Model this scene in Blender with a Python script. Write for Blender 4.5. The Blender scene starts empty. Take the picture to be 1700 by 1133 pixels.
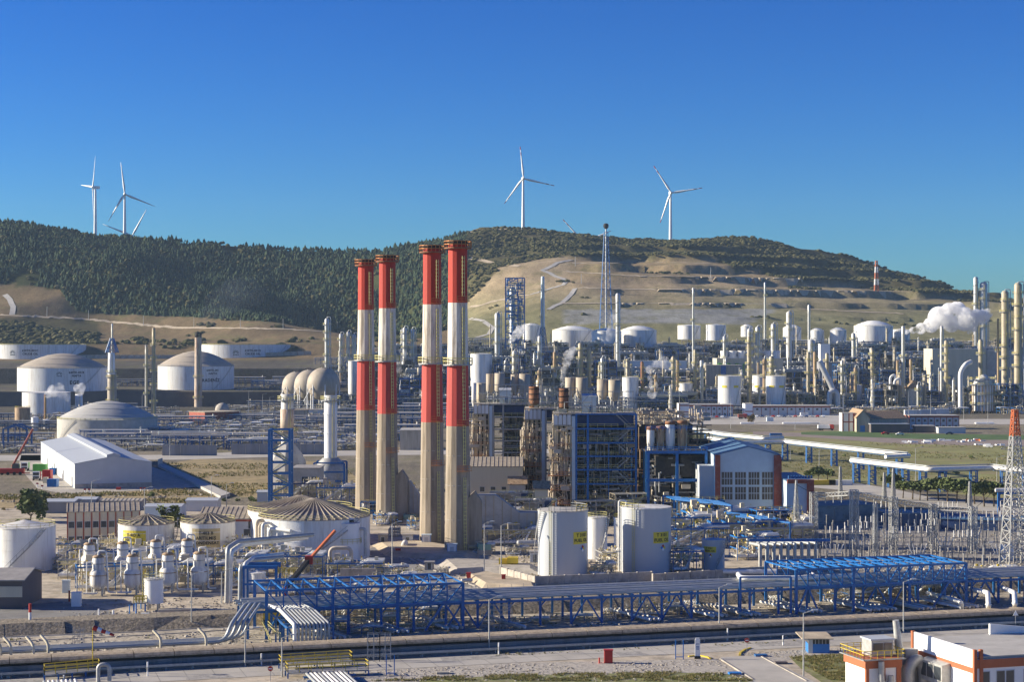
import bpy, math, random
import numpy as np
from mathutils import Vector, noise
rnd = random.Random(7)
C = bpy.context.scene.collection
R = math.radians
# ---------------------------------------------------------------- camera, sky, sun, exposure
F, CX, CY, HC = 3000.0, 850.0, 566.5, 50.0          # focal length in photo pixels, centre, eye height (m)
SUN_EL, SUN_AZ = 19.0, 6.0                            # degrees; azimuth measured behind the left horizon
sc = bpy.context.scene
cam = bpy.data.objects.new('camera', bpy.data.cameras.new('camera')); C.objects.link(cam)
cam.location = (0, 0, HC); cam.rotation_euler = (R(90), 0, 0)
cam.data.sensor_width = 36; cam.data.lens = F/1700*36; cam.data.clip_start = 1; cam.data.clip_end = 60000
sc.camera = cam
wd = bpy.data.worlds.new("World"); sc.world = wd; wd.use_nodes = True
nt = wd.node_tree; bg = nt.nodes['Background']
sky = nt.nodes.new('ShaderNodeTexSky'); sky.sky_type = 'NISHITA'; sky.sun_disc = False
sky.sun_elevation = R(SUN_EL)
sd = Vector((-math.cos(R(SUN_EL))*math.cos(R(SUN_AZ)), math.cos(R(SUN_EL))*math.sin(R(SUN_AZ)), math.sin(R(SUN_EL))))
sky.sun_rotation = math.atan2(sd.x, sd.y)
sky.air_density = 1.0; sky.dust_density = 0.35; sky.ozone_density = 4.5; sky.altitude = 300
hs = nt.nodes.new('ShaderNodeHueSaturation'); hs.inputs['Saturation'].default_value = 1.22; hs.inputs['Value'].default_value = 0.95
hs.inputs['Hue'].default_value = 0.502
nt.links.new(sky.outputs[0], hs.inputs['Color']); tn = nt.nodes.new('ShaderNodeMix'); tn.data_type = 'RGBA'; tn.blend_type = 'MULTIPLY'; tn.inputs[0].default_value = 1; tn.inputs[7].default_value = (.38, .64, .90, 1)
gm = nt.nodes.new('ShaderNodeGamma'); gm.inputs[1].default_value = 1.45
nt.links.new(hs.outputs[0], gm.inputs[0]); nt.links.new(gm.outputs[0], tn.inputs[6]); nt.links.new(tn.outputs[2], bg.inputs[0])
bg.inputs[1].default_value = 0.035
sun = bpy.data.objects.new('sun', bpy.data.lights.new('sun', 'SUN')); C.objects.link(sun)
sun.data.energy = 4.3; sun.data.angle = R(0.53); sun.data.color = (1.0, 0.89, 0.70)
sun.rotation_euler = sd.to_track_quat('Z', 'Y').to_euler()
sc.view_settings.view_transform = 'Standard'; sc.view_settings.look = 'None'; sc.view_settings.gamma = 1
sc.view_settings.exposure = 1.17
# ---------------------------------------------------------------- helpers
def W(px, py, Y): return Vector(((px-CX)/F*Y, Y, HC-(py-CY)/F*Y))      # the point at depth Y seen at a photo pixel
def G(px, py, z=0.0):                                                    # the point of the level z seen there
    Y = (HC-z)*F/(py-CY); return Vector(((px-CX)/F*Y, Y, z))
def X_(px, Y): return (px-CX)/F*Y
def Z_(py, Y): return HC-(py-CY)/F*Y
org = {}
def thing(name, label, cat, loc=(0,0,0), group=None, kind=None):
    o = bpy.data.objects.new(name, None); C.objects.link(o); o.empty_display_size = 0.5
    o.location = loc; org[o] = Vector(loc)
    tag(o, label, cat, group, kind); return o
def tag(o, label=None, cat=None, group=None, kind=None):
    if label: o['label'] = label
    if cat: o['category'] = cat
    if group: o['group'] = group
    if kind: o['kind'] = kind
    return o
def kids(o): return [c for c in allobj if c.parent is o]
def dup(root, loc, rz=0.0, label=None, group=None, scale=None, cat=None):
    r = root.copy(); C.objects.link(r); r.location = loc; r.rotation_euler = (0,0,rz); org[r] = Vector(loc)
    if label: r['label'] = label
    if group: r['group'] = group
    if scale is not None: r.scale = scale if hasattr(scale,'__len__') else (scale,)*3
    for ch in tree.get(root, []):
        c = ch.copy(); C.objects.link(c); c.parent = r
        tree.setdefault(r, []).append(c)
        for g in tree.get(ch, []):
            d = g.copy(); C.objects.link(d); d.parent = c; tree.setdefault(c, []).append(d)
    return r
tree = {}
class MB:
    def __init__(s): s.v=[]; s.f=[]; s.s=[]
    def add(s, vs, fs, sm=False):
        b=len(s.v); s.v.extend(vs)
        for f in fs: s.f.append(tuple(i+b for i in f)); s.s.append(sm)
        return s
    def box(s, x0,y0,z0,x1,y1,z1):
        return s.add([(x0,y0,z0),(x1,y0,z0),(x1,y1,z0),(x0,y1,z0),(x0,y0,z1),(x1,y0,z1),(x1,y1,z1),(x0,y1,z1)],
                     [(0,3,2,1),(4,5,6,7),(0,1,5,4),(1,2,6,5),(2,3,7,6),(3,0,4,7)])
    def obox(s, c, sx, sy, sz, rz=0):          # bottom-centred, turned about z
        ca,sa=math.cos(rz),math.sin(rz); vs=[]
        for dz in (0,sz):
            for dx,dy in ((-1,-1),(1,-1),(1,1),(-1,1)):
                x,y=dx*sx/2,dy*sy/2; vs.append((c[0]+x*ca-y*sa, c[1]+x*sa+y*ca, c[2]+dz))
        return s.add(vs,[(0,3,2,1),(4,5,6,7),(0,1,5,4),(1,2,6,5),(2,3,7,6),(3,0,4,7)])
    def beam(s, a, b, w, h=None):
        a=Vector(a); b=Vector(b); d=b-a
        if d.length<1e-5: return s
        d.normalize(); u=d.cross(Vector((0,0,1)))
        if u.length<1e-3: u=Vector((1,0,0))
        u.normalize(); n=d.cross(u); h=h or w; u=u*w/2; n=n*h/2
        vs=[tuple(p+q) for p in (a,b) for q in (-u-n,u-n,u+n,-u+n)]
        return s.add(vs,[(0,3,2,1),(4,5,6,7),(0,1,5,4),(1,2,6,5),(2,3,7,6),(3,0,4,7)])
    def cyl(s, a, b, r, r2=None, n=10, cap=True, sm=True):
        a=Vector(a); b=Vector(b); r2=r if r2 is None else r2; d=(b-a)
        if d.length<1e-6: return s
        d.normalize(); u=d.cross(Vector((0,0,1)))
        if u.length<1e-3: u=Vector((1,0,0))
        u.normalize(); w=d.cross(u)
        cs=[(math.cos(2*math.pi*i/n),math.sin(2*math.pi*i/n)) for i in range(n)]
        va=[tuple(a+(u*c+w*q)*r) for c,q in cs]; vb=[tuple(b+(u*c+w*q)*r2) for c,q in cs]
        s.add(va+vb,[(i,i+n,(i+1)%n+n,(i+1)%n) for i in range(n)],sm)
        if cap:
            s.add(va,[tuple(range(n))]); s.add(vb,[tuple(reversed(range(n)))])
        return s
    def tube(s, pts, r, n=8, cap=True):
        pts=[Vector(p) for p in pts]; rings=[]; m=len(pts)
        ref=None
        for i,p in enumerate(pts):
            d1=(p-pts[i-1]).normalized() if i>0 else (pts[1]-p).normalized()
            d2=(pts[i+1]-p).normalized() if i<m-1 else d1
            t=(d1+d2); t=t.normalized() if t.length>1e-4 else d1
            if ref is None:
                ref=t.cross(Vector((0,0,1)))
                if ref.length<1e-2: ref=Vector((1,0,0))
            u=(ref-t*ref.dot(t))
            if u.length<1e-3: u=t.orthogonal()
            u.normalize(); ref=u; w=t.cross(u)
            k=1/max(0.55,math.cos(d1.angle(d2)/2)) if 0<i<m-1 else 1
            rings.append([tuple(p+(u*math.cos(2*math.pi*j/n)+w*math.sin(2*math.pi*j/n))*r*(k**.5)) for j in range(n)])
        vs=[v for rg in rings for v in rg]; fs=[]
        for i in range(m-1):
            for j in range(n): fs.append((i*n+j,i*n+(j+1)%n,(i+1)*n+(j+1)%n,(i+1)*n+j))
        s.add(vs,fs,True)
        if cap: s.add(rings[0],[tuple(reversed(range(n)))]); s.add(rings[-1],[tuple(range(n))])
        return s
    def lathe(s, cx, cy, prof, n=24, sm=True, a0=0.0):
        vs=[]; fs=[]; m=len(prof)
        for r,z in prof:
            for j in range(n):
                a=a0+2*math.pi*j/n; vs.append((cx+r*math.cos(a),cy+r*math.sin(a),z))
        for i in range(m-1):
            for j in range(n): fs.append((i*n+j,i*n+(j+1)%n,(i+1)*n+(j+1)%n,(i+1)*n+j))
        return s.add(vs,fs,sm)
    def poly(s, pts): return s.add([tuple(p) for p in pts],[tuple(range(len(pts)))])
    def prism(s, pts, z0, z1):                  # plan outline raised from z0 to z1
        n=len(pts); vs=[(p[0],p[1],z0) for p in pts]+[(p[0],p[1],z1) for p in pts]
        return s.add(vs,[tuple(reversed(range(n))),tuple(range(n,2*n))]+[(i,(i+1)%n,(i+1)%n+n,i+n) for i in range(n)])
    def ringrail(s, cx, cy, r, z, h=1.1, n=16, w=0.07, posts=True, a0=0, a1=2*math.pi):
        full=abs(a1-a0)>6.2; k=n if full else n+1
        P=[(cx+r*math.cos(a0+(a1-a0)*i/n),cy+r*math.sin(a0+(a1-a0)*i/n)) for i in range(k)]
        for i in range(n):
            p,q=P[i],P[(i+1)%k]
            for hh in (h,h*.5): s.beam((p[0],p[1],z+hh),(q[0],q[1],z+hh),w)
            if posts: s.beam((p[0],p[1],z),(p[0],p[1],z+h),w)
        return s
    def rail(s, a, b, h=1.1, w=0.07, step=2.0):
        a=Vector(a); b=Vector(b); n=max(1,int((b-a).length/step))
        for hh in (h,h*.55): s.beam(a+Vector((0,0,hh)),b+Vector((0,0,hh)),w)
        for i in range(n+1):
            p=a.lerp(b,i/n); s.beam(p,p+Vector((0,0,h)),w)
        return s
    def build(s, name, mat, parent=None, label=None):
        me=bpy.data.meshes.new(name); o0=org.get(parent,Vector((0,0,0)))
        vs=s.v if o0.length==0 else [(x-o0.x,y-o0.y,z-o0.z) for x,y,z in s.v]
        me.from_pydata([tuple(v) for v in vs],[],s.f)
        me.polygons.foreach_set('use_smooth',s.s); me.materials.append(mat); me.update()
        o=bpy.data.objects.new(name,me); C.objects.link(o); org[o]=o0
        if parent is not None: o.parent=parent; tree.setdefault(parent,[]).append(o)
        if label: o['label']=label
        return o
# ---------------------------------------------------------------- materials
def mat(name, col, rough=0.6, metal=0.0, var=0.18, scale=0.6, dirt=None, damt=0.0, streak=False, bump=0.0, spec=0.4, rust=None, ramt=0.0, per=True):
    m=bpy.data.materials.new(name); m.use_nodes=True; n=m.node_tree; L=n.links; b=n.nodes['Principled BSDF']
    tc=n.nodes.new('ShaderNodeTexCoord'); geo=n.nodes.new('ShaderNodeNewGeometry')
    mp=n.nodes.new('ShaderNodeMapping'); L.new(geo.outputs['Position'],mp.inputs[0])
    mp.inputs['Scale'].default_value=(scale,scale,scale*(0.12 if streak else 1))
    nz=n.nodes.new('ShaderNodeTexNoise'); nz.inputs['Scale'].default_value=1; nz.inputs['Detail'].default_value=5; nz.inputs['Roughness'].default_value=.65
    L.new(mp.outputs[0],nz.inputs[0])
    mr=n.nodes.new('ShaderNodeMapRange'); L.new(nz.outputs[0],mr.inputs[0]); mr.inputs[1].default_value=.3; mr.inputs[2].default_value=.7
    mr.inputs[3].default_value=1-var; mr.inputs[4].default_value=1+var
    out=None
    mx=n.nodes.new('ShaderNodeMix'); mx.data_type='RGBA'; mx.blend_type='MULTIPLY'; mx.inputs[0].default_value=1
    mx.inputs[6].default_value=(*col,1); L.new(mr.outputs[0],mx.inputs[7]); out=mx.outputs[2]
    def layer(out,c,amt,sc_,lo,st):
        mp2=n.nodes.new('ShaderNodeMapping'); L.new(geo.outputs['Position'],mp2.inputs[0]); mp2.inputs['Scale'].default_value=(sc_,sc_,sc_*(0.1 if st else 1)); mp2.inputs['Location'].default_value=(3.1,7.7,1.3)
        z=n.nodes.new('ShaderNodeTexNoise'); z.inputs['Scale'].default_value=1; z.inputs['Detail'].default_value=6; z.inputs['Roughness'].default_value=.7; L.new(mp2.outputs[0],z.inputs[0])
        r=n.nodes.new('ShaderNodeMapRange'); L.new(z.outputs[0],r.inputs[0]); r.inputs[1].default_value=lo; r.inputs[2].default_value=lo+.15; r.inputs[3].default_value=0; r.inputs[4].default_value=amt
        k=n.nodes.new('ShaderNodeMix'); k.data_type='RGBA'; L.new(r.outputs[0],k.inputs[0]); L.new(out,k.inputs[6]); k.inputs[7].default_value=(*c,1); return k.outputs[2]
    if dirt: out=layer(out,dirt,damt,scale*1.7,.48,streak)
    if rust: out=layer(out,rust,ramt,scale*2.9,.55,streak)
    L.new(out,b.inputs['Base Color'])
    b.inputs['Roughness'].default_value=rough; b.inputs['Metallic'].default_value=metal; b.inputs['Specular IOR Level'].default_value=spec
    if bump:
        bp=n.nodes.new('ShaderNodeBump'); bp.inputs['Strength'].default_value=bump; bp.inputs['Distance'].default_value=.3; L.new(nz.outputs[0],bp.inputs['Height']); L.new(bp.outputs[0],b.inputs['Normal'])
    return m
M={}
def dm(k,*a,**q): M[k]=mat(k,*a,**q)
dm('white',(.76,.76,.73),.5,var=.09,scale=.35,dirt=(.46,.42,.36),damt=.5,streak=True,rust=(.34,.2,.11),ramt=.3)
dm('white_clean',(.82,.82,.8),.45,var=.04)
dm('tank_grey',(.46,.48,.50),.4,var=.06,scale=.2,dirt=(.42,.45,.48),damt=.3,streak=True)
dm('white_dirty',(.72,.71,.67),.6,var=.12,scale=.4,dirt=(.32,.27,.22),damt=.55,streak=True,rust=(.28,.13,.06),ramt=.35)
dm('beige',(.45,.39,.30),.7,var=.15,scale=.6,dirt=(.25,.2,.14),damt=.5,streak=True)
dm('rusty',(.42,.30,.18),.75,var=.25,scale=1.2,dirt=(.16,.07,.035),damt=.8,streak=True)
dm('silver',(.50,.51,.51),.42,.3,var=.14,scale=.8,dirt=(.34,.31,.27),damt=.4)
dm('steel',(.34,.34,.33),.5,.3,var=.25,scale=1.0,rust=(.2,.11,.06),ramt=.5)
dm('column_clad',(.42,.37,.27),.55,.2,var=.2,scale=.5,dirt=(.2,.16,.1),damt=.55,rust=(.25,.12,.05),ramt=.5,streak=True)
dm('blue',(.010,.135,.40),.42,var=.15,scale=.8,dirt=(.02,.06,.18),damt=.4)
dm('blue_bright',(.03,.20,.55),.45,var=.12)
dm('blue_dark',(.025,.055,.15),.55,var=.25)
dm('blue_mid',(.02,.12,.32),.5,var=.2,scale=1.0,dirt=(.06,.09,.16),damt=.5)
dm('light_blue',(.54,.63,.68),.5,var=.06)
dm('yellow',(.62,.46,.04),.5,var=.15)
dm('yellow_pale',(.58,.52,.20),.55,var=.15)
dm('red',(.45,.03,.02),.5,var=.15)
dm('rust_streaked',(.55,.46,.36),.7,var=.2,scale=.5,rust=(.22,.075,.03),ramt=.95,dirt=(.3,.13,.06),damt=.7,streak=True)
dm('dome_pale',(.47,.46,.43),.75,var=.08,scale=.1,dirt=(.34,.33,.3),damt=.4)
dm('orange',(.52,.14,.05),.5,var=.12)
dm('stack_red',(.44,.033,.014),.7,var=.22,scale=.35,dirt=(.36,.03,.02),damt=.6,streak=True)
dm('stack_red_faded',(.50,.06,.045),.7,var=.18,scale=.35,dirt=(.36,.05,.04),damt=.55,streak=True)
dm('stack_white',(.70,.65,.57),.75,var=.2,scale=.4,dirt=(.24,.19,.13),damt=.75,streak=True)
dm('stack_concrete',(.33,.275,.205),.85,var=.2,scale=.5,dirt=(.20,.16,.11),damt=.75,streak=True)
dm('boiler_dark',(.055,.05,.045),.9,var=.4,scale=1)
dm('post_grey',(.33,.31,.28),.7,var=.2,scale=2)
dm('soot',(.03,.028,.025),.9)
dm('concrete',(.44,.40,.34),.85,var=.2,scale=.35,dirt=(.2,.18,.15),damt=.5)
dm('concrete_light',(.46,.44,.40),.85,var=.14,scale=.25,dirt=(.32,.3,.26),damt=.4)
dm('wall_dark',(.13,.11,.105),.9,var=.2,scale=.08)
dm('wall_grey',(.27,.27,.28),.85,var=.1,scale=.2,dirt=(.17,.16,.15),damt=.4,streak=True)
dm('asphalt',(.25,.24,.22),.9,var=.2,scale=.12,dirt=(.1,.1,.1),damt=.4)
dm('asphalt_pale',(.45,.42,.37),.9,var=.12,scale=.1,dirt=(.33,.31,.27),damt=.5)
dm('stone_slope',(.30,.25,.18),.95,var=.6,scale=1.6,dirt=(.06,.06,.04),damt=.7,bump=.6)
dm('dirt_pale',(.46,.38,.27),.95,var=.25,scale=.4)
dm('glass',(.05,.06,.07),.15,spec=.7,var=.1)
dm('glass_warm',(.11,.085,.06),.3,spec=.5,var=.35,scale=1.2)
dm('brick_red',(.34,.075,.045),.8,var=.15,scale=.5,dirt=(.42,.25,.2),damt=.35)
dm('trim_orange',(.42,.13,.055),.75,var=.1)
dm('roof_grey',(.33,.31,.29),.8,var=.2,scale=.5)
dm('roof_blue',(.10,.19,.30),.5,var=.15)
dm('roof_white',(.46,.49,.52),.5,var=.06)
dm('clad_white',(.54,.56,.57),.5,var=.05,scale=.3)
dm('cream',(.60,.54,.40),.7,var=.1,scale=.2,dirt=(.45,.4,.28),damt=.3,streak=True)
dm('rib_roof',(.38,.33,.26),.75,var=.2,scale=.5,dirt=(.22,.18,.14),damt=.5)
dm('dome_grey',(.44,.38,.30),.75,var=.1,scale=.1,dirt=(.3,.27,.24),damt=.4)
dm('pipe',(.42,.44,.43),.4,.25,var=.12,scale=.5,dirt=(.36,.34,.3),damt=.4)
dm('pipe_white',(.80,.79,.74),.45,var=.08,scale=.4,dirt=(.5,.45,.38),damt=.35)
dm('pipe_beige',(.55,.47,.36),.6,var=.12,scale=.6)
dm('black',(.015,.015,.016),.6)
dm('sign_yellow',(.72,.58,.05),.6,var=.06)
dm('sign_tan',(.52,.42,.22),.7,var=.1)
dm('sphere_tan',(.43,.37,.29),.65,var=.1,scale=.2,dirt=(.26,.21,.16),damt=.5,streak=True)
dm('leaf',(.10,.13,.04),.8,var=.5,scale=.9)
dm('leaf_light',(.12,.15,.045),.8,var=.45,scale=.9)
dm('leaf_dry',(.17,.12,.05),.85,var=.4,scale=.9)
dm('bark',(.10,.075,.05),.9,var=.3)
dm('galv',(.42,.42,.40),.5,.3,var=.2,scale=1.5)
dm('copper',(.5,.2,.06),.5,.3,var=.2,scale=1)
dm('rusty_orange',(.27,.12,.055),.75,var=.3,scale=1.5,dirt=(.12,.05,.02),damt=.6,streak=True)
dm('green',(.10,.38,.05),.5)
dm('tyre',(.02,.02,.02),.85)
dm('green_box',(.28,.42,.30),.6,var=.1)
# ---------------------------------------------------------------- text
def text_pts(txt, size, align='CENTER'):
    cu=bpy.data.curves.new('t','FONT'); cu.body=txt; cu.size=size; cu.align_x=align; cu.align_y='CENTER'; cu.resolution_u=2; cu.offset=size*.03; cu.space_character=1.06
    o=bpy.data.objects.new('t',cu); C.objects.link(o); dg=bpy.context.evaluated_depsgraph_get(); e=o.evaluated_get(dg); me=e.to_mesh()
    vs=[(v.co.x,v.co.y) for v in me.vertices]; fs=[tuple(p.vertices) for p in me.polygons]
    e.to_mesh_clear(); bpy.data.objects.remove(o); bpy.data.curves.remove(cu); return vs,fs
def on_cyl(mb, vs2, fs, cx, cy, r, a, z):      # wrap flat shapes round a tank at angle a (0 = facing the camera)
    mb.add([(cx+r*math.sin(a+x/r), cy-r*math.cos(a+x/r), z+y) for x,y in vs2], fs)
def on_flat(mb, vs2, fs, o, rz):
    ca,sa=math.cos(rz),math.sin(rz); mb.add([(o[0]+x*ca,o[1]+x*sa,o[2]+y) for x,y in vs2], fs)
# ---------------------------------------------------------------- labels for the many look-alikes
LM=[(95,625,'left domed naphtha tank'),(325,630,'right domed naphtha tank'),(178,700,'broad grey dome tank'),(155,770,'white gabled warehouse'),(500,640,'three tan spheres'),
 (465,770,'blue stair tower'),(549,710,'white banded flue column'),(608,600,'leftmost striped chimney'),(760,600,'tallest striped chimney'),(855,500,'blue lattice reactor frame'),
 (901,520,'pale tapered column'),(1006,480,'blue guyed flare derrick'),(1026,550,'silver spiral stack'),(1151,540,'white slim mast stack'),(1270,520,'stepped slim stack'),(1245,610,'cream cooling tower hall'),
 (1215,640,'pair of white day tanks'),(1170,680,'two-storey red-striped office'),(1310,680,'long low red-striped building'),(1345,630,'slanting duct furnace'),(1455,460,'red and white lattice mast'),(1498,580,'white stack under steam'),
 (1595,590,'cream process hall'),(1630,500,'silver twin stack'),(1665,560,'tall tan twin columns'),(1632,645,'round ribbed furnace'),(1500,700,'barn roofed fire station'),(1238,800,'turbine hall'),
 (935,900,'left fuel oil tank'),(1071,900,'right fuel oil tank'),(1010,760,'blue framed boiler'),(1685,820,'red topped pylon'),(1600,950,'right blue truss bridge'),(600,1000,'left blue truss bridge'),
 (243,890,'left condensate tank'),(345,890,'right condensate tank'),(520,890,'large ribbed roof tank'),(925,555,'white dome tank by hill'),(30,590,'left crude oil tank'),(430,585,'right crude oil tank'),(675,560,'steaming twin columns'),
 (1400,560,'small white dome tanks'),(520,570,'slim white process columns'),(1190,545,'white tank pair'),(250,610,'old tan column'),(330,610,'rust streaked stack'),(186,620,'blue topped flare stack')]
used={}
def auto(desc, px, py, wide=True):
    c=sorted(LM,key=lambda l:abs(l[0]-px)+1.6*abs(l[1]-py))
    opts=[]
    for l in c[:6]:
        dx,dy=px-l[0],py-l[1]
        if abs(dx)>1.2*abs(dy): w='right of' if dx>0 else 'left of'
        else: w='in front of' if dy>0 else 'behind'
        opts.append(f'{desc} {w} the {l[2]}')
    for i in range(3):
        a=c[i]; b=c[i+1]; opts.append(f'{desc} between the {a[2]} and the {b[2]}')
    for t in opts[:4]+opts[6:8]:
        if t not in used and len(t.split())<=15: used[t]=1; return t+'|%.1f|%.1f'%(px,py)
    return opts[0]+'|%.1f|%.1f'%(px,py)
ORD=['leftmost','second from left','third from left','fourth from left','fifth from left','sixth from left','seventh from left','eighth from left','ninth from left','tenth from left','eleventh from left','twelfth from left']
def settle():
    d={}
    for o in C.objects:
        l=o.get('label')
        if l and '|' in l and o.parent is None: b,a,c=l.split('|'); d.setdefault(b,[]).append((float(a),float(c),o))
    for b,L in d.items():
        L.sort(key=lambda q:q[0])
        for i,(a,c,o) in enumerate(L):
            t=b
            if len(L)>1:
                t=(ORD[i]+' ' if i<len(ORD) else '')+b
                if len(t.split())>16: t=' '.join(w for w in t.split() if w!='the')
                if len(t.split())>16: t=t.replace(' from left ',' ').replace('packed with pipes','')
            o['label']=t
# ---------------------------------------------------------------- land
RIDGE=[(-1500,420),(-900,380),(-400,356),(0,368),(60,374),(120,386),(165,392),(240,397),(300,400),(400,407),(440,411),(500,413),(560,416),(610,418),(640,416),(670,409),(700,405),(740,396),(770,388),(800,381),(825,378),(900,381),(950,388),(1000,392),(1050,397),(1115,399),(1150,398),(1200,393),(1245,393),(1300,404),(1350,419),(1400,431),(1440,441),(1480,449),(1520,458),(1560,468),(1585,480),(1605,489),(1640,496),(1700,499),(2100,515),(2600,530),(3200,535)]
PX=[-400,0,150,300,450,600,700,800,900,1000,1150,1300,1450,1600,1700,2100]
ROWS=[(1700,[596,596,596,596,592,586,574,571,570,570,570,570,570,570,570,570]),
(1760,[574,572,573,571,567,566,559,554,541,536,536,541,549,556,559,561]),
(1830,[545,548,553,555,552,556,540,525,517,514,517,527,537,545,547,552]),
(1930,[500,512,527,535,535,540,515,495,480,474,483,500,514,526,530,542]),
(2030,[450,468,500,517,517,515,485,465,447,438,450,474,494,510,515,530]),
(2130,[405,425,455,478,480,476,450,436,423,415,428,447,472,500,508,525]),
(2230,[375,388,416,436,442,446,424,403,398,402,410,424,452,492,503,520])]
zr=lambda Y: None
def prof(px):
    """levels (Y,z) of the land in the direction of a photo column"""
    t=min(1,max(0,(px-520)/200))
    P=[(-4000,0),(1380,0),(1383,11+2*t),(1500,12+7*t),(1556,13+14*t),(1562,26+9*t),(1640,31+14.5*t)]
    for Y,py in ROWS: P.append((Y,HC-(float(np.interp(px,PX,py))-CY)/F*Y))
    rp=float(np.interp(px,[a for a,b in RIDGE],[b for a,b in RIDGE])); zr=HC-(rp-CY)/F*2320
    P+= [(2320,zr),(2420,zr-22),(2600,zr-70),(3000,zr*.2),(3600,0),(30000,0)]
    return P
_pc={}
def land(X,Y):
    if Y<=1380: return 0.0
    px=CX+X/Y*F; px=max(-1500,min(3200,px)); k=round(px/10)
    if k not in _pc: p=prof(k*10); _pc[k]=([a for a,b in p],[b for a,b in p])
    k0=math.floor(px/10); t=px/10-k0
    for q in (k0,k0+1):
        if q not in _pc: p=prof(q*10); _pc[q]=([a for a,b in p],[b for a,b in p])
    z=float(np.interp(Y,*_pc[k0]))*(1-t)+float(np.interp(Y,*_pc[k0+1]))*t
    if 1740<Y<3300:
        w=min(1,(Y-1740)/300)*(1-min(1,abs(Y-2320)/3000)); fade=min(1,abs(Y-2320)/130) if Y<2320 else 1
        z+=w*fade*(noise.noise((X*.0045,Y*.0045,0))*24+noise.noise((X*.011,Y*.011,4))*9+noise.noise((X*.02,Y*.02,5))*4.5+noise.noise((X*.06,Y*.06,9))*1.4)
        wl=max(0,min(1,(900-px)/250)); c_=X*.76+Y*.65; z+=wl*w*fade*(noise.noise((c_*.0062,(X*.65-Y*.76)*.0012,2))-.32)*92*(1 if Y<2320 else 0)*min(1,abs(2320-Y)/260)
        if px>930 and Y<2250: z-=(((z+3)%15)-7.5)*.55*min(1,(px-930)/60)*w
        z+=(1-fade)*w*noise.noise((X*.03,Y*.03,5))*2
    return z
def hit(px,py,Y0=1700,Y1=2330):
    Y=Y0
    while Y<Y1:
        X=X_(px,Y)
        if land(X,Y)>=Z_(py,Y): return Vector((X,Y,land(X,Y)))
        Y+=4
    return Vector((X_(px,Y1),Y1,land(X_(px,Y1),Y1)))
def zone(px,py,X,Y):
    """0 bare or grass, 1 pine forest, 2 dark scrub"""
    n=noise.noise((X*.012,Y*.012,3))*14
    if px<775:
        lo=float(np.interp(px,[-400,0,100,125,160,250,330,450,520,600,650,700,740,775],[455,472,482,515,520,524,526,534,545,560,566,562,548,500]))
        if py<lo+n*.3: return 1
        if py>528 and px<165 and py<572: return 2
        return 0
    lo=float(np.interp(px,[700,775,800,830,860,900,960,1030,1100,1180,1230,1300,1380,1450,1550,1600,1800],[520,500,478,446,440,430,428,430,432,431,446,462,472,479,486,500,512]))
    return 2 if py<lo+n*.5 else 0
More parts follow.
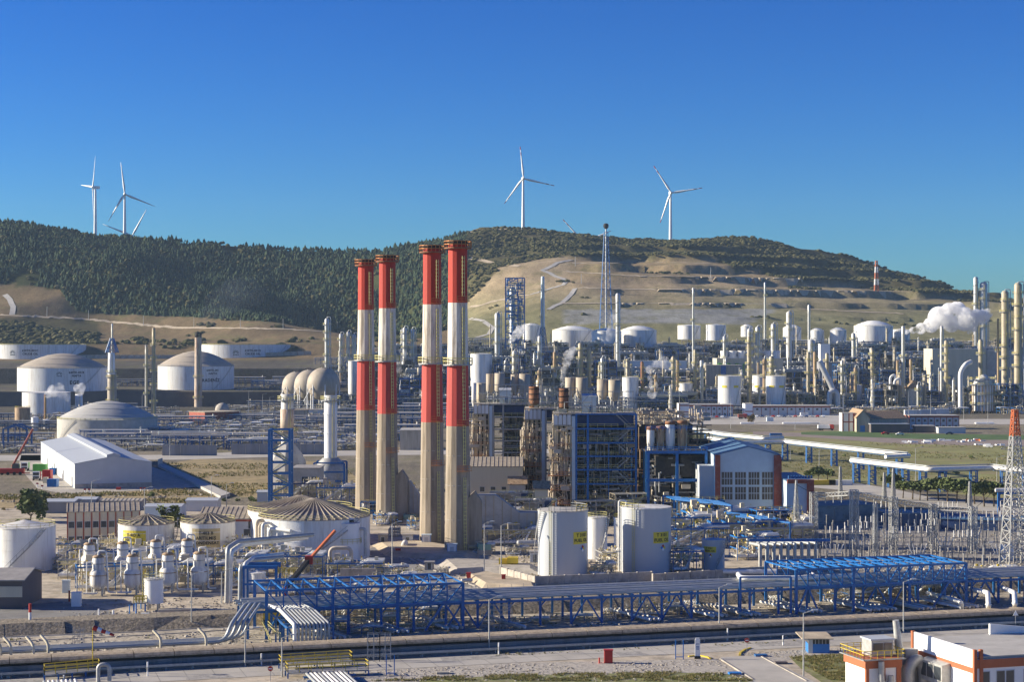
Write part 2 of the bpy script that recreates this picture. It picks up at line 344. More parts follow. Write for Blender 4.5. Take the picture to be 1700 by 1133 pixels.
def terrain():
    ys=[-300,0,200,260,300,340,400,500,700,900,1100,1300,1378,1380,1383,1400,1450,1500,1530,1556,1562,1600,1640,1680]+list(range(1700,2330,9))+[2335,2360,2400,2450,2520,2600,2750,3000,3300,3600]
    us=[-1700,-1400,-1100,-800,-550,-350]+list(range(-200,1910,10))+[2000,2150,2350,2700,3200]
    vs=[];col=[]
    for Y in ys:
        for u in us:
            D=max(Y,1500)
            X=(u-CX)/F*D if Y<=5000 else (u-CX)/F*Y*1.4
            z=land(X,Y) if Y>1380 else 0
            vs.append((X,Y,z))
            if Y>1650:
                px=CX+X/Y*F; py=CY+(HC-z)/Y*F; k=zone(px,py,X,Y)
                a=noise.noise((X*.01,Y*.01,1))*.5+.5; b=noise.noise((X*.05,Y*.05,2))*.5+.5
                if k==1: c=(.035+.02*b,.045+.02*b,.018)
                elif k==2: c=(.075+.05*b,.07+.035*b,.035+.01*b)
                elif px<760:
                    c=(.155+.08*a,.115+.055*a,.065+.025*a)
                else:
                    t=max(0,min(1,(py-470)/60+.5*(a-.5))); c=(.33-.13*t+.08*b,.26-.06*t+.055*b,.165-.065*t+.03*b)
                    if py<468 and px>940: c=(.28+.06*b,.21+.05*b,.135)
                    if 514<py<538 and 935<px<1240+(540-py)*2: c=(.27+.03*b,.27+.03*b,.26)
            else:
                c=(.23,.20,.15) if Y<1225 else (.105,.095,.08)  # refinery ground darkened, shade among the steelwork put into its colour
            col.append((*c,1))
    nu=len(us); fs=[(i*nu+j,i*nu+j+1,(i+1)*nu+j+1,(i+1)*nu+j) for i in range(len(ys)-1) for j in range(nu-1)]
    me=bpy.data.meshes.new('terrain'); me.from_pydata(vs,[],fs); me.polygons.foreach_set('use_smooth',[vs[f[0]][1]>1650 for f in fs])
    ca=me.color_attributes.new('Col','FLOAT_COLOR','POINT'); ca.data.foreach_set('color',np.array(col,dtype=np.float32).ravel())
    m=bpy.data.materials.new('land'); m.use_nodes=True; n=m.node_tree; L=n.links; b=n.nodes['Principled BSDF']; b.inputs['Roughness'].default_value=.95; b.inputs['Specular IOR Level'].default_value=.1
    at=n.nodes.new('ShaderNodeVertexColor'); at.layer_name='Col'; geo=n.nodes.new('ShaderNodeNewGeometry')
    def nz(s,d=6,st=(1,1,1)):
        mp=n.nodes.new('ShaderNodeMapping'); mp.inputs['Scale'].default_value=st; L.new(geo.outputs['Position'],mp.inputs[0])
        z=n.nodes.new('ShaderNodeTexNoise'); z.inputs['Scale'].default_value=s; z.inputs['Detail'].default_value=d; z.inputs['Roughness'].default_value=.68; L.new(mp.outputs[0],z.inputs[0]); return z.outputs[0]
    def mul(c,f,lo,hi,a=.3,bb=.7):
        r=n.nodes.new('ShaderNodeMapRange'); L.new(f,r.inputs[0]); r.inputs[1].default_value=a; r.inputs[2].default_value=bb; r.inputs[3].default_value=lo; r.inputs[4].default_value=hi
        k=n.nodes.new('ShaderNodeMix'); k.data_type='RGBA'; k.blend_type='MULTIPLY'; k.inputs[0].default_value=1; L.new(c,k.inputs[6]); L.new(r.outputs[0],k.inputs[7]); return k.outputs[2]
    def mixc(c,f,cc,a,bb,amt=1):
        r=n.nodes.new('ShaderNodeMapRange'); L.new(f,r.inputs[0]); r.inputs[1].default_value=a; r.inputs[2].default_value=bb; r.inputs[4].default_value=amt
        k=n.nodes.new('ShaderNodeMix'); k.data_type='RGBA'; L.new(r.outputs[0],k.inputs[0]); L.new(c,k.inputs[6]); k.inputs[7].default_value=(*cc,1); return k.outputs[2]
    c=mixc(at.outputs[0],nz(.035),(.14,.14,.055),.52,.62,.5)
    c=mixc(c,nz(.5,6),(.10,.09,.045),.56,.66,.65)
    c=mul(c,nz(.012,4),.75,1.25); c=mul(c,nz(1.3,4),.6,1.4); c=mul(c,nz(.12,5,(1,.25,1)),.75,1.2)
    L.new(c,b.inputs['Base Color'])
    bp=n.nodes.new('ShaderNodeBump'); bp.inputs['Strength'].default_value=.5; bp.inputs['Distance'].default_value=1.2; L.new(nz(.35,6),bp.inputs['Height']); L.new(bp.outputs[0],b.inputs['Normal'])
    me.materials.append(m); o=bpy.data.objects.new('ground',me); C.objects.link(o); o['kind']='structure'
terrain()
def sheet(name, pts, mt, z=0.03, kind='structure'):
    mb=MB(); mb.poly([(p[0],p[1],z) for p in pts]); o=mb.build(name,mt); o['kind']=kind; return o
def psheet(name, pix, mt, z=0.03, kind='structure'): return sheet(name,[G(a,b) for a,b in pix],mt,z,kind)
def ribbon(name, pts, w, mt, lift=.35, kind='structure'):
    mb=MB(); L=[]
    for i,p in enumerate(pts):
        a=pts[max(0,i-1)]; b=pts[min(len(pts)-1,i+1)]; d=Vector((b[0]-a[0],b[1]-a[1],0)); d.normalize(); nrm=Vector((-d.y,d.x,0))*w/2
        for s in (-1,1):
            q=Vector(p)+nrm*s; L.append((q.x,q.y,land(q.x,q.y)+lift))
    mb.add(L,[(2*i,2*i+1,2*i+3,2*i+2) for i in range(len(pts)-1)]); o=mb.build(name,mt); o['kind']=kind; return o
def hpath(pix, step=6):
    out=[]
    for (a,b),(c,d) in zip(pix,pix[1:]):
        k=max(1,int(math.hypot(c-a,d-b)/step))
        for i in range(k): out.append(hit(a+(c-a)*i/k,b+(d-b)*i/k))
    out.append(hit(*pix[-1])); return out
for pix,w,mt in [([(780,430),(820,437),(862,443)],7,'dirt_pale'),
 ([(948,432),(925,438),(900,450),(918,458),(940,468),(935,474),(905,483),(880,490)],5,'concrete_light'),([(955,480),(948,490),(932,505),(910,515)],5,'concrete_light'),
 ([(780,530),(800,533),(818,545),(812,556),(790,562)],5,'concrete_light'),([(780,512),(830,500),(880,490)],4,'dirt_pale'),
 ([(8,490),(16,498),(22,512),(20,524)],6,'concrete_light'),([(0,524),(60,527),(130,531),(200,537),(280,545),(380,546),(480,548),(540,552)],5,'dirt_pale'),
 ([(760,389),(800,383),(840,381)],8,'dirt_pale'),([(940,452),(1050,459),(1200,461),(1350,470)],4,'dirt_pale'),([(960,479),(1100,482),(1300,486),(1480,490)],4,'dirt_pale'),([(950,438),(1100,436),(1180,438)],4,'dirt_pale'),([(930,505),(1100,506),(1300,512),(1500,522)],4,'dirt_pale')]:
    ribbon('hill_road',hpath(pix),w,M[mt])
# terrace walls
for nm,Y,z0,z1,x0,x1,m_,lab in [('retaining_wall',1379,0,11.3,-430,-95,'wall_dark','long dark retaining wall below the right domed naphtha tank'),
                          ('retaining_wall',1379,0,14.2,-94,560,'wall_dark','long dark retaining wall running behind the red-striped offices')]:
    mb=MB(); mb.box(x0,Y-1.2,z0,x1,Y+.2,z1); o=mb.build(nm,M[m_]); tag(o,lab,'wall','retaining walls of the plant terraces')
    tr=MB(); 
mb=MB()
for i in range(46): mb.obox((-480+i*6.4,1700,land(-480+i*6.4,1700)-1),5.9,2.5,4.6)
o=mb.build('block_wall',M['concrete']); tag(o,'pale concrete block wall at the foot of the hill behind the crude oil tanks','wall')
# pine forest and scrub on the hills
def cone_tree():
    v=[];f=[]; n=6
    for z0,z1,r in ((.02,.62,.40),(.30,.85,.34),(.55,1.0,.22)):
        b=len(v)
        for j in range(n): v.append((r*math.cos(j*2*math.pi/n),r*math.sin(j*2*math.pi/n),z0))
        v.append((0,0,z1)); f+=[(b+j,b+(j+1)%n,b+n) for j in range(n)]
    return np.array(v),np.array(f)
def blob_bush():
    v=[];f=[];n=6
    for z,r in ((0,.42),(.3,.55),(.62,.42)): v+=[(r*math.cos(j*2*math.pi/n+z),r*math.sin(j*2*math.pi/n+z),z) for j in range(n)]
    v.append((0,0,.82))
    for i in range(2):
        for j in range(n): a=i*n+j;b=i*n+(j+1)%n; f+=[(a,b,b+n),(a,b+n,a+n)]
    f+=[(2*n+j,2*n+(j+1)%n,3*n) for j in range(n)]
    return np.array(v),np.array(f)
def scatter(name, proto, pts, mt, lab, cat):
    pv,pf=proto; n=len(pts); rg=np.random.default_rng(5)
    P=np.array([p[:3] for p in pts]); S=np.array([p[3] for p in pts]); Wd=np.array([p[4] for p in pts]); A=rg.uniform(0,6.28,n)
    J=rg.normal(1,.16,(n,len(pv),3))
    x=pv[None,:,0]*J[:,:,0]; y=pv[None,:,1]*J[:,:,1]; z=pv[None,:,2]*(.75+.25*J[:,:,2])
    c,s=np.cos(A)[:,None],np.sin(A)[:,None]
    V=np.stack([(x*c-y*s)*Wd[:,None]+P[:,0:1],(x*s+y*c)*Wd[:,None]+P[:,1:2],z*S[:,None]+P[:,2:3]],-1).reshape(-1,3)
    Fc=(pf[None]+(np.arange(n)*len(pv))[:,None,None]).reshape(-1,3)
    me=bpy.data.meshes.new(name); me.from_pydata(V.tolist(),[],Fc.tolist())
    rr=rg.uniform(0,1,n); cl=np.repeat(np.stack([rr,rr,rr,np.ones(n)],-1),len(pv),0)
    ca=me.color_attributes.new('Col','FLOAT_COLOR','POINT'); ca.data.foreach_set('color',cl.astype(np.float32).ravel())
    me.materials.append(mt); o=bpy.data.objects.new(name,me); C.objects.link(o); tag(o,lab,cat,kind='stuff')
def fmat(name,a,b_):
    m=bpy.data.materials.new(name); m.use_nodes=True; n=m.node_tree; L=n.links; b=n.nodes['Principled BSDF']; b.inputs['Roughness'].default_value=.9; b.inputs['Specular IOR Level'].default_value=.1
    at=n.nodes.new('ShaderNodeVertexColor'); at.layer_name='Col'; k=n.nodes.new('ShaderNodeMix'); k.data_type='RGBA'; L.new(at.outputs[0],k.inputs[0]); k.inputs[6].default_value=(*a,1); k.inputs[7].default_value=(*b_,1)
    L.new(k.outputs[2],b.inputs['Base Color']); return m
pines=[];scrub=[];rg=random.Random(3)
for i in range(44000):
    px=rg.uniform(-260,860); Y=rg.uniform(1800,2400); X=X_(px,Y); z=land(X,Y); py=CY+(HC-z)/Y*F
    k=zone(px,py,X,Y) if Y<2320 else (1 if px<720 else 2)
    if k==1 and i%9==0: h=rg.uniform(3,6); scrub.append((X,Y,z-.4,h,h*rg.uniform(.9,1.4))); continue
    if k==1 and noise.noise((X*.015,Y*.015,7))>-.42: 
        h=rg.uniform(2.2,7.4)*(1+.25*noise.noise((X*.01,Y*.01,2))); pines.append((X,Y,z-.6,h,h*rg.uniform(.8,1.25)))
for i in range(26000):
    px=rg.uniform(640,1720); Y=rg.uniform(1800,2400); X=X_(px,Y); z=land(X,Y); py=CY+(HC-z)/Y*F
    k=zone(px,py,X,Y) if Y<2320 else 2
    if (k==2 and noise.noise((X*.02,Y*.02,4))>-.3) or (k==0 and noise.noise((X*.02,Y*.02,8))>.5 and rg.random()<.3): h=rg.uniform(1.3,3.9); scrub.append((X,Y,z-.4,h,h*rg.uniform(1.1,2.1)))
for i in range(2600):
    px=rg.uniform(-40,720); Y=rg.uniform(1720,1960); X=X_(px,Y); z=land(X,Y); py=CY+(HC-z)/Y*F
    k=zone(px,py,X,Y)
    if k==2 or (k==0 and noise.noise((X*.02,Y*.02,8))>.2 and rg.random()<.3): h=rg.uniform(2,5.5); scrub.append((X,Y,z-.4,h,h*rg.uniform(1.2,2)))
scatter('pine_forest',cone_tree(),pines,fmat('pine',(.020,.040,.028),(.085,.115,.055)),'dense dark green pine forest covering the left hillside','forest')
scatter('hill_scrub',blob_bush(),scrub,fmat('scrub',(.045,.05,.02),(.13,.12,.055)),'dark olive scrub dotted over the hill behind the plant','scrub')
# ---------------------------------------------------------------- wind turbines
def turbine(px, hub_py, base_py, tips, yaw, label, red=False, Y=2330):
    s=Y/F; hub=W(px,hub_py,Y); zb=Z_(base_py,Y)-4; off=3.5
    d=Vector((math.sin(yaw),-math.cos(yaw),0)); tw=hub-d*off
    t=thing('wind_turbine',label,'wind turbine',(tw.x,tw.y,zb),'wind turbines on the ridge')
    MB().cyl((tw.x,tw.y,zb),(tw.x,tw.y,hub.z-1),2.3,1.3,14).build('tower',M['white_clean'],t)
    n=MB(); a=tw-d*5.5; b=tw+d*2.6; n.beam(a,b,3.3,3.6); n.build('nacelle',M['white_clean'],t)
    MB().cyl(hub-d*1,hub+d*1.6,1.8,.7,12).build('hub',M['white_clean'],t)
    side=Vector((math.cos(yaw),math.sin(yaw),0))
    for ang in tips:
        dr=side*math.sin(R(ang))+Vector((0,0,1))*math.cos(R(ang)); pr=dr.cross(d)
        m=MB(); L=41; vs=[]
        sec=[(0,1.1,1.0),(.08,1.3,1.0),(.2,2.1,.6),(.5,1.35,.34),(.8,.8,.2),(1,.3,.08)]
        for f_,c,th in sec:
            q=hub+dr*(L*f_); vs+=[tuple(q+pr*c*.9+d*0),tuple(q+d*th),tuple(q-pr*c*.55),tuple(q-d*th)]
        fs=[(4*i+j,4*i+(j+1)%4,4*i+4+(j+1)%4,4*i+4+j) for i in range(5) for j in range(4)]+[(0,1,2,3),(20,21,22,23)]
        m.add(vs,fs,True); bl=m.build('blade',M['white_clean'],t)
        if red:
            r_=MB()
            for q0,q1 in ((.72,.82),(.9,1.0)): r_.beam(hub+dr*L*q0,hub+dr*L*q1,2.0,.75)
            r_.build('tip_band',M['red'],bl)
turbine(154,311,388,(12,-82,176),R(-55),'leftmost wind turbine, seen from the side with its nacelle pointing right')
turbine(207,322,393,(-7,112,-150+0),R(12),'tall three-bladed wind turbine second from the left on the forested ridge')
turbine(219,392,412,(28,-68,150),R(10),'wind turbine half hidden by the pine ridge, only two blades rising',Y=2420)
turbine(869,296,379,(-6,103,-143),R(6),'wind turbine with red blade bands above the tallest hilltop',True)
turbine(1114,320,397,(-33,81,-160),R(4),'rightmost wind turbine with red blade bands',True)
turbine(968,402,420,(-42,68,180),R(5),'wind turbine sunk behind the hill crest with two blade ends showing',True,2450)
# ---------------------------------------------------------------- four striped chimneys
def chimney(px, base_py, label):
    g=G(px,base_py); x,y=g.x,g.y; H=73.5; r=lambda z:3.15-(3.15-2.25)*min(1,z/62)
    t=thing('striped_chimney',label,'chimney',(x,y,0),'red and white striped chimneys')
    for nm,z0,z1,mt in (('concrete_shaft',0,30,'stack_concrete'),('lower_red_band',30,44.3,'stack_red_faded'),('white_band',44.3,59,'stack_white'),('upper_red_band',59,H-.7,'stack_red')):
        m=MB(); m.lathe(x,y,[(r(z0),z0),(r((z0+z1)/2),(z0+z1)/2),(r(z1),z1)],14,False,a0=R(8)); m.build(nm,M[mt],t)
    m=MB()
    for z in (8,16,23): m.lathe(x,y,[(r(z)+.03,z),(r(z)+.03,z+.12)],12,False,a0=R(8))
    m.build('joint_line',M['concrete'],t)
    m=MB(); m.lathe(x,y,[(r(70)+.02,H-.9),(r(70)+.12,H-.7),(r(70)+.12,H+.1),(r(70)-.6,H),(r(70)-.6,H-2.5),(0,H-2.6)],12,False,a0=R(8)); m.build('mouth',M['soot'],t)
    for z,full in ((72.0,1),(44.5,1)):
        rr=r(z)+.95; p=MB(); p.lathe(x,y,[(r(z)-.05,z-.3),(rr,z-.3),(rr,z),(r(z)-.05,z)],24,False); pf=p.build('gallery',M['steel' if z<50 else 'rusty_orange'],t)
        MB().ringrail(x,y,rr,z,1.5,20,.14).build('railing',M['yellow_pale' if z<50 else 'copper'],pf)
    a=R(-58); dx,dy=math.cos(a),math.sin(a)
    l=MB()
    for z0,z1 in ((1,18),(21,30),(31.5,44.2),(45.8,58),(60.5,70)):
        for s in (-.28,.28):
            l.beam((x+dx*(r(z0)+.35)-dy*s,y+dy*(r(z0)+.35)+dx*s,z0),(x+dx*(r(z1)+.35)-dy*s,y+dy*(r(z1)+.35)+dx*s,z1),.12)
        z=z0
        while z<z1:
            rr=r(z)+.4; l.beam((x+dx*rr-dy*.4,y+dy*rr+dx*.4,z),(x+dx*rr+dy*.4,y+dy*rr-dx*.4,z),.16); z+=.9
    l.build('ladder',M['yellow_pale'],t)
    for z in (19.5,30.3,59.3):
        p=MB(); rr=r(z)+.8
        P=[(x+rr*math.cos(a+q),y+rr*math.sin(a+q)) for q in (-.55,-.2,.15,.5)]
        for u,v in zip(P,P[1:]):
            p.beam((*u,z),(*v,z),.7,.12)
            for h in (.6,1.2): p.beam((*u,z+h),(*v,z+h),.09)
        for u in P: p.beam((*u,z),(*u,z+1.2),.09)
        p.build('rest_platform',M['copper'],t)
    return x,y
for i,(px,py,lab) in enumerate([(607.5,853,'leftmost of the four red and white chimneys, farthest back'),(643,868,'second striped chimney from the left, overlapping the leftmost'),(717.5,903,'third striped chimney from the left, with a white kiosk at its foot'),(760,919,'rightmost and nearest striped chimney, tallest in the picture')]):
    x,y=chimney(px,py,lab)
    if i>0:
        k=thing('chimney_kiosk',['','white cabin with blue frame at the foot of the second striped chimney','white cabin at the foot of the third striped chimney','white cabin with blue frame at the foot of the nearest chimney'][i],'cabin',(x-1.2-(i==1)*-1,y-4.6,0),'cabins at the chimney feet')
        o=org[k]; b=MB(); b.box(o.x-1.1,o.y-1,0,o.x+1.1,o.y+1,2.6); b.build('cabin_wall',M['white_clean'],k)
        b=MB(); b.box(o.x-1.25,o.y-1.15,2.6,o.x+1.25,o.y+1.15,2.75); b.build('roof',M['light_blue'],k)
        b=MB(); b.box(o.x-.45,o.y-1.05,.1,o.x+.45,o.y-1,2.1); b.build('door',M['clad_white'],k)
        b=MB(); [b.beam((o.x+sx,o.y-1.03,0),(o.x+sx,o.y-1.03,2.6),.12) for sx in (-1.05,1.05)]; b.build('corner_frame',M['blue_bright'],k)
    if i in (1,3):
        d=MB(); dx0=x+2.4; z1=14.5
        d.add([(dx0,y-1.5,0),(dx0+3.3,y-1.5,0),(dx0+3.3,y-1.5,z1-2.5),(dx0+1.6,y-1.5,z1),(dx0,y-1.5,z1-1.5),(dx0,y+4,0),(dx0+3.3,y+4,0),(dx0+3.3,y+4,z1-2.5),(dx0+1.6,y+4,z1),(dx0,y+4,z1-1.5)],
              [(0,1,2,3,4),(9,8,7,6,5),(1,6,7,2),(2,7,8,3),(3,8,9,4),(0,4,9,5)])
        o=d.build('flue_breeching',M['stack_concrete']); tag(o,'tall concrete flue box joined to the '+('second' if i==1 else 'nearest')+' striped chimney','flue box')
        # generator beside
    if i in (1,2,3):
        t=thing('generator_set','green diesel generator beside the '+['','second','third','nearest'][i]+' striped chimney','generator',(x+6.4,y-2.5,0),'green generator sets by the chimneys')
        MB().obox((x+6.4,y-2.5,0),3.6,2,1.1).build('base_tank',M['beige'],t)
        b=MB(); b.obox((x+6.4,y-2.5,1.1),3,1.7,1.3); b.cyl((x+4.6,y-2.5,1.9),(x+5.2,y-2.5,1.9),.7,n=12); b.build('engine_cover',M['green_box'],t)
# ---------------------------------------------------------------- builders of plant things
def stair_helix(t, cx, cy, r, z0, z1, a0, a1, mt='steel', w=.8):
    m=MB(); n=max(8,int((z1-z0)/.45)); pa=None
    for i in range(n+1):
        f=i/n; a=a0+(a1-a0)*f; z=z0+(z1-z0)*f
        q=[(cx+rr*math.sin(a),cy-rr*math.cos(a),z) for rr in (r+.08,r+w)]
        m.beam(q[0],q[1],.28,.06)
        if pa:
            m.beam(pa[1],q[1],.1,.25); m.beam((pa[1][0],pa[1][1],pa[1][2]+1),(q[1][0],q[1][1],q[1][2]+1),.07)
        if i%3==0: m.beam(q[1],(q[1][0],q[1][1],z+1),.06)
        pa=q
    return m.build('spiral_stair',M[mt],t)
def tank(px0, px1, pyb, pyt, label, roof='cone', rh=1.5, wall='white', top='rib_roof', z0=0.0, group=None, ribs=0, rail='yellow_pale', stair=None, ladder=None, name='storage_tank', bands=3, cat='tank', lip=.12, n=48, extra=None):
    Yf=(HC-z0)*F/(pyb-CY); k=(px1-px0)/2/F; r=k*Yf/(1-k); Yc=Yf+r; x=X_((px0+px1)/2,Yc); zt=HC-(pyt-CY)/F*Yf
    return tank_at(x,Yc,z0,r,zt-z0,label,roof,rh,wall,top,group,ribs,rail,stair,ladder,name,bands,cat,lip,n)
def tank_at(x,Yc,z0,r,h,label,roof='cone',rh=1.5,wall='white',top='rib_roof',group=None,ribs=0,rail='yellow_pale',stair=None,ladder=None,name='storage_tank',bands=3,cat='tank',lip=.12,n=48):
    t=thing(name,label,cat,(x,Yc,z0),group); zt=z0+h
    m=MB(); m.lathe(x,Yc,[(r,z0),(r,zt)],n)
    m.build('shell',M[wall],t)
    if bands:
        m=MB()
        for i in range(1,bands+1):
            z=z0+h*i/(bands+1); m.lathe(x,Yc,[(r,z-.05),(r+.06,z-.05),(r+.06,z+.05),(r,z+.05)],n,False)
        m.build('hoop',M[wall],t)
    m=MB()
    if roof=='cone': P=[(r+lip,zt),(r+lip,zt+.15),(r*.5,zt+rh*.52),(.05,zt+rh)]
    elif roof=='dome': P=[(r+lip,zt),(r+lip,zt+.2)]+[(max(.05,r*q),zt+.2+rh*(1-q**1.8)) for q in (1,.9,.78,.64,.5,.36,.22,.1,0)]
    elif roof=='float': P=[(r+.1,zt),(r+.1,zt+.2),(r-.3,zt+.2),(r-.3,zt-rh),(0,zt-rh)]
    else: P=[(r+lip,zt-.1),(r+lip,zt+.1),(.05,zt+.1+rh)]
    m.lathe(x,Yc,P,n,roof=='dome')
    if ribs:
        for i in range(ribs):
            a=2*math.pi*i/ribs; c,s=math.cos(a),math.sin(a)
            m.beam((x+c*(r+.1),Yc+s*(r+.1),zt+.2),(x+c*.6,Yc+s*.6,zt+rh+.05),.16,.22)
    if roof=='dome':
        for q in (.85,.6,.35):
            z=zt+.2+rh*(1-q**1.8); m.lathe(x,Yc,[(r*q+.1,z),(r*q+.08,z+.18),(r*q-.1,z+.18)],n,False)
        for i in range(24):
            a=2*math.pi*i/24; m.beam((x+r*.98*math.cos(a),Yc+r*.98*math.sin(a),zt+.3+rh*.036),(x+r*.3*math.cos(a),Yc+r*.3*math.sin(a),zt+.3+rh*.885),.14)
    m.build('roof',M[top],t)
    if rail: MB().ringrail(x,Yc,r-.05,zt,1.1,max(16,int(r*2.2)),max(.07,.04+r*.004)).build('railing',M[rail],t)
    if stair: stair_helix(t,x,Yc,r,z0+.3,zt,stair[0],stair[1])
    if ladder is not None:
        a=ladder; m=MB()
        for s in (-.25,.25):
            m.beam((x+(r+.35)*math.sin(a)+s*math.cos(a),Yc-(r+.35)*math.cos(a)+s*math.sin(a),z0),(x+(r+.35)*math.sin(a)+s*math.cos(a),Yc-(r+.35)*math.cos(a)+s*math.sin(a),zt+1),.09)
        k=z0+.5
        while k<zt:
            q=(x+(r+.35)*math.sin(a),Yc-(r+.35)*math.cos(a)); m.beam((q[0]-.25*math.cos(a),q[1]-.25*math.sin(a),k),(q[0]+.25*math.cos(a),q[1]+.25*math.sin(a),k),.07); k+=.5
        m.build('ladder',M['yellow_pale'],t)
    t['r']=0; info[t]=(x,Yc,r,z0,zt); del t['r']; return t
info={}
def tank_sign(t, lines, a, z, size, w, h, mt='sign_yellow', txt='black'):
    x,y,r,z0,zt=info[t]; m=MB(); n=8
    vs=[]
    for i in range(n+1):
        q=-w/2+w*i/n
        for zz in (-h/2,h/2): vs.append((x+(r+.05)*math.sin(a+q/r),y-(r+.05)*math.cos(a+q/r),z+zz))
    m.add(vs,[(2*i,2*i+2,2*i+3,2*i+1) for i in range(n)]); pn=m.build('sign_panel',M[mt],t) if mt else None
    m=MB()
    for i,l in enumerate(lines):
        v,f=text_pts(l,size); on_cyl(m,v,f,x,y,r+.09,a,z+(len(lines)-1)*size*.58-i*size*1.16)
    m.build('lettering',M[txt],pn or t)
def hazard(t,a,z,s):
    x,y,r,z0,zt=info[t]; 
    for nm,dx,dz,c in (('red_diamond',0,s*.5,'red'),('blue_diamond',-s*.5,0,'blue_bright'),('yellow_diamond',s*.5,0,'sign_yellow'),('white_diamond',0,-s*.5,'white_clean')):
        m=MB(); on_cyl(m,[(dx,dz-s*.5),(dx+s*.5,dz),(dx,dz+s*.5),(dx-s*.5,dz)],[(0,1,2,3)],x,y,r+.07,a,z); m.build(nm,M[c],t)
def tube_thing(name,label,cat,pts,r,mt,n=10,group=None):
    o=MB().tube(pts,r,n).build(name,M[mt]); tag(o,label,cat,group); return o
def bend(p, r=1.0):
    """polyline with rounded corners"""
    P=[Vector(q) for q in p]; out=[P[0]]
    for a,b,c in zip(P,P[1:],P[2:]):
        d1=(a-b); d2=(c-b); k=min(r,d1.length*.45,d2.length*.45); d1.normalize(); d2.normalize(); s=b+d1*k; e=b+d2*k
        for i in range(5):
            f=i/4; out.append(s*(1-f)**2+b*2*f*(1-f)+e*f*f)
    out.append(P[-1]); return out
def building(name,label,cat,p0,p1,depth,h,wallm,roofm,z0=0,pitch=0,windows=(),bands=(),winm='glass',group=None,parapet=.0,ridge_along=True,ov=.3):
    """p0,p1: plan ends of the front wall; depth away from the camera"""
    p0=Vector((p0[0],p0[1],0)); p1=Vector((p1[0],p1[1],0)); u=(p1-p0); L=u.length; u.normalize(); v=Vector((-u.y,u.x,0))
    t=thing(name,label,cat,(p0.x,p0.y,z0),group); rz=math.atan2(u.y,u.x)
    P=lambda a,b,z: tuple(p0+u*a+v*b+Vector((0,0,z0+z)))
    m=MB(); vs=[P(0,0,0),P(L,0,0),P(L,depth,0),P(0,depth,0),P(0,0,h),P(L,0,h),P(L,depth,h),P(0,depth,h)]
    fs=[(0,1,5,4),(1,2,6,5),(2,3,7,6),(3,0,4,7)]
    if pitch and ridge_along: vs+= [P(0,depth/2,h+pitch),P(L,depth/2,h+pitch)]; fs+=[(7,4,8),(5,6,9)]
    elif pitch: vs+=[P(L/2,0,h+pitch),P(L/2,depth,h+pitch)]; fs+=[(4,5,8),(6,7,9)]
    m.add(vs,fs); m.build('wall',M[wallm],t)
    m=MB(); e=ov
    if not pitch:
        m.add([P(-e,-e,h),P(L+e,-e,h),P(L+e,depth+e,h),P(-e,depth+e,h),P(-e,-e,h+.3),P(L+e,-e,h+.3),P(L+e,depth+e,h+.3),P(-e,depth+e,h+.3)],[(0,3,2,1),(4,5,6,7),(0,1,5,4),(1,2,6,5),(2,3,7,6),(3,0,4,7)])
    elif ridge_along:
        for b0,b1 in ((-e,depth/2),(depth+e,depth/2)):
            m.add([P(-e,b0,h+.03),P(L+e,b0,h+.03),P(L+e,b1,h+pitch+.03),P(-e,b1,h+pitch+.03),P(-e,b0,h+.25),P(L+e,b0,h+.25),P(L+e,b1,h+pitch+.25),P(-e,b1,h+pitch+.25)],[(0,1,2,3),(4,5,6,7),(0,1,5,4),(1,2,6,5),(3,0,4,7)])
        if L>12:
            k=int(L/1.2)
            for i in range(k+1):
                a=L*i/k; m.beam(P(a,-e,h+.28),P(a,depth/2,h+pitch+.28),.12,.12)
    else:
        for a0,a1 in ((-e,L/2),(L+e,L/2)):
            m.add([P(a0,-e,h+.03),P(a0,depth+e,h+.03),P(a1,depth+e,h+pitch+.03),P(a1,-e,h+pitch+.03),P(a0,-e,h+.25),P(a0,depth+e,h+.25),P(a1,depth+e,h+pitch+.25),P(a1,-e,h+pitch+.25)],[(0,1,2,3),(4,5,6,7),(0,1,5,4),(1,2,6,5),(3,0,4,7)])
    m.build('roof',M[roofm],t)
    # windows: (wall 'f'/'l'/'r', a, z, w, h)
    for wl,a,z,w,hh in windows:
        if wl=='f': Q=lambda aa,zz,o: P(aa,-o,zz)
        elif wl=='l': Q=lambda aa,zz,o: P(-o,aa,zz)
        else: Q=lambda aa,zz,o: P(L+o,aa,zz)
        fr=MB()
        for (a0,z0_,a1,z1_) in ((a-w/2-.1,z-.1,a+w/2+.1,z),(a-w/2-.1,z+hh,a+w/2+.1,z+hh+.1),(a-w/2-.1,z,a-w/2,z+hh),(a+w/2,z,a+w/2+.1,z+hh)):
            fr.add([Q(a0,z0_,.06),Q(a1,z0_,.06),Q(a1,z1_,.06),Q(a0,z1_,.06),Q(a0,z0_,0),Q(a1,z0_,0),Q(a1,z1_,0),Q(a0,z1_,0)],[(0,1,2,3),(4,5,1,0),(7,6,2,3),(0,3,7,4),(1,2,6,5)])
        wf=fr.build('window',M['clad_white'],t)
        pn=MB(); pn.add([Q(a-w/2,z,.02),Q(a+w/2,z,.02),Q(a+w/2,z+hh,.02),Q(a-w/2,z+hh,.02)],[(0,1,2,3)]); pn.build('pane',M[winm],wf)
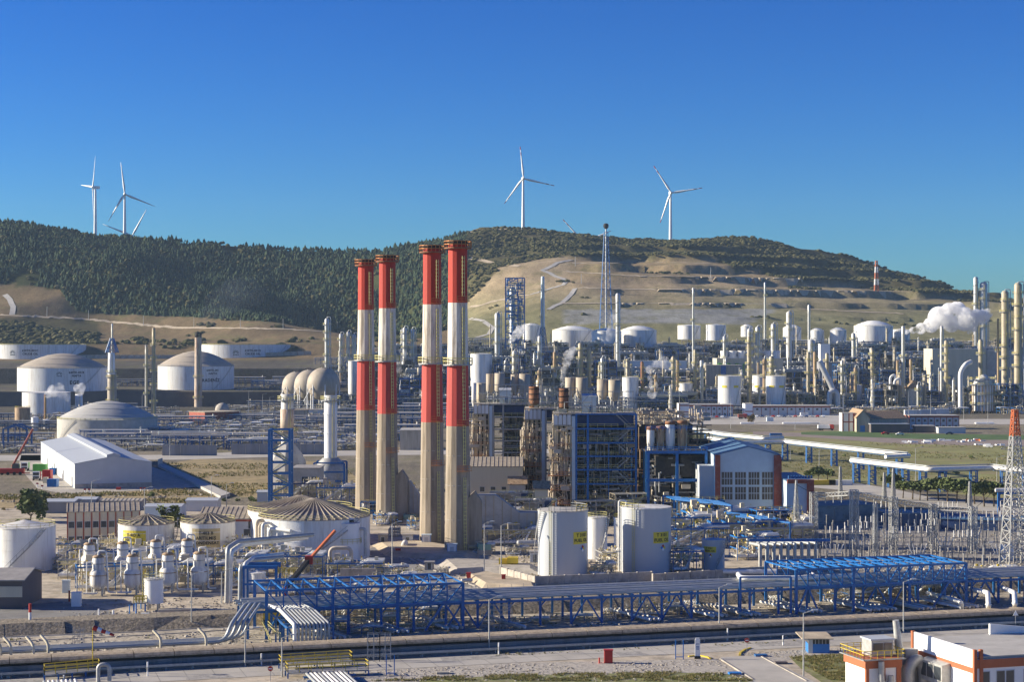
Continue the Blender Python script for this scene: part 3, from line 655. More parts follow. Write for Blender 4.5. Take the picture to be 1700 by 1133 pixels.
    for wl,a0,z0_,a1,z1_,mt in bands:
        Q={'f':lambda aa,zz,o: P(aa,-o,zz),'l':lambda aa,zz,o: P(-o,aa,zz),'r':lambda aa,zz,o: P(L+o,aa,zz)}[wl]
        b=MB(); b.add([Q(a0,z0_,.12),Q(a1,z0_,.12),Q(a1,z1_,.12),Q(a0,z1_,.12),Q(a0,z0_,0),Q(a1,z0_,0),Q(a1,z1_,0),Q(a0,z1_,0)],[(0,1,2,3),(4,5,1,0),(7,6,2,3),(0,3,7,4),(1,2,6,5)]); b.build('trim_band',M[mt],t)
    return t
# ---- lamp posts, hydrants, signs, vehicles
def lamp_post(px,py,top,label,arm=1.6,both=False,group='lamp posts along the plant roads',z0=0):
    g=G(px,py,z0); h=HC-(top-CY)/F*g.y-z0
    t=thing('lamp_post',label,'lamp post',(g.x,g.y,z0),group)
    MB().cyl((g.x,g.y,z0),(g.x,g.y,z0+h),.13,.08,8).build('pole',M['galv'],t)
    m=MB(); l=MB()
    for s in ((1,-1) if both else (1,)):
        m.cyl((g.x,g.y,z0+h-.05),(g.x+s*arm,g.y,z0+h+.45),.06,n=6); l.obox((g.x+s*(arm+.3),g.y,z0+h+.4),.9,.3,.18)
    a=m.build('arm',M['galv'],t); l.build('lamp_head',M['clad_white'],a); return t
def box_sign(px,py,w,h,label,txt,mt,post=1.0,tm='black',size=.4,rz=0): pass
def truck(loc,rz,label,bodym='white_clean',boxm='green',L=6.5):
    t=thing('truck',label,'truck',(0,0,0),'trucks parked by the warehouse')
    m=MB(); m.box(-1.2,-L/2,.9,1.2,-L/2+2.2,3.3); m.v=[(x,y+(.35 if z>2 and y<-L/2+.1 else 0),z) for x,y,z in m.v]; cb=m.build('cab',M[bodym],t)
    MB().box(-1.05,-L/2-.03,2.0,1.05,-L/2+.1,3.0).build('windscreen',M['glass'],cb)
    MB().box(-1.05,-L/2-.06,1.0,1.05,-L/2-.01,1.6).build('grille',M['black'],cb)
    MB().box(-1.25,-L/2+2.4,1.1,1.25,L/2,3.0).build('load_bed',M[boxm],t)
    MB().box(-.6,-L/2+.2,.6,.6,L/2-.1,.95).build('chassis',M['black'],t)
    for sx in (-1.05,1.05):
        for y in (-L/2+1.1,L/2-2.4,L/2-1.1): MB().cyl((sx-.17,y,.52),(sx+.17,y,.52),.52,n=14).build('wheel',M['tyre'],t)
    t.location=loc; t.rotation_euler=(0,0,rz); org[t]=Vector(loc); return t
def car_proto(colm,label,name='parked_car'):
    t=thing(name,label,'car',(0,0,0))
    m=MB(); pr=[(-2.1,.45),(-2.05,.85),(-1.2,.98),(-.6,1.42),(.75,1.45),(1.5,1.0),(2.1,.9),(2.15,.45)]
    for y0,y1 in ((-.85,.85),): m.add([(x,y0,z) for x,z in pr]+[(x,y1,z) for x,z in pr],[tuple(range(8)),tuple(reversed(range(8,16)))]+[(i,i+8,(i+1)%8+8,(i+1)%8) for i in range(8)])
    m.build('body',M[colm],t)
    m=MB(); pr=[(-1.08,1.0),(-.57,1.36),(.7,1.38),(1.35,1.0)]; m.add([(x,-.87,z) for x,z in pr]+[(x,.87,z) for x,z in pr],[(0,1,2,3),(7,6,5,4)]); m.build('side_window',M['glass'],t)
    for x in (-1.35,1.3):
        for y in (-.8,.8): MB().cyl((x,y-.1,.33),(x,y+.1,.33),.33,n=10).build('wheel',M['tyre'],t)
    return t
def bulk(label,cat,px,py,w,d,h,mt,name,z0=0,rz=0):
    g=G(px,py,z0); t=thing(name,label,cat,(g.x,g.y,z0)); m=MB(); m.obox(g,w,d,h,rz); m.build('body',M[mt],t)
    m=MB(); m.obox(g+Vector((0,0,h)),w+.15,d+.15,.12,rz)
    m.build('lid',M[mt],t); m=MB()
    ca,sa=math.cos(rz),math.sin(rz); k=max(2,int(w/.7))
    for i in range(k+1):
        a=-w/2+w*i/k; m.beam((g.x+a*ca+d/2*sa,g.y+a*sa-d/2*ca,z0+.1),(g.x+a*ca+d/2*sa,g.y+a*sa-d/2*ca,z0+h-.05),.12)
    m.build('rib',M[mt],t); return t
# ---- lattice mast
def lattice(mb, x, y, z0, h, w0, w1, n, t=.16, rz=0, k=None):
    ca,sa=math.cos(rz),math.sin(rz)
    def c(i,f):
        w=(w0+(w1-w0)*f)/2; dx,dy=((-1,-1),(1,-1),(1,1),(-1,1))[i%4]; dx*=w;dy*=w
        return (x+dx*ca-dy*sa,y+dx*sa+dy*ca,z0+h*f)
    for i in range(4): mb.beam(c(i,0),c(i,1),t)
    fs=[1-(1-j/n)**(k or 1) for j in range(n+1)]
    for j in range(n):
        for i in range(4):
            mb.beam(c(i,fs[j]),c(i+1,fs[j+1]),t*.6); mb.beam(c(i+1,fs[j]),c(i,fs[j+1]),t*.6); mb.beam(c(i,fs[j+1]),c(i+1,fs[j+1]),t*.6)
    return mb
# ---- prototypes for the dense process area (built round the origin, then copied)
pr=random.Random(21)
PROTO={}
def greeble(m, x0,x1,y0,y1,z0,z1,n,rr=(.12,.35),sides=6,tank=False):
    for i in range(n):
        r=pr.uniform(*rr); k=pr.random()
        x,y,z=pr.uniform(x0,x1),pr.uniform(y0,y1),pr.uniform(z0,z1)
        if k<.22: m.cyl((x,y,max(z0,z-pr.uniform(1,4))),(x,y,min(z1,z+pr.uniform(1,4))),r,n=sides)
        elif k<.72: x2=x+pr.uniform(-.5,.5)*(x1-x0); x2=min(x1,max(x0,x2)); m.cyl((min(x,x2),y,z),(max(x,x2),y,z),r,n=sides)
        elif k<.9: m.tube([(x,y0,z),(x,y,z),(x,y,max(z0,z-pr.uniform(2,6)))],r,sides)
        else:
            s=pr.uniform(.5,1.3); m.box(x-s,y-s*.6,z,x+s,y+s*.6,z+s)
def mk_frame(key,w,d,h,floors,bays,fm,seed,vessels=3,cooler=False,label='steel process frame'):
    pr.seed(seed); t=thing('process_unit',label,'plant structure',(0,0,0)); m=MB(); th=.38
    xs=[-w/2+w*i/bays for i in range(bays+1)]; ys=[-d/2,d/2] if d<9 else [-d/2,0,d/2]
    zs=[h*(i+1)/floors for i in range(floors)]
    for x in xs:
        for y in ys: m.beam((x,y,0),(x,y,h),th)
    for z in zs:
        for y in ys: m.beam((-w/2,y,z),(w/2,y,z),th,th*1.2)
        for x in xs: m.beam((x,-d/2,z),(x,d/2,z),th*.8)
    for i in range(bays):
        if pr.random()<.6:
            z=0
            for z1 in zs:
                m.beam((xs[i],-d/2,z),(xs[i+1],-d/2,z1),.2); 
                if pr.random()<.5: m.beam((xs[i+1],-d/2,z),(xs[i],-d/2,z1),.2)
                z=z1
    m.build('frame',M[fm],t)
    m=MB(); 
    for z in zs: m.box(-w/2+.3,-d/2+.3,z-.12,w/2*pr.choice((1,.6,.2)),d/2-.3,z+.0)
    m.build('deck',M['steel'],t)
    m=MB(); zl_=[0]+zs
    for i in range(bays):
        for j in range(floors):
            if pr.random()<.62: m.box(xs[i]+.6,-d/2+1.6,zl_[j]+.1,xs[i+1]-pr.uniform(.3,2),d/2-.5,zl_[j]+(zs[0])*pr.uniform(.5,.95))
    m.build('shade_box',M[pr.choice(['boiler_dark','boiler_dark','blue_dark'])],t)  # added dark boxes stand in for shaded gaps between decks and pipes
    m=MB()
    for z in zs: m.rail((-w/2,-d/2,z+.2),(w/2,-d/2,z+.2),1.1,.12,3)
    m.build('railing',M[pr.choice(['yellow_pale','yellow_pale','galv'])],t)
    m=MB(); greeble(m,-w/2,w/2,-d/2-.6,d/2,0.3,h,int(w*h/6),(.1,.28)); m.build('piping',M['pipe_white'],t)
    m=MB(); greeble(m,-w/2,w/2,-d/2-.4,d/2,0.3,h,int(w*h/10),(.1,.3)); m.build('rusty_piping',M[pr.choice(['rusty','pipe_beige','column_clad'])],t)
    m=MB(); greeble(m,-w/2,w/2,-d/2,d/2,0.3,h,int(w*h/22),(.15,.5)); m.build('equipment',M[pr.choice(['yellow','black','blue_bright','boiler_dark'])],t)
    for i in range(vessels):
        z=pr.choice([0]+zs[:-1])+.9; x=pr.uniform(-w/2+2,w/2-3); r=pr.uniform(.8,1.5); m=MB()
        if pr.random()<.5: m.lathe(x,pr.uniform(-d/3,0),[(0,z),(r*.7,z+.2),(r,z+.8),(r,z+h*.25),(r*.7,z+h*.25+.6),(0,z+h*.25+.8)],12)
        else: L=pr.uniform(3,6); m.cyl((x-L/2,-d/4,z+r),(x+L/2,-d/4,z+r),r,n=12); m.cyl((x-L/2-.5,-d/4,z+r),(x-L/2,-d/4,z+r),r*.5,r,n=12); m.cyl((x+L/2,-d/4,z+r),(x+L/2+.5,-d/4,z+r),r,r*.5,n=12)
        m.build('vessel',M[pr.choice(['white_dirty','silver','beige','column_clad','white','steel'])],t)
    if cooler:
        m=MB(); m.box(-w/2,-d/2,h+.6,w/2,d/2,h+2.2); m.build('air_cooler',M['galv'],t)
        m=MB()
        for i in range(int(w/4)): m.cyl((-w/2+2+i*4,0,h+2.2),(-w/2+2+i*4,0,h+2.9),1.7,n=14)
        m.build('fan_ring',M['galv'],t)
    m=MB(); z=0
    for j,z1 in enumerate(zs):
        a,b=(w/2-.5,w/2-4.5) if j%2 else (w/2-4.5,w/2-.5)
        for yy in (-d/2-.9,-d/2-.2): m.beam((a,yy,z),(b,yy,z1),.12,.3); m.beam((a,yy,z+1),(b,yy,z1+1),.08)
        z=z1
    m.build('stair',M['yellow_pale'],t)
    PROTO[key]=t
def mk_column(key,r,h,mt,seed,plats=5,taper=0,label='process column',side=True,skirt=True,head=True,cage='yellow_pale'):
    pr.seed(seed); t=thing('process_column',label,'column',(0,0,0)); m=MB()
    P=[(r*1.05,0),(r,2.5)]
    if taper: P+=[(r,h*.45),(r*(1-taper),h*.5)]
    P+=[(r*(1-taper),h-r*.7),(r*(1-taper)*.75,h-.25*r),(.1,h)]
    m.lathe(0,0,P,16); 
    for i in range(int(h/4)): 
        z=3+i*4; rr=r if z<h*.48 or not taper else r*(1-taper)
        if z<h-2: m.lathe(0,0,[(rr,z),(rr+.09,z),(rr+.09,z+.25),(rr,z+.25)],16,False)
    m.build('shell',M[mt],t)
    if head:
        m=MB(); m.tube(bend([(0,0,h-.3),(0,0,h+1.5),(r+.7,0,h+1.5),(r+.7,0,h*.2)],.9),.3,7); m.build('overhead_pipe',M['silver'],t)
    if side:
        m=MB(); a=pr.uniform(0,6); q=(math.cos(a)*(r+.6),-abs(math.sin(a))*(r+.6)); m.tube([(q[0],q[1],1),(q[0],q[1],h*pr.uniform(.6,.95)),(0,0,h*.97)],.22,6)
        m.build('side_pipe',M['pipe_white'],t)
    for i in range(plats):
        z=h*(.25+.75*(i+.6)/plats); rr=r*(1-taper if taper and z>h*.48 else 1)
        if z>h: break
        a0=pr.uniform(0,6.28); m=MB(); k=9; P=[(math.cos(a0+.45*j)*q_,math.sin(a0+.45*j)*q_) for j in range(k) for q_ in (rr,rr+1.3)]
        m.add([(x,y,z) for x,y in P]+[(x,y,z-.2) for x,y in P],[(2*j,2*j+1,2*j+3,2*j+2) for j in range(k-1)]+[(2*j+1+2*k,2*j+1,2*j+3,2*j+3+2*k) for j in range(k-1)])
        pf=m.build('platform',M['steel'],t); m=MB(); m.ringrail(0,0,rr+1.25,z,1.3,8,.14,True,a0,a0+.45*8); m.build('railing',M[cage],pf)
    m=MB(); a=pr.uniform(-2.6,-.5); 
    for s in (-.3,.3): m.beam((math.cos(a)*(r+.5)+s,math.sin(a)*(r+.5),1),(math.cos(a)*(r*(1-taper)+.5)+s,math.sin(a)*(r*(1-taper)+.5),h*.96),.12)
    m.build('ladder',M[cage],t); PROTO[key]=t
def mk_rack(key,L,d,h,fm,seed,np_=9,levels=2,label='pipe rack'):
    pr.seed(seed); t=thing('pipe_rack',label,'pipe rack',(0,0,0)); m=MB()
    k=max(2,int(L/6)); lv=[h-2.2*j for j in range(levels)]
    for i in range(k+1):
        x=-L/2+L*i/k
        for y in (-d/2,d/2): m.beam((x,y,0),(x,y,h+.4),.34)
        for z in lv: m.beam((x,-d/2-.3,z),(x,d/2+.3,z),.3)
    for z in lv:
        for y in (-d/2,d/2): m.beam((-L/2,y,z-.3),(L/2,y,z-.3),.24)
    for i in range(0,k,3): m.beam((-L/2+L*i/k,-d/2,0),(-L/2+L*(i+1)/k,-d/2,lv[-1]),.2)
    m.build('frame',M[fm],t)
    for z in lv:
        for j in range(np_):
            y=-d/2+.3+(d-.6)*j/(np_-1); r=pr.choice((.12,.18,.25,.34)); a=-L/2-pr.uniform(0,2); b=L/2+pr.uniform(0,2)
            m=MB(); P=[(a,y,z+r+.15),(b,y,z+r+.15)]
            if pr.random()<.35: P=[(a,y,z+r+.15),(b-3,y,z+r+.15),(b-3,y,z+2.1)]
            m.tube(bend(P,.6) if len(P)>2 else P,r,6); m.build('pipe',M[pr.choice(['pipe','pipe_white','pipe','silver','pipe_beige'])],t)
    PROTO[key]=t
def mk_skid(key,w,d,h,seed,fm='blue',label='low pipe and valve manifold'):
    pr.seed(seed); t=thing('valve_manifold',label,'pipework',(0,0,0)); m=MB()
    for i in range(int(w/5)+1):
        x=-w/2+i*5
        for y in (-d/2,d/2): m.beam((x,y,0),(x,y,h),.26)
        m.beam((x,-d/2,h),(x,d/2,h),.26); m.beam((x,-d/2,h*.5),(x,d/2,h*.5),.2)
    for y in (-d/2,d/2): m.beam((-w/2,y,h),(w/2,y,h),.24)
    m.build('frame',M[fm],t)
    m=MB(); 
    for j in range(int(d)): y=-d/2+j+.3; m.tube(bend([(-w/2,y,.7),(-w/2+pr.uniform(1,w*.6),y,.7),(-w/2+w*.7,y,h+.4),(w/2,y,h+.4)],.7),pr.uniform(.12,.28),6)
    m.build('header_pipe',M['pipe_white'],t)
    m=MB(); greeble(m,-w/2,w/2,-d/2,d/2,0.1,h+1.2,int(w*1.8),(.08,.2)); m.build('riser',M['cream'],t)
    m=MB(); greeble(m,-w/2,w/2,-d/2,d/2,0.1,h+.6,int(w*.8),(.1,.25)); m.build('branch_pipe',M['pipe_beige'],t)
    m=MB()
    for i in range(int(w*.8)):
        x,y,z=pr.uniform(-w/2,w/2),pr.uniform(-d/2,d/2),pr.uniform(.5,h+1); m.box(x-.25,y-.25,z,x+.25,y+.25,z+.5)
    m.build('valve',M[pr.choice(['yellow','orange','steel'])],t)
    m=MB(); m.rail((-w/2,-d/2,h*.55),(w/2,-d/2,h*.55),1.1,.09,2.5); m.build('railing',M['yellow_pale'],t); PROTO[key]=t
def mk_drum(key,L,r,mt,label='horizontal drum',z=1.2):
    t=thing('drum',label,'vessel',(0,0,0)); m=MB(); m.cyl((-L/2,0,z+r),(L/2,0,z+r),r,n=16)
    for s in (-1,1): m.cyl((s*L/2,0,z+r),(s*(L/2+.35*r),0,z+r),r,r*.8,n=16); m.cyl((s*(L/2+.35*r),0,z+r),(s*(L/2+.55*r),0,z+r),r*.8,r*.3,n=16)
    m.build('shell',M[mt],t); 
    for s in (-.3,.3): MB().box(s*L-.25,-r*.8,0,s*L+.25,r*.8,z+r*.4).build('saddle',M['concrete'],t)
    m=MB(); m.cyl((0,0,z+2*r-.1),(0,0,z+2*r+.8),.25,n=8); m.cyl((L*.3,0,z+2*r-.1),(L*.3,0,z+2*r+.6),.18,n=8); m.build('nozzle',M['steel'],t); PROTO[key]=t
mk_frame('fa',18,12,18,4,3,'blue',1,4); mk_frame('fb',26,10,12,3,4,'steel',2,4,True); mk_frame('fc',11,10,30,7,2,'blue_mid',3,3)
mk_frame('fd',15,10,14,3,3,'steel',4,5); mk_frame('fe',30,12,9,2,5,'blue_dark',5,5,True); mk_frame('ff',12,12,22,5,2,'column_clad',6,4); mk_frame('fg',20,9,8,2,4,'blue',7,3)
mk_column('ca',1.6,44,'column_clad',1,6); mk_column('cb',1.3,34,'silver',2,5); mk_column('cc',2.2,38,'white_dirty',3,6,.3); mk_column('cd',1.1,28,'rusty',4,3); mk_column('ce',1.5,30,'silver',5,5,.25); mk_column('cf',.9,40,'column_clad',6,3,head=False)
mk_rack('ra',44,8,8,'blue_mid',1,9,2); mk_rack('rb',36,9,6,'blue',2,10,1); mk_rack('rc',50,7,9,'blue_mid',3,8,2); mk_rack('rd',30,7,5,'blue_dark',4,8,2)
mk_skid('sa',24,9,3.5,1); mk_skid('sb',18,8,3,2,'steel'); mk_skid('sc_',30,7,4,3,'blue_dark'); mk_skid('sd',20,10,4,5,'blue')
mk_drum('da',9,1.6,'white'); mk_drum('db',7,1.2,'silver'); mk_drum('dc',6,1.3,'beige')
first=set()
def put(key,x,y,z,rz=0,label=None,group=None,scale=1.0):
    t=PROTO[key]
    if key not in first:
        first.add(key); t.location=(x,y,z); t.rotation_euler=(0,0,rz); t.scale=scale if hasattr(scale,'__len__') else (scale,)*3
        if label: t['label']=label
        if group: t['group']=group
        return t
    return dup(t,(x,y,z),rz,label,group,scale)
# ================================================================ left side, foreground to back
PI=math.pi
# --- ground patches, roads
psheet('plant_ground',[(-200,2000),(-700,1133),(-900,1000),(-700,840),(300,836),(640,850),(1100,850),(1350,846),(2200,850),(2600,1000),(2600,1133),(2000,2000)],mat('yard_ground',(.48,.41,.31),.95,var=.35,scale=.16,dirt=(.27,.225,.16),damt=.85,bump=.4,rust=(.42,.40,.36),ramt=.6),.02)
psheet('field_grass',[(1120,722),(1340,716),(1700,728),(2100,735),(2100,835),(1690,832),(1400,800),(1180,790)],mat('grass_field',(.22,.22,.07),.95,var=.35,scale=.05,dirt=(.26,.2,.10),damt=.75,bump=.4),.03)
psheet('dry_field',[(270,772),(330,762),(560,768),(600,800),(445,828),(400,826)],mat('dry_grass',(.33,.25,.12),.95,var=.3,scale=.1,dirt=(.17,.15,.06),damt=.7,bump=.4),.035)
psheet('dry_strip',[(-300,823),(60,822),(240,816),(300,812),(380,828),(300,840),(0,845),(-300,846)],mat('dry_scrub_ground',(.36,.27,.13),.95,var=.45,scale=.25,dirt=(.13,.11,.05),damt=.7,bump=.5),.04)
psheet('warehouse_yard',[(30,775),(62,812),(110,822),(290,812),(345,808),(250,775),(150,745),(40,740)],M['concrete'],.05)
psheet('road',[(-300,757),(300,756),(420,750),(620,748),(1200,744),(1200,750),(600,757),(430,760),(300,764),(-300,768)],M['asphalt_pale'],.05)
psheet('road',[(-400,1064),(0,1053),(250,1044),(520,1028),(520,1038),(260,1056),(0,1068),(-400,1082)],M['asphalt_pale'],.05)
psheet('road',[(-500,1033),(0,1010),(100,1000),(150,1005),(250,1040),(0,1054),(-500,1070)],M['asphalt'],.045)
psheet('road',[(620,930),(660,905),(700,920),(760,960),(900,975),(1300,985),(1300,1000),(900,1004),(760,985),(700,955)],M['asphalt_pale'],.045)
psheet('road',[(600,915),(640,905),(690,930),(790,975),(740,978),(640,935)],M['asphalt'],.055)
# service road of the foreground, parallel to the duct and rack
U=Vector((.958,.287,0)); V_=Vector((-.287,.958,0)); O=Vector((0,315,0))
def K(s,t,z=0): p=O+U*s+V_*t; p.z=z; return p
def ks(name,pts,mt,z): return sheet(name,[K(a,b) for a,b in pts],M[mt] if isinstance(mt,str) else mt,z)
ks('service_road',[(-230,-33.5),(-230,-25.5),(230,-25.5),(230,-33.5)],'asphalt_pale',.06)
psheet('side_road',[(1195,1093),(1262,1090),(1300,1108),(1350,1133),(1480,1200),(1380,1260),(1250,1133)],M['asphalt_pale'],.075)
gr=mat('verge_grass',(.17,.18,.055),.95,var=.4,scale=.5,dirt=(.28,.24,.16),damt=.8,bump=.4)
gp=mat('verge_gravel',(.45,.41,.35),.95,var=.3,scale=1.2,dirt=(.22,.2,.17),damt=.7,bump=.5)
psheet('gravel_verge',[(560,1118),(860,1102),(1190,1096),(1250,1133),(1350,1250),(500,1250),(480,1133)],gp,.05)
psheet('grass_verge',[(700,1129),(900,1122),(1100,1118),(1215,1121),(1255,1140),(1330,1250),(600,1250)],gr,.07)
psheet('gravel_verge',[(1232,1088),(1330,1080),(1420,1075),(1420,1088),(1330,1090),(1290,1103),(1262,1092)],gp,.05)
psheet('grass_verge',[(1310,1092),(1420,1086),(1440,1133),(1440,1180),(1380,1145),(1330,1112)],gr,.06)
ks('stone_bank_ground',[(-230,-21),(-230,13),(160,13),(160,-21)],mat('yard_rubble',(.47,.41,.31),.95,var=.4,scale=.6,dirt=(.17,.15,.12),damt=.7,bump=.6),.055)
# stone bank behind the rack
m=MB()
for i in range(60):
    a=-120+i*5; j=lambda: rnd.uniform(-.4,.4)
    m.add([tuple(K(a,14+j(),0)),tuple(K(a+5,14+j(),0)),tuple(K(a+5,17.5+j(),1.8)),tuple(K(a,17.5+j(),1.8)),tuple(K(a+5,23,1.8)),tuple(K(a,23,1.8)),tuple(K(a,24.5,0)),tuple(K(a+5,24.5,0))],[(0,1,2,3),(3,2,4,5),(5,4,7,6)])
o=m.build('stone_bank',M['stone_slope']); o['kind']='structure'
# --- long concrete duct
t=thing('concrete_duct','long raised concrete duct with rounded brown cap crossing the whole foreground','duct',K(0,-22.5))
a,b=-200,200
m=MB(); m.add([tuple(K(s,tt,z)) for s in (a,b) for tt,z in ((-22.5,0),(-22.5,1.45),(-18.6,1.45),(-18.6,0))],[(0,4,5,1),(1,5,6,2),(2,6,7,3)]); m.build('side_wall',M['wall_dark'] if 0 else mat('duct_wall',(.27,.26,.25),.9,var=.15,scale=.3,dirt=(.12,.11,.1),damt=.5,streak=True),t)
m=MB(); pf=[(-21.6,1.9),(-22.9,1.92),(-22.95,2.2),(-22.5,2.5),(-21.8,2.65),(-20.4,2.7),(-19.2,2.6),(-18.4,2.3),(-18.3,1.92),(-19.4,1.9)]
n_=66
for i in range(n_):
    s0=a+(b-a)*i/n_+.06; s1=a+(b-a)*(i+1)/n_-.06; k=len(pf)
    m.add([tuple(K(s,tt,z)) for s in (s0,s1) for tt,z in pf],[(j,j+k,j+k+1,j+1) for j in range(k-1)]+[tuple(range(k)),tuple(range(2*k-1,k-1,-1))])
m.build('cap_slab',mat('duct_cap',(.42,.34,.24),.9,var=.25,scale=.9,dirt=(.16,.13,.09),damt=.6),t)
m=MB(); m.add([tuple(K(s,tt,z)) for s in (a,b) for tt,z in ((-21.9,1.4),(-21.9,2.1),(-19.2,2.1),(-19.2,1.4))],[(0,4,5,1),(1,5,6,2),(2,6,7,3)]); m.build('gap_shade_strip',M['black'],t)  # solid black strip paints the shade under the overhanging cap
# guard rail along the road
t=thing('guard_rail','long grey steel guard rail beside the service road under the concrete duct','guard rail',K(0,-24.3))
m=MB(); m.beam(K(-150,-24.3,.75),K(150,-24.3,.75),.12,.35); m.build('beam',M['galv'],t)
m=MB()
for i in range(75): m.beam(K(-150+i*4,-24.2,0),K(-150+i*4,-24.2,.85),.14)
m.build('post',M['galv'],t)
t=thing('roadside_pipe','thin grey service pipe running on low sleepers along the guard rail','pipe',K(0,-23.7))
MB().tube([K(-150,-23.75,.5),K(150,-23.75,.5)],.16,8).build('pipe',M['pipe'],t)
m=MB(); [m.obox(K(-148+i*9,-23.75,0),.5,.6,.35) for i in range(33)]; m.build('sleeper',M['concrete'],t)
# --- main pipe rack
t=thing('main_pipe_rack','long blue steel pipe rack with grey pipes crossing the middle of the foreground','pipe rack',K(-47,0))
DZ=4.9; m=MB(); lg=None; k=31
S=[-46+5.7*i for i in range(k)]
for i,s in enumerate(S):
    for tt in (.4,5.2,11.2):
        if tt==5.2 and i%2: continue
        MB().beam(K(s,tt,0),K(s,tt,DZ),.42).build('leg',M['blue'],t)
    m.beam(K(s,-.2,DZ-.1),K(s,12,DZ-.1),.36)
    m.beam(K(s,.4,DZ-1.5),K(s+1.1,.4,DZ-.3),.2)
for tt in (.2,5.2,11.4): m.beam(K(S[0],tt,DZ-.35),K(S[-1],tt,DZ-.35),.3,.4)
m.build('deck_beam',M['blue'],t)
m=MB()
for i in (6,7,10,12,13,20,21,23,24,29):
    if i+1<k:
        mid=(S[i]+S[i+1])/2; m=MB(); m.beam(K(S[i],.4,.1),K(mid,.4,DZ-.4),.26); m.beam(K(mid,.4,DZ-.4),K(S[i+1],.4,.1),.26); m.build('brace',M['blue'],t)
for j in range(14):
    tt=.3+j*.84; r=[.16,.24,.3,.2,.36,.28][j%6]
    MB().tube([K(S[0]-1+(j%3),tt,DZ+.1+r),K(S[-1]+6,tt,DZ+.1+r)],r,8).build('pipe',M[['pipe','pipe','silver','pipe'][j%4]],t)
m=MB()
for i in range(95): m.beam(K(-10+i*1.5*1.5,11.9,DZ),K(-10+i*1.5*1.5,11.9,DZ+1.0),.06) if -10+i*2.25<S[-1] else None
m.build('vent_stub',M['galv'],t)
def box_truss(s0,s1,n,label):
    t=thing('truss_bridge',label,'truss bridge',K(s0,0,0),'blue truss bridges over the pipe rack'); z0,z1=DZ+.05,DZ+3.25
    for s in (s0,s0+(s1-s0)*.33,s0+(s1-s0)*.66,s1):
        for tt in (-.6,12.6): MB().beam(K(s,tt,0),K(s,tt,z1),.5).build('tower_leg',M['blue'],t)
    m=MB()
    for tt in (-.6,12.6):
        for z in (z0,z1): m.beam(K(s0,tt,z),K(s1,tt,z),.36)
    m.build('chord',M['blue'],t)
    m=MB(); d=MB(); tp=MB()
    for i in range(n+1):
        s=s0+(s1-s0)*i/n
        for tt in (-.6,12.6): m.beam(K(s,tt,z0),K(s,tt,z1),.24)
        tp.beam(K(s,-.6,z1),K(s,12.6,z1),.24)
        if i<n:
            e=s0+(s1-s0)*(i+1)/n; f=(i<n/2)
            for tt in (-.6,12.6): d.beam(K(s,tt,z1 if f else z0),K(e,tt,z0 if f else z1),.2)
            tp.beam(K(s,-.6,z1),K(e,12.6,z1),.16); tp.beam(K(s,6,z1),K(e,6,z1),.2)
    m.build('vertical',M['blue'],t); d.build('diagonal',M['blue'],t); tp.build('top_beam',M['blue'],t)
    b=MB()
    for s,e in ((s1-(s1-s0)*.2,s1),(s0,s0+(s1-s0)*.13)):
        mid=(s+e)/2
        for tt in (-.6,): b.beam(K(s,tt,.1),K(mid,tt,z0),.3); b.beam(K(mid,tt,z0),K(e,tt,.1),.3)
    b.build('leg_brace',M['blue'],t)
box_truss(-43,-9,12,'left blue truss bridge boxing in the pipe rack, near the striped chimneys')
box_truss(54,89,15,'right blue truss bridge boxing in the pipe rack, below the switchyard')
# hoop gate on the rack
t=thing('pipe_gantry','small blue goalpost gantry standing over the rack pipes','gantry',K(43,0)); m=MB(); m.beam(K(43,-.4,0),K(43,-.4,DZ+2.4),.4); m.beam(K(53,-.4,0),K(53,-.4,DZ+2),.4); m.beam(K(43,-.4,DZ+2.3),K(53,-.4,DZ+2.0),.3); m.build('frame',M['blue'],t)
m=MB(); m.tube(bend([K(49,14,DZ+.8),K(46,6,DZ+1.2),K(56,3,DZ+1.2),K(70,4,DZ+1)],1.5),.5,10); m.build('crossing_pipe',M['pipe_white'],t)
# --- pipes leaving the rack towards the camera and dropping behind the duct
t=thing('pipe_bundle','bundle of parallel grey pipes sloping off the left rack end and dropping behind the duct','pipes',K(-40,-10))
for j in range(10):
    s=-41+j*.62; r=.32 if j==0 else .2
    MB().tube(bend([K(s-1.2,2,DZ+.4),K(s,-2,DZ+.2),K(s,-16.4+j*.05,DZ-.2),K(s,-16.4+j*.05,.2)],.8),r,8).build('pipe',M['pipe' if j else 'pipe_white'],t)
m=MB(); 
for q in (-4,-8,-12,-15.5):
    m.beam(K(-42,q,DZ-.7),K(-34.6,q,DZ-.7),.26); m.beam(K(-42,q,0),K(-42,q,DZ-.7),.26); m.beam(K(-34.6,q,0),K(-34.6,q,DZ-.7),.26)
m.beam(K(-42,-15.5,DZ-.8),K(-42,0,DZ-.8),.25); m.build('support',M['blue'],t)
m=MB(); m.rail(K(-43,-15,2.2),K(-43,-2,2.2),1.1,.08,1.5); m.rail(K(-44.5,-15,1),K(-44.5,-5,3.4),1.1,.08,1.5); m.build('railing',M['yellow_pale'],t)
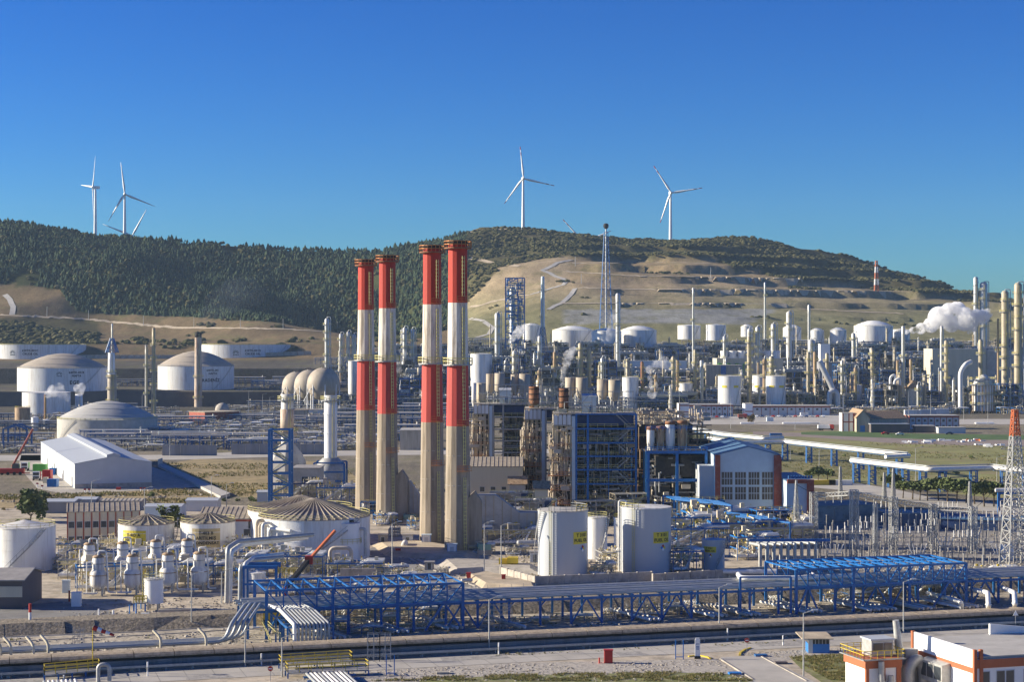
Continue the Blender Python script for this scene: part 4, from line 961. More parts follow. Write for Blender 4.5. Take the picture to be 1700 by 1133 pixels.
# big pipes on the left behind the duct
t=thing('ground_pipes','long grey pipes on the ground behind the duct at left, rising to the rack','pipes',K(-60,-12))
for j,r in enumerate((.32,.3,.26,.22)):
    tt=-15.5+j*1.1; e=-52+j*1.1
    MB().tube(bend([K(-160,tt,2.5),K(e,tt,2.5),K(e+1.2,tt+.5,5.2),K(e+4+2,3+j,5.6),K(-38,4+j,5.5)],2.0),r,10).build('pipe',M['pipe'],t)
m=MB(); [m.obox(K(-150+i*8,-13.6,0),.5,4.6,2.1,.29) for i in range(13)]; m.build('sleeper',M['concrete'],t)
for i,(s,tt) in enumerate([(-84.5,-16.6),(-86,-16.2),(-79,-16.2),(-62,-16.4),(-55,-16.5),(-81.2,-17)]):
    g=K(s,tt); tube_thing('gooseneck_pipe',['white bent pipe end, first of the cluster at far left behind the duct','smaller white bent pipe leaning beside the first at far left','white bent pipe with blue support left of the windsock','white gooseneck pipe standing alone above the duct','right gooseneck pipe near the blue stub frame','short slanted white pipe rising from the duct at far left'][i],'pipe',bend([g+Vector((0,0,.2)),g+Vector((0,0,3.6)),g+Vector((-1.4,1.0,4.7))],.7),.22,'cream',8)
# --- lower-left rail platforms and pipe ends
def rail_box(label,px0,py0,px1,py1,n=1,base='blue',z=.9):
    a=G(px0,py0,z); b=G(px1,py1,z); t=thing('railed_platform',label,'platform',(a.x,a.y,0))
    m=MB(); m.rail(a,b,1.25,.09,1.6); m.rail(a+V_*2.2,b+V_*2.2,1.25,.09,1.6); m.rail(a,a+V_*2.2,1.25,.09,1.1); m.rail(b,b+V_*2.2,1.25,.09,1.1); m.build('railing',M['yellow'],t)
    m=MB(); c=(b-a); m.beam(a+V_*1.1,b+V_*1.1,2.2,.15) if 0 else m.add([tuple(a),tuple(b),tuple(b+V_*2.2),tuple(a+V_*2.2),tuple(a-Vector((0,0,.2))),tuple(b-Vector((0,0,.2))),tuple(b+V_*2.2-Vector((0,0,.2))),tuple(a+V_*2.2-Vector((0,0,.2)))],[(0,1,2,3),(0,4,5,1),(1,5,6,2),(3,2,6,7)]); m.build('deck',M['steel'],t)
    m=MB()
    for i in range(5):
        p=a.lerp(b,i/4)
        for q in (0,2.2): pp=p+V_*q; m.beam((pp.x,pp.y,0),(pp.x,pp.y,z-.1),.2)
    m.build('support',M[base],t); return t
rail_box('yellow railed platform in the lower left corner under the windsock',74,1122,165,1113)
rail_box('upper yellow railed walkway between duct and service road',467,1106,585,1098)
rail_box('lower yellow railed walkway above the white pipe bundle',478,1118,612,1113)
for lab,px,py,L,nn in (('bundle of white pipes running out of the bottom edge left of centre',520,1119,14,10),('short bundle of pipes at the very bottom left beside the bent vent',85,1132,6,8)):
    g=G(px,py,.8); t=thing('pipe_bundle',lab,'pipes',(g.x,g.y,0))
    for j in range(nn):
        p=g+U*(j*.62-1)
        MB().tube([p,p-V_*L-U*0],.22,8).build('pipe',M['pipe_white' if j%3 else 'pipe'],t)
    m=MB(); [m.beam(g-U*1.6-V_*q+Vector((0,0,-.35)),g+U*(nn*.62)-V_*q+Vector((0,0,-.35)),.25) for q in (1,4,8)]; m.build('sleeper',M['blue'],t)
g=G(163,1134); tube_thing('vent_pipe','grey inverted U shaped vent pipe at the bottom left','pipe',bend([g,g+Vector((0,0,2.6)),g+Vector((1.6,.2,2.6)),g+Vector((1.6,.2,.2))],.8),.3,'galv')
# windsocks
def windsock(px,py,top,label,pole='yellow',s=1.0):
    g=G(px,py); z=HC-(top-CY)/F*g.y; t=thing('windsock',label,'windsock',(g.x,g.y,0)); MB().cyl((g.x,g.y,0),(g.x,g.y,z),.09,.06,8).build('pole',M[pole],t)
    for i in range(5):
        a=i*.62*s; MB().cyl((g.x+.1+a,g.y,z-a*.38),(g.x+.1+a+.62*s,g.y,z-(a+.62*s)*.38),(.42-.05*i)*s,(.42-.05*(i+1))*s,10,False).build('sock_band',M['red' if i%2==0 else 'white_clean'],t)
windsock(154,1118,1043,'red and white windsock on a yellow pole at the lower left')
# --- left filter plant
def vessel2(key):
    t=thing('filter_vessel','','vessel',(0,0,0)); m=MB()
    m.lathe(0,0,[(0,1.0),(1.1,1.25),(1.65,2.0),(1.7,2.4),(1.7,4.0),(1.6,4.5),(1.15,4.95),(1.15,5.2)],18); m.build('lower_shell',M['white_dirty'],t)
    m=MB(); m.lathe(0,0,[(1.17,5.2),(1.17,7.0),(1.0,7.5),(.55,7.85),(0,7.95)],18); m.build('upper_shell',M['white_dirty'],t)
    m=MB(); m.lathe(0,0,[(1.73,3.9),(1.79,3.9),(1.79,4.05),(1.73,4.05)],18,False); m.lathe(0,0,[(1.0,7.45),(1.2,7.45),(1.05,7.7),(.6,7.95)],18); m.build('rusty_flange',M['rusty'],t)
    for a in (.8,2.4,3.9,5.5): MB().beam((1.3*math.cos(a),1.3*math.sin(a),0),(1.4*math.cos(a),1.4*math.sin(a),2.2),.28).build('leg',M['galv'],t)
    m=MB(); m.tube(bend([(0,0,7.8),(0,0,8.7),(1.6,-.2,8.7),(1.9,-.2,3),(1.9,-.2,.6),(3.5,-.6,.6)],.5),.17,7); m.tube(bend([(0,-1.2,.6),(0,-2.2,.6),(-2.5,-2.2,.6)],.4),.2,7); m.tube([(-2.1,-.8,.3),(-2.1,-.8,6.5),(0,0,6.6)],.13,6)
    m.build('pipe',M['pipe_white'],t); m=MB(); m.lathe(0,0,[(1.15,6.1),(1.22,6.1),(1.22,6.3),(1.15,6.3)],18,False); m.build('band',M['steel'],t); PROTO[key]=t
vessel2('fv')
vn=['first from the left','second from the left','third from the left','rightmost']
for i,(px,py) in enumerate([(160,991),(217,989),(276,986),(328,984)]):
    g=G(px,py); put('fv',g.x,g.y+1.7,0,0,f'rusty topped white filter vessel, {vn[i]} in the front row','filter vessels of the left plant')
for i,(px,py) in enumerate([(145,966),(201,964),(256,960),(308,958)]):
    g=G(px,py); put('fv',g.x,g.y+1.7,0,.4,f'white filter vessel, {vn[i]} in the back row','filter vessels of the left plant',1.0)
t=tank(240,271,1004,964,'small clean white tank with yellow ladder before the filter vessels','flat',.3,'white_clean','white_dirty',z0=1.2,ladder=-1.2,rail='yellow_pale',bands=0,n=28)
x,y,r,z0,zt=info[t]; [MB().beam((x+r*.7*math.cos(a),y+r*.7*math.sin(a),0),(x+r*.7*math.cos(a),y+r*.7*math.sin(a),1.2),.3).build('leg',M['galv'],t) for a in (.8,2.4,3.9,5.5)]
for i,(px,py,z,c) in enumerate([(231,1002,1.6,'yellow'),(133,990,0,0)]):
    if c:
        g=G(px,py,z); t=thing('yellow_platform','small bright yellow railed platform on blue legs left of the clean white tank','platform',(g.x,g.y,0)); m=MB(); m.rail(g+Vector((-1,0,0)),g+Vector((1.1,0,0)),1.1,.13,.5); m.rail(g+Vector((-1,1.6,0)),g+Vector((1.1,1.6,0)),1.1,.13,.6); m.build('railing',M['yellow'],t)
        m=MB(); m.box(g.x-1.1,g.y-.1,z-.2,g.x+1.2,g.y+1.7,z); m.build('deck',M['steel'],t); m=MB(); [m.beam((g.x+a,g.y+.1,0),(g.x+a,g.y+.1,z-.2),.25) for a in (-1,1.1)]; m.build('leg',M['blue_bright'],t)
for i,(a,b,py,zz) in enumerate([(160,235,941,2.2),(215,286,934,2.4)]):
    p=G(a,py,zz); q=G(b,py,zz); t=thing('long_drum',['long white horizontal drum behind the filter vessels','shorter white horizontal drum in front of the left condensate tank'][i],'drum',(p.x,p.y,0)); MB().cyl(p,q,1.0,n=16).build('shell',M['white_clean'],t)
    for f in (.2,.8): c=p.lerp(q,f); MB().box(c.x-.3,c.y-.8,0,c.x+.3,c.y+.8,zz-.7).build('saddle',M['concrete'],t)
for i,(px,py,key,sc_) in enumerate([(190,978,'sd',(.75,.5,1.2)),(285,974,'sd',(.8,.5,1.2)),(345,968,'sa',(.6,.6,1.1)),(180,950,'sa',(.7,.5,1.3)),(265,948,'sd',(.7,.5,1.2)),(395,955,'sb',(.7,.8,1.4)),(435,940,'sa',(.6,.8,1)),(350,938,'sb',(.8,.6,1.0)),(130,960,'sb',(.4,.8,1.4)),(470,948,'sa',(.5,.8,1.1)),(500,960,'sd',(.5,.6,1.2)),(540,960,'sb',(.6,.8,1.1)),(590,962,'sa',(.5,.6,1.)),(655,975,'sb',(.5,.6,.8)),
    (560,1030,'sb',(.6,.6,.8)),(620,1040,'sb',(.5,.5,.6)),(690,1030,'sa',(.5,.5,.6)),(530,1052,'sd',(.5,.5,.6)),(1090,1020,'sb',(.6,.5,.5)),(1500,985,'sb',(.8,1,.6)),(1560,975,'sd',(.7,1,.6)),(1450,990,'sb',(.7,.9,.6)),(1630,965,'sb',(.9,1,.8))]):
    g=G(px,py); put(key,g.x,g.y,0,rnd.choice([0,.05,.29,-.05]),auto('crowded pipework with valves',px,py),None,sc_)
# vertical dark posts and small cabinets
for i,(px,py,w,h,mt,lab) in enumerate([(127,1008,1.7,2.6,'white_clean','white cabinet left of the front filter vessels'),(110,985,1.4,2.4,'light_blue','pale blue control cabinet beside the dark shed'),(241,1036,1.3,1.7,'clad_white','white framed notice box beside the red cabinet'),(226,1036,1.1,1.5,'red','red fire hose cabinet below the clean white tank'),
   (1010,1102,1.3,2.0,'red','red fire hose box standing on gravel in the foreground'),(836,970,.8,1.8,'red','red fire hydrant box near the left bund corner'),(778,965,.9,1.6,'red','red hydrant box by the path left of the bund'),(661,922,1.2,1.4,'red','red box on the road behind the blue truss bridge'),(115,1000,.3,2,'red','thin red fire post beside the pale cabinet')]):
    g=G(px,py); t=thing('cabinet',lab,'cabinet',(g.x,g.y,0)); MB().obox(g,w,w*.7,h).build('body',M[mt],t); MB().obox(g+Vector((0,0,h)),w+.15,w*.7+.15,.12).build('top',M[mt],t); m=MB(); m.obox(g+Vector((0,-w*.36,.15)),w*.8,.05,h*.85); m.build('door',M[mt],t)
def post(px,py,top,label,bands,r=.14,name='marker_post'):
    g=G(px,py); h=HC-(top-CY)/F*g.y; t=thing(name,label,'post',(g.x,g.y,0)); n=len(bands)
    for i,b in enumerate(bands): MB().cyl((g.x,g.y,h*i/n),(g.x,g.y,h*(i+1)/n),r,n=8).build('band',M[b],t)
post(50,1047,1003,'tall marker post, red above white, at the left road',['white_clean','white_clean','red'],.25)
post(164,1032,1012,'short white post standing right of the filter plant road',['white_clean'],.15); post(188,1032,1014,'leaning style white marker post at the verge',['white_clean','white_clean'],.2)
post(206,1037,1027,'short red hydrant post on the verge',['red'],.16); post(995,1103,1093,'small red hydrant on gravel left of the red box',['red','red'],.12)
post(215,1031,1005,'left blue pole below the clean white tank',['blue_bright'],.1); post(226,1020,1003,'second blue pole below the clean white tank',['blue_bright'],.14); post(234,1012,1002,'third blue pole below the clean white tank',['blue_bright'],.12)
# low wall block
g=G(290,1030); t=thing('low_wall','low grey concrete wall block right of the white notice box','wall',(g.x,g.y,0)); MB().obox(g,5.5,.5,1.9,.1).build('wall',M['concrete'],t)
# dark shed at left edge
t=building('dark_shed','dark open shed with grey roof cut by the left edge','shed',(G(-60,1012).x,G(-60,1012).y),(G(37,1012).x,G(37,1012).y),14,5.2,'wall_dark','roof_grey',0,1.4,ridge_along=True,ov=.5)
b=org[t]; m=MB(); m.box(b.x,b.y-.15,2.2,b.x+10.9,b.y-.02,4.2); m.build('wall_panel',M['cream'],t)
# --- left tanks
t=tank(-8,91,952,880,'white cone roofed tank cut by the left edge','cone',1.5,'white','white_dirty',stair=(-.35,.9),ladder=None,ribs=0)
ta=tank(197,289,926,874,'left condensate tank, white with a yellow T-403 A sign','cone',2.0,'white_dirty','rib_roof',ribs=20,stair=(.75,2.0),group='condensate tanks')
tank_sign(ta,['T-403 A','ARITILMIŞ','KONDENSAT'],-.28,3.9,.98,6.0,4.4)
tb=tank(300,390,927,871,'right condensate tank, white with a tan T-403 B sign','cone',2.0,'white','rib_roof',ribs=20,stair=(1.6,2.9),group='condensate tanks')
tank_sign(tb,['T-403 B','ARITILMIŞ','KONDENSAT'],.1,4.5,.98,6.6,4.4,'sign_tan')
t=tank(412,585,905,854,'rear white tank with fanned brown ribbed roof','cone',3.4,'white','rib_roof',ribs=40)
t=tank(430,614,936,866,'large front white tank with fanned brown ribbed roof','cone',4.0,'white','rib_roof',ribs=46,stair=(-.1,.95))
x,y,r,z0,zt=info[t]
for i,(a,zz,rr,mt) in enumerate([(-1.15,zt-1.5,.42,'pipe_white'),(-1.02,zt-.5,.5,'pipe_beige'),(-.9,zt-1.2,.35,'pipe_beige'),(-.78,zt-.8,.4,'pipe_white'),(-.3,zt-2.2,.4,'pipe_white')]):
    q=lambda k,z,a=a:(x+(r+k)*math.sin(a),y-(r+k)*math.cos(a),z)
    P=[q(.2,zz),q(1.2+.3*i,zz),q(1.2+.3*i,.6)] if i<4 else [q(.5,zz),(x+(r+.6)*math.sin(-.75),y-(r+.6)*math.cos(-.75),zz+.3),(x+(r+.9)*math.sin(-.75),y-(r+.9)*math.cos(-.75),.5)]
    MB().tube(bend(P,1),rr,8).build('feed_pipe',M[mt],t)
t=tank(552,598,934,872,'white vessel with a black collar and conical hat before the ribbed tank','cone',0.8,'white_clean','white_clean',bands=0,rail=None,n=32,name='capped_vessel')
x,y,r,z0,zt=info[t]; MB().lathe(x,y,[(r*.55,zt+.3),(r*.62,zt+.3),(r*.62,zt+1.0),(r*.55,zt+1.0)],24).build('collar',M['black'],t); MB().lathe(x,y,[(r*.75,zt+1.0),(r*.4,zt+1.5),(.05,zt+1.7)],24).build('hat',M['white_clean'],t)
MB().ringrail(x,y,r+.3,z0+4,1.1,18,.08).build('gallery_rail',M['yellow_pale'],t); MB().tube(bend([(x+r,y-.6,zt-1.2),(x+r+1.2,y-.6,zt-1.2),(x+r+1.2,y-.6,1)],.8),.38,8).build('down_pipe',M['silver'],t)
tube_thing('header_pipe','brown capped hooked pipe before the capped vessel','pipe',bend([G(548,942),G(548,942)+Vector((0,0,4.2)),G(583,942)+Vector((0,0,4.2)),G(583,942)],1.2),.42,'pipe_beige')
for i,(P,r,mt,lab) in enumerate([
  ([(381,1000,0),(383,1000,9.5),(400,985,9.5),(510,972,9.8)],.5,'pipe_white','thick white pipe rising then running right past the filter plant'),
  ([(376,1002,0),(378,1002,10.5),(395,988,10.5),(520,974,10.5)],.42,'galv','grey elbowed pipe above the thick white pipe'),
  ([(398,1010,0),(399,1010,7.8),(420,998,7.8),(470,992,7.8)],.38,'pipe','grey pipe elbow behind the left rack end'),
  ([(405,1010,0),(406,1010,8.2),(422,996,8.2),(470,990,8.2)],.38,'pipe_white','second grey white pipe elbow behind the left rack end')]):
    tube_thing('elbow_pipe',lab,'pipe',bend([(G(a,b).x,G(a,b).y,z) for a,b,z in P],1.3),r,mt)
g=G(434,1012); t=thing('portal_gantry','blue portal frame holding a small white tank at the left rack end','frame',(g.x,g.y,0)); m=MB()
for a in (-3.3,2.8):
    for b in (0,5): m.beam((g.x+a,g.y+b,0),(g.x+a,g.y+b,8),.4)
for b in (0,5): m.beam((g.x-3.5,g.y+b,7.8),(g.x+3,g.y+b,7.8),.6); m.beam((g.x-3.5,g.y+b,4.6),(g.x+3,g.y+b,4.6),.35)
m.build('frame',M['blue'],t); m=MB(); m.rail((g.x+3,g.y,6.2),(g.x+7,g.y,6.2),1.2,.14,1); m.rail((g.x+3,g.y+2,6.2),(g.x+7,g.y+2,6.2),1.2,.14,1); m.build('railing',M['yellow'],t)
t=tank(413,441,985,954,'small white tank inside the blue portal frame','cone',.6,'white_dirty','white_dirty',bands=1,rail=None,n=24)
# bund wall with panels
g=G(565,968); t=thing('panel_wall','grey ribbed concrete wall right below the capped vessel','wall',(g.x,g.y,0)); MB().box(g.x,g.y,0,g.x+7.3,g.y+.4,2.9).build('wall',M['concrete'],t); m=MB(); [m.box(g.x+i*.9,g.y-.12,0,g.x+i*.9+.14,g.y-.002,2.9) for i in range(9)]; m.build('rib',M['concrete'],t)
# mobile crane boom
a=W(474,976,318); b=W(513,930,325); c=W(556,882,330); t=thing('crane','telescopic crane boom, black below and orange above, rising right over the pipework','crane',(a.x,a.y,0))
MB().beam(a,b,.7).build('lower_boom',M['black'],t); MB().beam(b,c,.45).build('upper_boom',M['orange'],t); MB().obox(b-Vector((0,0,.8)),1.4,1.2,1.5).build('joint',M['red'],t); MB().obox(Vector((a.x-1,a.y,0)),5.5,2.6,2.6).build('carrier',M['yellow'],t); MB().beam((a.x,a.y,2.6),a,.8).build('mast',M['red'],t)
for q in (-2.2,0,1.8): MB().cyl((a.x-1+q,a.y-1.5,.6),(a.x-1+q,a.y-1.1,.6),.6,n=12).build('wheel',M['tyre'],t)
# --- office with red pilasters
p0=G(112,909); p1=G(232,906); Lb=(p1-p0).length
wn=[('f',Lb*(i+.5)/9,z,1.3,1.5) for i in range(9) for z in (1.0,4.6)]
bd=[('f',Lb*i/9-.14,0,Lb*i/9+.14,8.3,'brick_red') for i in range(10)]
t=building('office_building','beige two-storey building with dark red pilasters and corrugated roof behind the tanks','building',p0,p1,12,8.3,'cream','rib_roof',0,1.6,windows=wn,bands=bd)
p0=G(283,905); p1=G(420,905); building('low_annex','low cream building with tan roof between condensate tanks and ribbed tank','building',(G(330,900).x,G(330,900).y),(G(412,900).x,G(412,900).y),16,5.5,'clad_white','rib_roof',0,2.2,windows=[('f',12,1.5,1.6,1.6),('f',15,1.5,1.6,1.6)],bands=[('f',0,5,17,5.5,'brick_red')])
# small sheds row y~845
for i,(a,b,pb,h,d,wm,rm,lab) in enumerate([(62,123,853,3.2,8,'wall_grey','roof_white','long low shed with striped white roof beside the conifer'),(123,158,848,3,7,'roof_white','roof_white','rounded pale blue tarpaulin shelter right of the striped shed'),(240,300,862,3.2,9,'light_blue','roof_white','pale grey shed near the left condensate tank, with turquoise front'),(309,360,850,3,8,'clad_white','roof_white','small white prefabricated office beside the red flag'),(427,444,835,3,5,'clad_white','roof_white','tiny white hut by the gate left of the blue stair tower'),(166,236,758-0+90,2.6,6,'wall_grey','concrete','low grey concrete shelter behind the red pilaster building')]):
    building('shed',lab,'shed',G(a,pb),G(b,pb),d,h,wm,rm,0,.5)
# --- warehouse
p0=Vector((-147.6,610,0)); p1=Vector((-123.3,618.4,0)); 
t=building('warehouse','large white warehouse with low gabled roof on the left','warehouse',p0,p1,142,8.3,'clad_white','roof_white',0,2.3,windows=[('l',d,.3,2.2,3.2) for d in (9,40,78,110)],bands=[('f',0,0,25.7,1.6,'concrete')],ridge_along=False,ov=.15)
u=(p1-p0).normalized(); v=Vector((-u.y,u.x,0)); m=MB(); c=p0+u*12.9
m.add([tuple(c-u*2.3+v*b_+Vector((0,0,10.6))) for b_ in (-.1,142)]+[tuple(c+u*2.3+v*b_+Vector((0,0,10.6))) for b_ in (-.1,142)]+[tuple(c-u*2.3+v*b_+Vector((0,0,11.3))) for b_ in (-.1,142)]+[tuple(c+u*2.3+v*b_+Vector((0,0,11.3))) for b_ in (-.1,142)]+[tuple(c+v*b_+Vector((0,0,11.9))) for b_ in (-.1,142)],[(0,1,5,4),(2,6,7,3),(4,5,9,8),(8,9,7,6),(0,4,8,6,2)]); m.build('ridge_vent',M['roof_white'],t)
m=MB(); [m.add([tuple(p0-u*.16+v*(i*3)+Vector((0,0,z))) for z in (0,8.2)]+[tuple(p0-u*.16+v*(i*3+.12)+Vector((0,0,z))) for z in (0,8.2)],[(0,2,3,1)]) for i in range(48)]; m.build('cladding_joint',M['wall_grey'],t)
for i,(px,py,w,d,h,mt,lab) in enumerate([(67,783,5,2.6,2.6,'green','green skip with red rim beside the warehouse'),(79,796,3,2.6,3.2,'red','bright red skip in front of the green container'),(88,809,3.2,2.6,2.6,'blue','dark blue container at the warehouse corner'),(88,789,2,2,2.4,'blue_bright','bright blue bin against the warehouse wall'),(76,803,1.5,1.5,2,'cream','small cream crate behind the blue container'),(197,814,1.3,1,.8,'red','small red box in front of the warehouse')]):
    bulk(lab,'container',px,py,w,d,h,mt,'container',rz=-.1)
g=G(42,782); truck((g.x,g.y,0),R(8),'white cab truck with green bed farther from the camera'); g=G(61,798); truck((g.x,g.y,0),R(10),'white cab truck carrying a green and red load, nearer','white_clean','red')
g=G(20,789); t=thing('mobile_crane','dark red mobile crane with raised lattice boom beside the trucks','crane',(g.x,g.y,0)); MB().obox(g+Vector((0,0,.8)),9,2.6,1.6,.1).build('carrier',M['red'],t); MB().obox(g+Vector((1.5,0,2.4)),2.5,2.4,1.8,.1).build('cab',M['glass'],t); MB().beam(g+Vector((0,0,3)),g+Vector((7,3,17)),.7).build('boom',M['brick_red'],t); MB().obox(g+Vector((0,0,.4)),13,.4,.4,.1).build('outrigger',M['red'],t)
for q in (-3.4,-1.2,1.2,3.4): MB().cyl((g.x+q,g.y-1.5,.6),(g.x+q,g.y-1.1,.6),.6,n=10).build('wheel',M['tyre'],t)
for i,(px,py) in enumerate([(62,812),(70,816),(141,822),(240,820),(148,822),(234,820)]):
    g=G(px,py-3); t=thing('barrier_post','red and white barrier stand at the edge of the warehouse yard','barrier',(g.x,g.y,0),'red and white barrier stands'); MB().cyl(g,g+Vector((0,0,.9)),.16,n=6).build('stem',M['white_clean'],t); MB().obox(g+Vector((0,0,.9)),.8,.2,.5).build('board',M['red'],t)
# channel beside warehouse
a=[G(262,776),G(270,773),G(382,824),G(366,829)]; m=MB(); m.prism([(p.x,p.y) for p in a],0,.9); m.add([(a[0].x,a[0].y,.9),(a[1].x,a[1].y,.9),(a[1].x,a[1].y,3),(a[0].x,a[0].y,3)],[(0,1,2,3)])
o=m.build('concrete_channel',M['concrete_light']); tag(o,'straight pale concrete channel running diagonally right of the warehouse','channel')
# --- broad grey dome tank and its neighbours
t=tank(97,260,731,699,'broad grey dome tank behind the warehouse','dome',9.0,'concrete_light','dome_pale',rail='yellow_pale',bands=0,stair=(-.9,-.5),n=64)
t=tank(31,177,651,612,'left domed naphtha tank with white shell and grey dome','dome',11,'white','dome_grey',z0=11.4,bands=3,rail='galv',stair=(.55,1.2),n=64)
x,y,r,z0,zt=info[t]; tank_sign(t,['640TK-001B','NAFTA'],.55,zt-4.6,2.2,1,1,None); 
def logo(t,a,z,s):
    x,y,r,z0,zt=info[t]; m=MB()
    for i in range(7):
        q=R(-75+25*i); 
        for k in (.55,.9):
            px_,pz=math.sin(q)*s*k,math.cos(q)*s*k; on_cyl(m,[(px_-s*.13,pz-s*.1),(px_+s*.13,pz-s*.1),(px_+s*.09,pz+s*.12),(px_-s*.09,pz+s*.12)],[(0,1,2,3)],x,y,r+.1,a,z)
    for i in range(4): on_cyl(m,[(-s*.8+i*s*.45,-s*.55),(-s*.5+i*s*.45,-s*.55),(-s*.5+i*s*.45,-s*.25),(-s*.8+i*s*.45,-s*.25)],[(0,1,2,3)],x,y,r+.1,a,z)
    m.build('emblem',M['glass'],t)
logo(t,.17,zt-5.0,2.3)
m=MB(); v,f=text_pts('EGE',4.0); on_cyl(m,v,f,x,y,r+.1,.5,zt-11); m.build('tank_name',M['black'],t)
t=tank(263,388,650,609,'right domed naphtha tank lettered KARADENIZ','dome',12,'white','dome_grey',z0=10.5,bands=3,rail='galv',stair=(.6,1.3),n=64)
x,y,r,z0,zt=info[t]; tank_sign(t,['640TK-001','NAFTA'],.62,zt-4.4,2.2,1,1,None); logo(t,.24,zt-4.8,2.3)
m=MB(); v,f=text_pts('KARADENİZ',3.3); on_cyl(m,v,f,x,y,r+.1,.5,zt-11); m.build('tank_name',M['black'],t)
for a,b,lab,sa in ((-15,141,'left crude oil tank, low and wide, at the foot of the hill','620TK-001C'),(325,482,'right crude oil tank, low and wide, at the foot of the hill','620TK-001D')):
    t=tank(a,b,602,573,lab,'float',3,'white','white_dirty',z0=30,bands=1,rail='yellow_pale',stair=(.75,1.25),n=72); x,y,r,z0,zt=info[t]; tank_sign(t,[sa,'CRUDE OIL'],.35 if a>0 else .1,zt-7,2.7,1,1,None); logo(t,.0 if a>0 else -.28,zt-8,3)
t=tank(38,116,693,653,'plain white tank below the left naphtha tank','flat',.6,'white','white_dirty',z0=0,bands=0,rail=None)
t=tank(25,50,706,678,'brown rusted small tank at far left','cone',.6,'rusty','rusty',rail='yellow',bands=1,n=24)
for a,b,c,d,lab in ((52,64,716,694,'slim white silo left of the grey dome tank'),(72,82,712,698,'shorter slim white silo by the blue portal')): tank(a,b,c,d,lab,'cone',.6,'white_clean','white_clean',rail=None,bands=0,n=20)
# stacks at left
def cyl_stack(px,pyb,pyt,w,label,mt,z0=0,*,Y=None,parts=(),name='stack',gal=(),cat='stack',wt=None,helix=False,mouth=None,group=None):
    g=G(px,pyb,z0) if Y is None else W(px,pyb,Y)
    if Y: z0=g.z; g.z=0
    r=w/2/F*g.y; rt=(wt or w*.9)/2/F*g.y; zt=Z_(pyt,g.y); t=thing(name,label,cat,(g.x,g.y,z0),group); m=MB(); k=max(3,int((zt-z0)/6)); 
    m.lathe(g.x,g.y,[(r+(rt-r)*i/k,z0+(zt-z0)*i/k) for i in range(k+1)]+[(rt*.7,zt)],18)
    for i in range(1,k): q=r+(rt-r)*i/k; z=z0+(zt-z0)*i/k; m.lathe(g.x,g.y,[(q,z),(q+.1,z),(q+.1,z+.3),(q,z+.3)],18,False)
    m.build('shaft',M[mt],t)
    for f in gal:
        z=z0+(zt-z0)*f; q=r+(rt-r)*f; m=MB(); m.lathe(g.x,g.y,[(q,z-.25),(q+1.2,z-.25),(q+1.2,z),(q,z)],16,False); pf=m.build('gallery',M['steel'],t); MB().ringrail(g.x,g.y,q+1.15,z,1.3,12,.14).build('railing',M['yellow_pale'],pf)
    if helix:
        m=MB(); n=60; P=[(g.x+rt*1.05*math.cos(i*.45),g.y+rt*1.05*math.sin(i*.45),z0+(zt-z0)*(.45+.55*i/n)) for i in range(n+1)]; m.tube(P,.22,4); m.build('strake',M[mt],t)
    if mouth: m=MB(); m.lathe(g.x,g.y,[(rt+.05,zt-4),(rt+.12,zt-4),(rt+.12,zt+.1),(rt*.8,zt+.1)],18); m.build('mouth',M[mouth],t)
    m=MB(); [m.beam((g.x+r*.5+s,g.y-r*.9-.3,z0+1),(g.x+rt*.5+s,g.y-rt*.9-.3,zt-1),.13) for s in (-.3,.3)]; m.build('ladder',M['yellow_pale'],t)
    return t,g,zt
cyl_stack(329,676,552,13,'rust streaked stack with a black mouth left of centre','rust_streaked',0,gal=(.12,.4),helix=True,mouth='soot',wt=11)
cyl_stack(255,690,545,9,'old tan column with long ladders beside the right naphtha tank','column_clad',0,gal=(.15,.35,.5,.65,.8),wt=5)
cyl_stack(243,690,573,5,'thin dark pipe stack hugging the old tan column','steel',0,gal=(.3,.7)); 
cyl_stack(185,622,586,12,'white upper drum of the blue topped flare stack','white_clean',Y=1250,gal=(.1,)); 
t,g,zt=cyl_stack(186,686,620,16,'beige base vessel of the blue topped flare stack','beige',0,gal=(.3,.6,.9))
t,g,zt=cyl_stack(186,586,538,3,'needle tip above the blue cage at left','white_clean',Y=1250); m=MB(); lattice(m,g.x,g.y,Z_(586,1250),10,7.5,2,3,.5); m.build('cage',M['blue'],t)
t,g,zt=cyl_stack(131,690,655,13,'short white vent stack giving off steam at far left','white_clean',0,gal=())
cyl_stack(75,700,655,4,'thin rust red vent pipe before the plain white tank','rusty_orange',0)
# blue portal crane at left edge
g=G(25,752); t=thing('portal_crane','dark blue arched portal frame by the left edge','frame',(g.x,g.y,0)); m=MB(); w=5.3; h=12.5
for b in (0,8): m.beam((g.x-w,g.y+b,0),(g.x-w,g.y+b,h-2),.7); m.beam((g.x+w,g.y+b,0),(g.x+w,g.y+b,h-2),.7); m.beam((g.x-w,g.y+b,h-2),(g.x,g.y+b,h),.7); m.beam((g.x+w,g.y+b,h-2),(g.x,g.y+b,h),.7); m.beam((g.x-w,g.y+b,h-5),(g.x+w,g.y+b,h-5),.3); m.beam((g.x,g.y+b,h),(g.x,g.y+b,3),.35)
m.build('frame',M['blue_mid'],t)
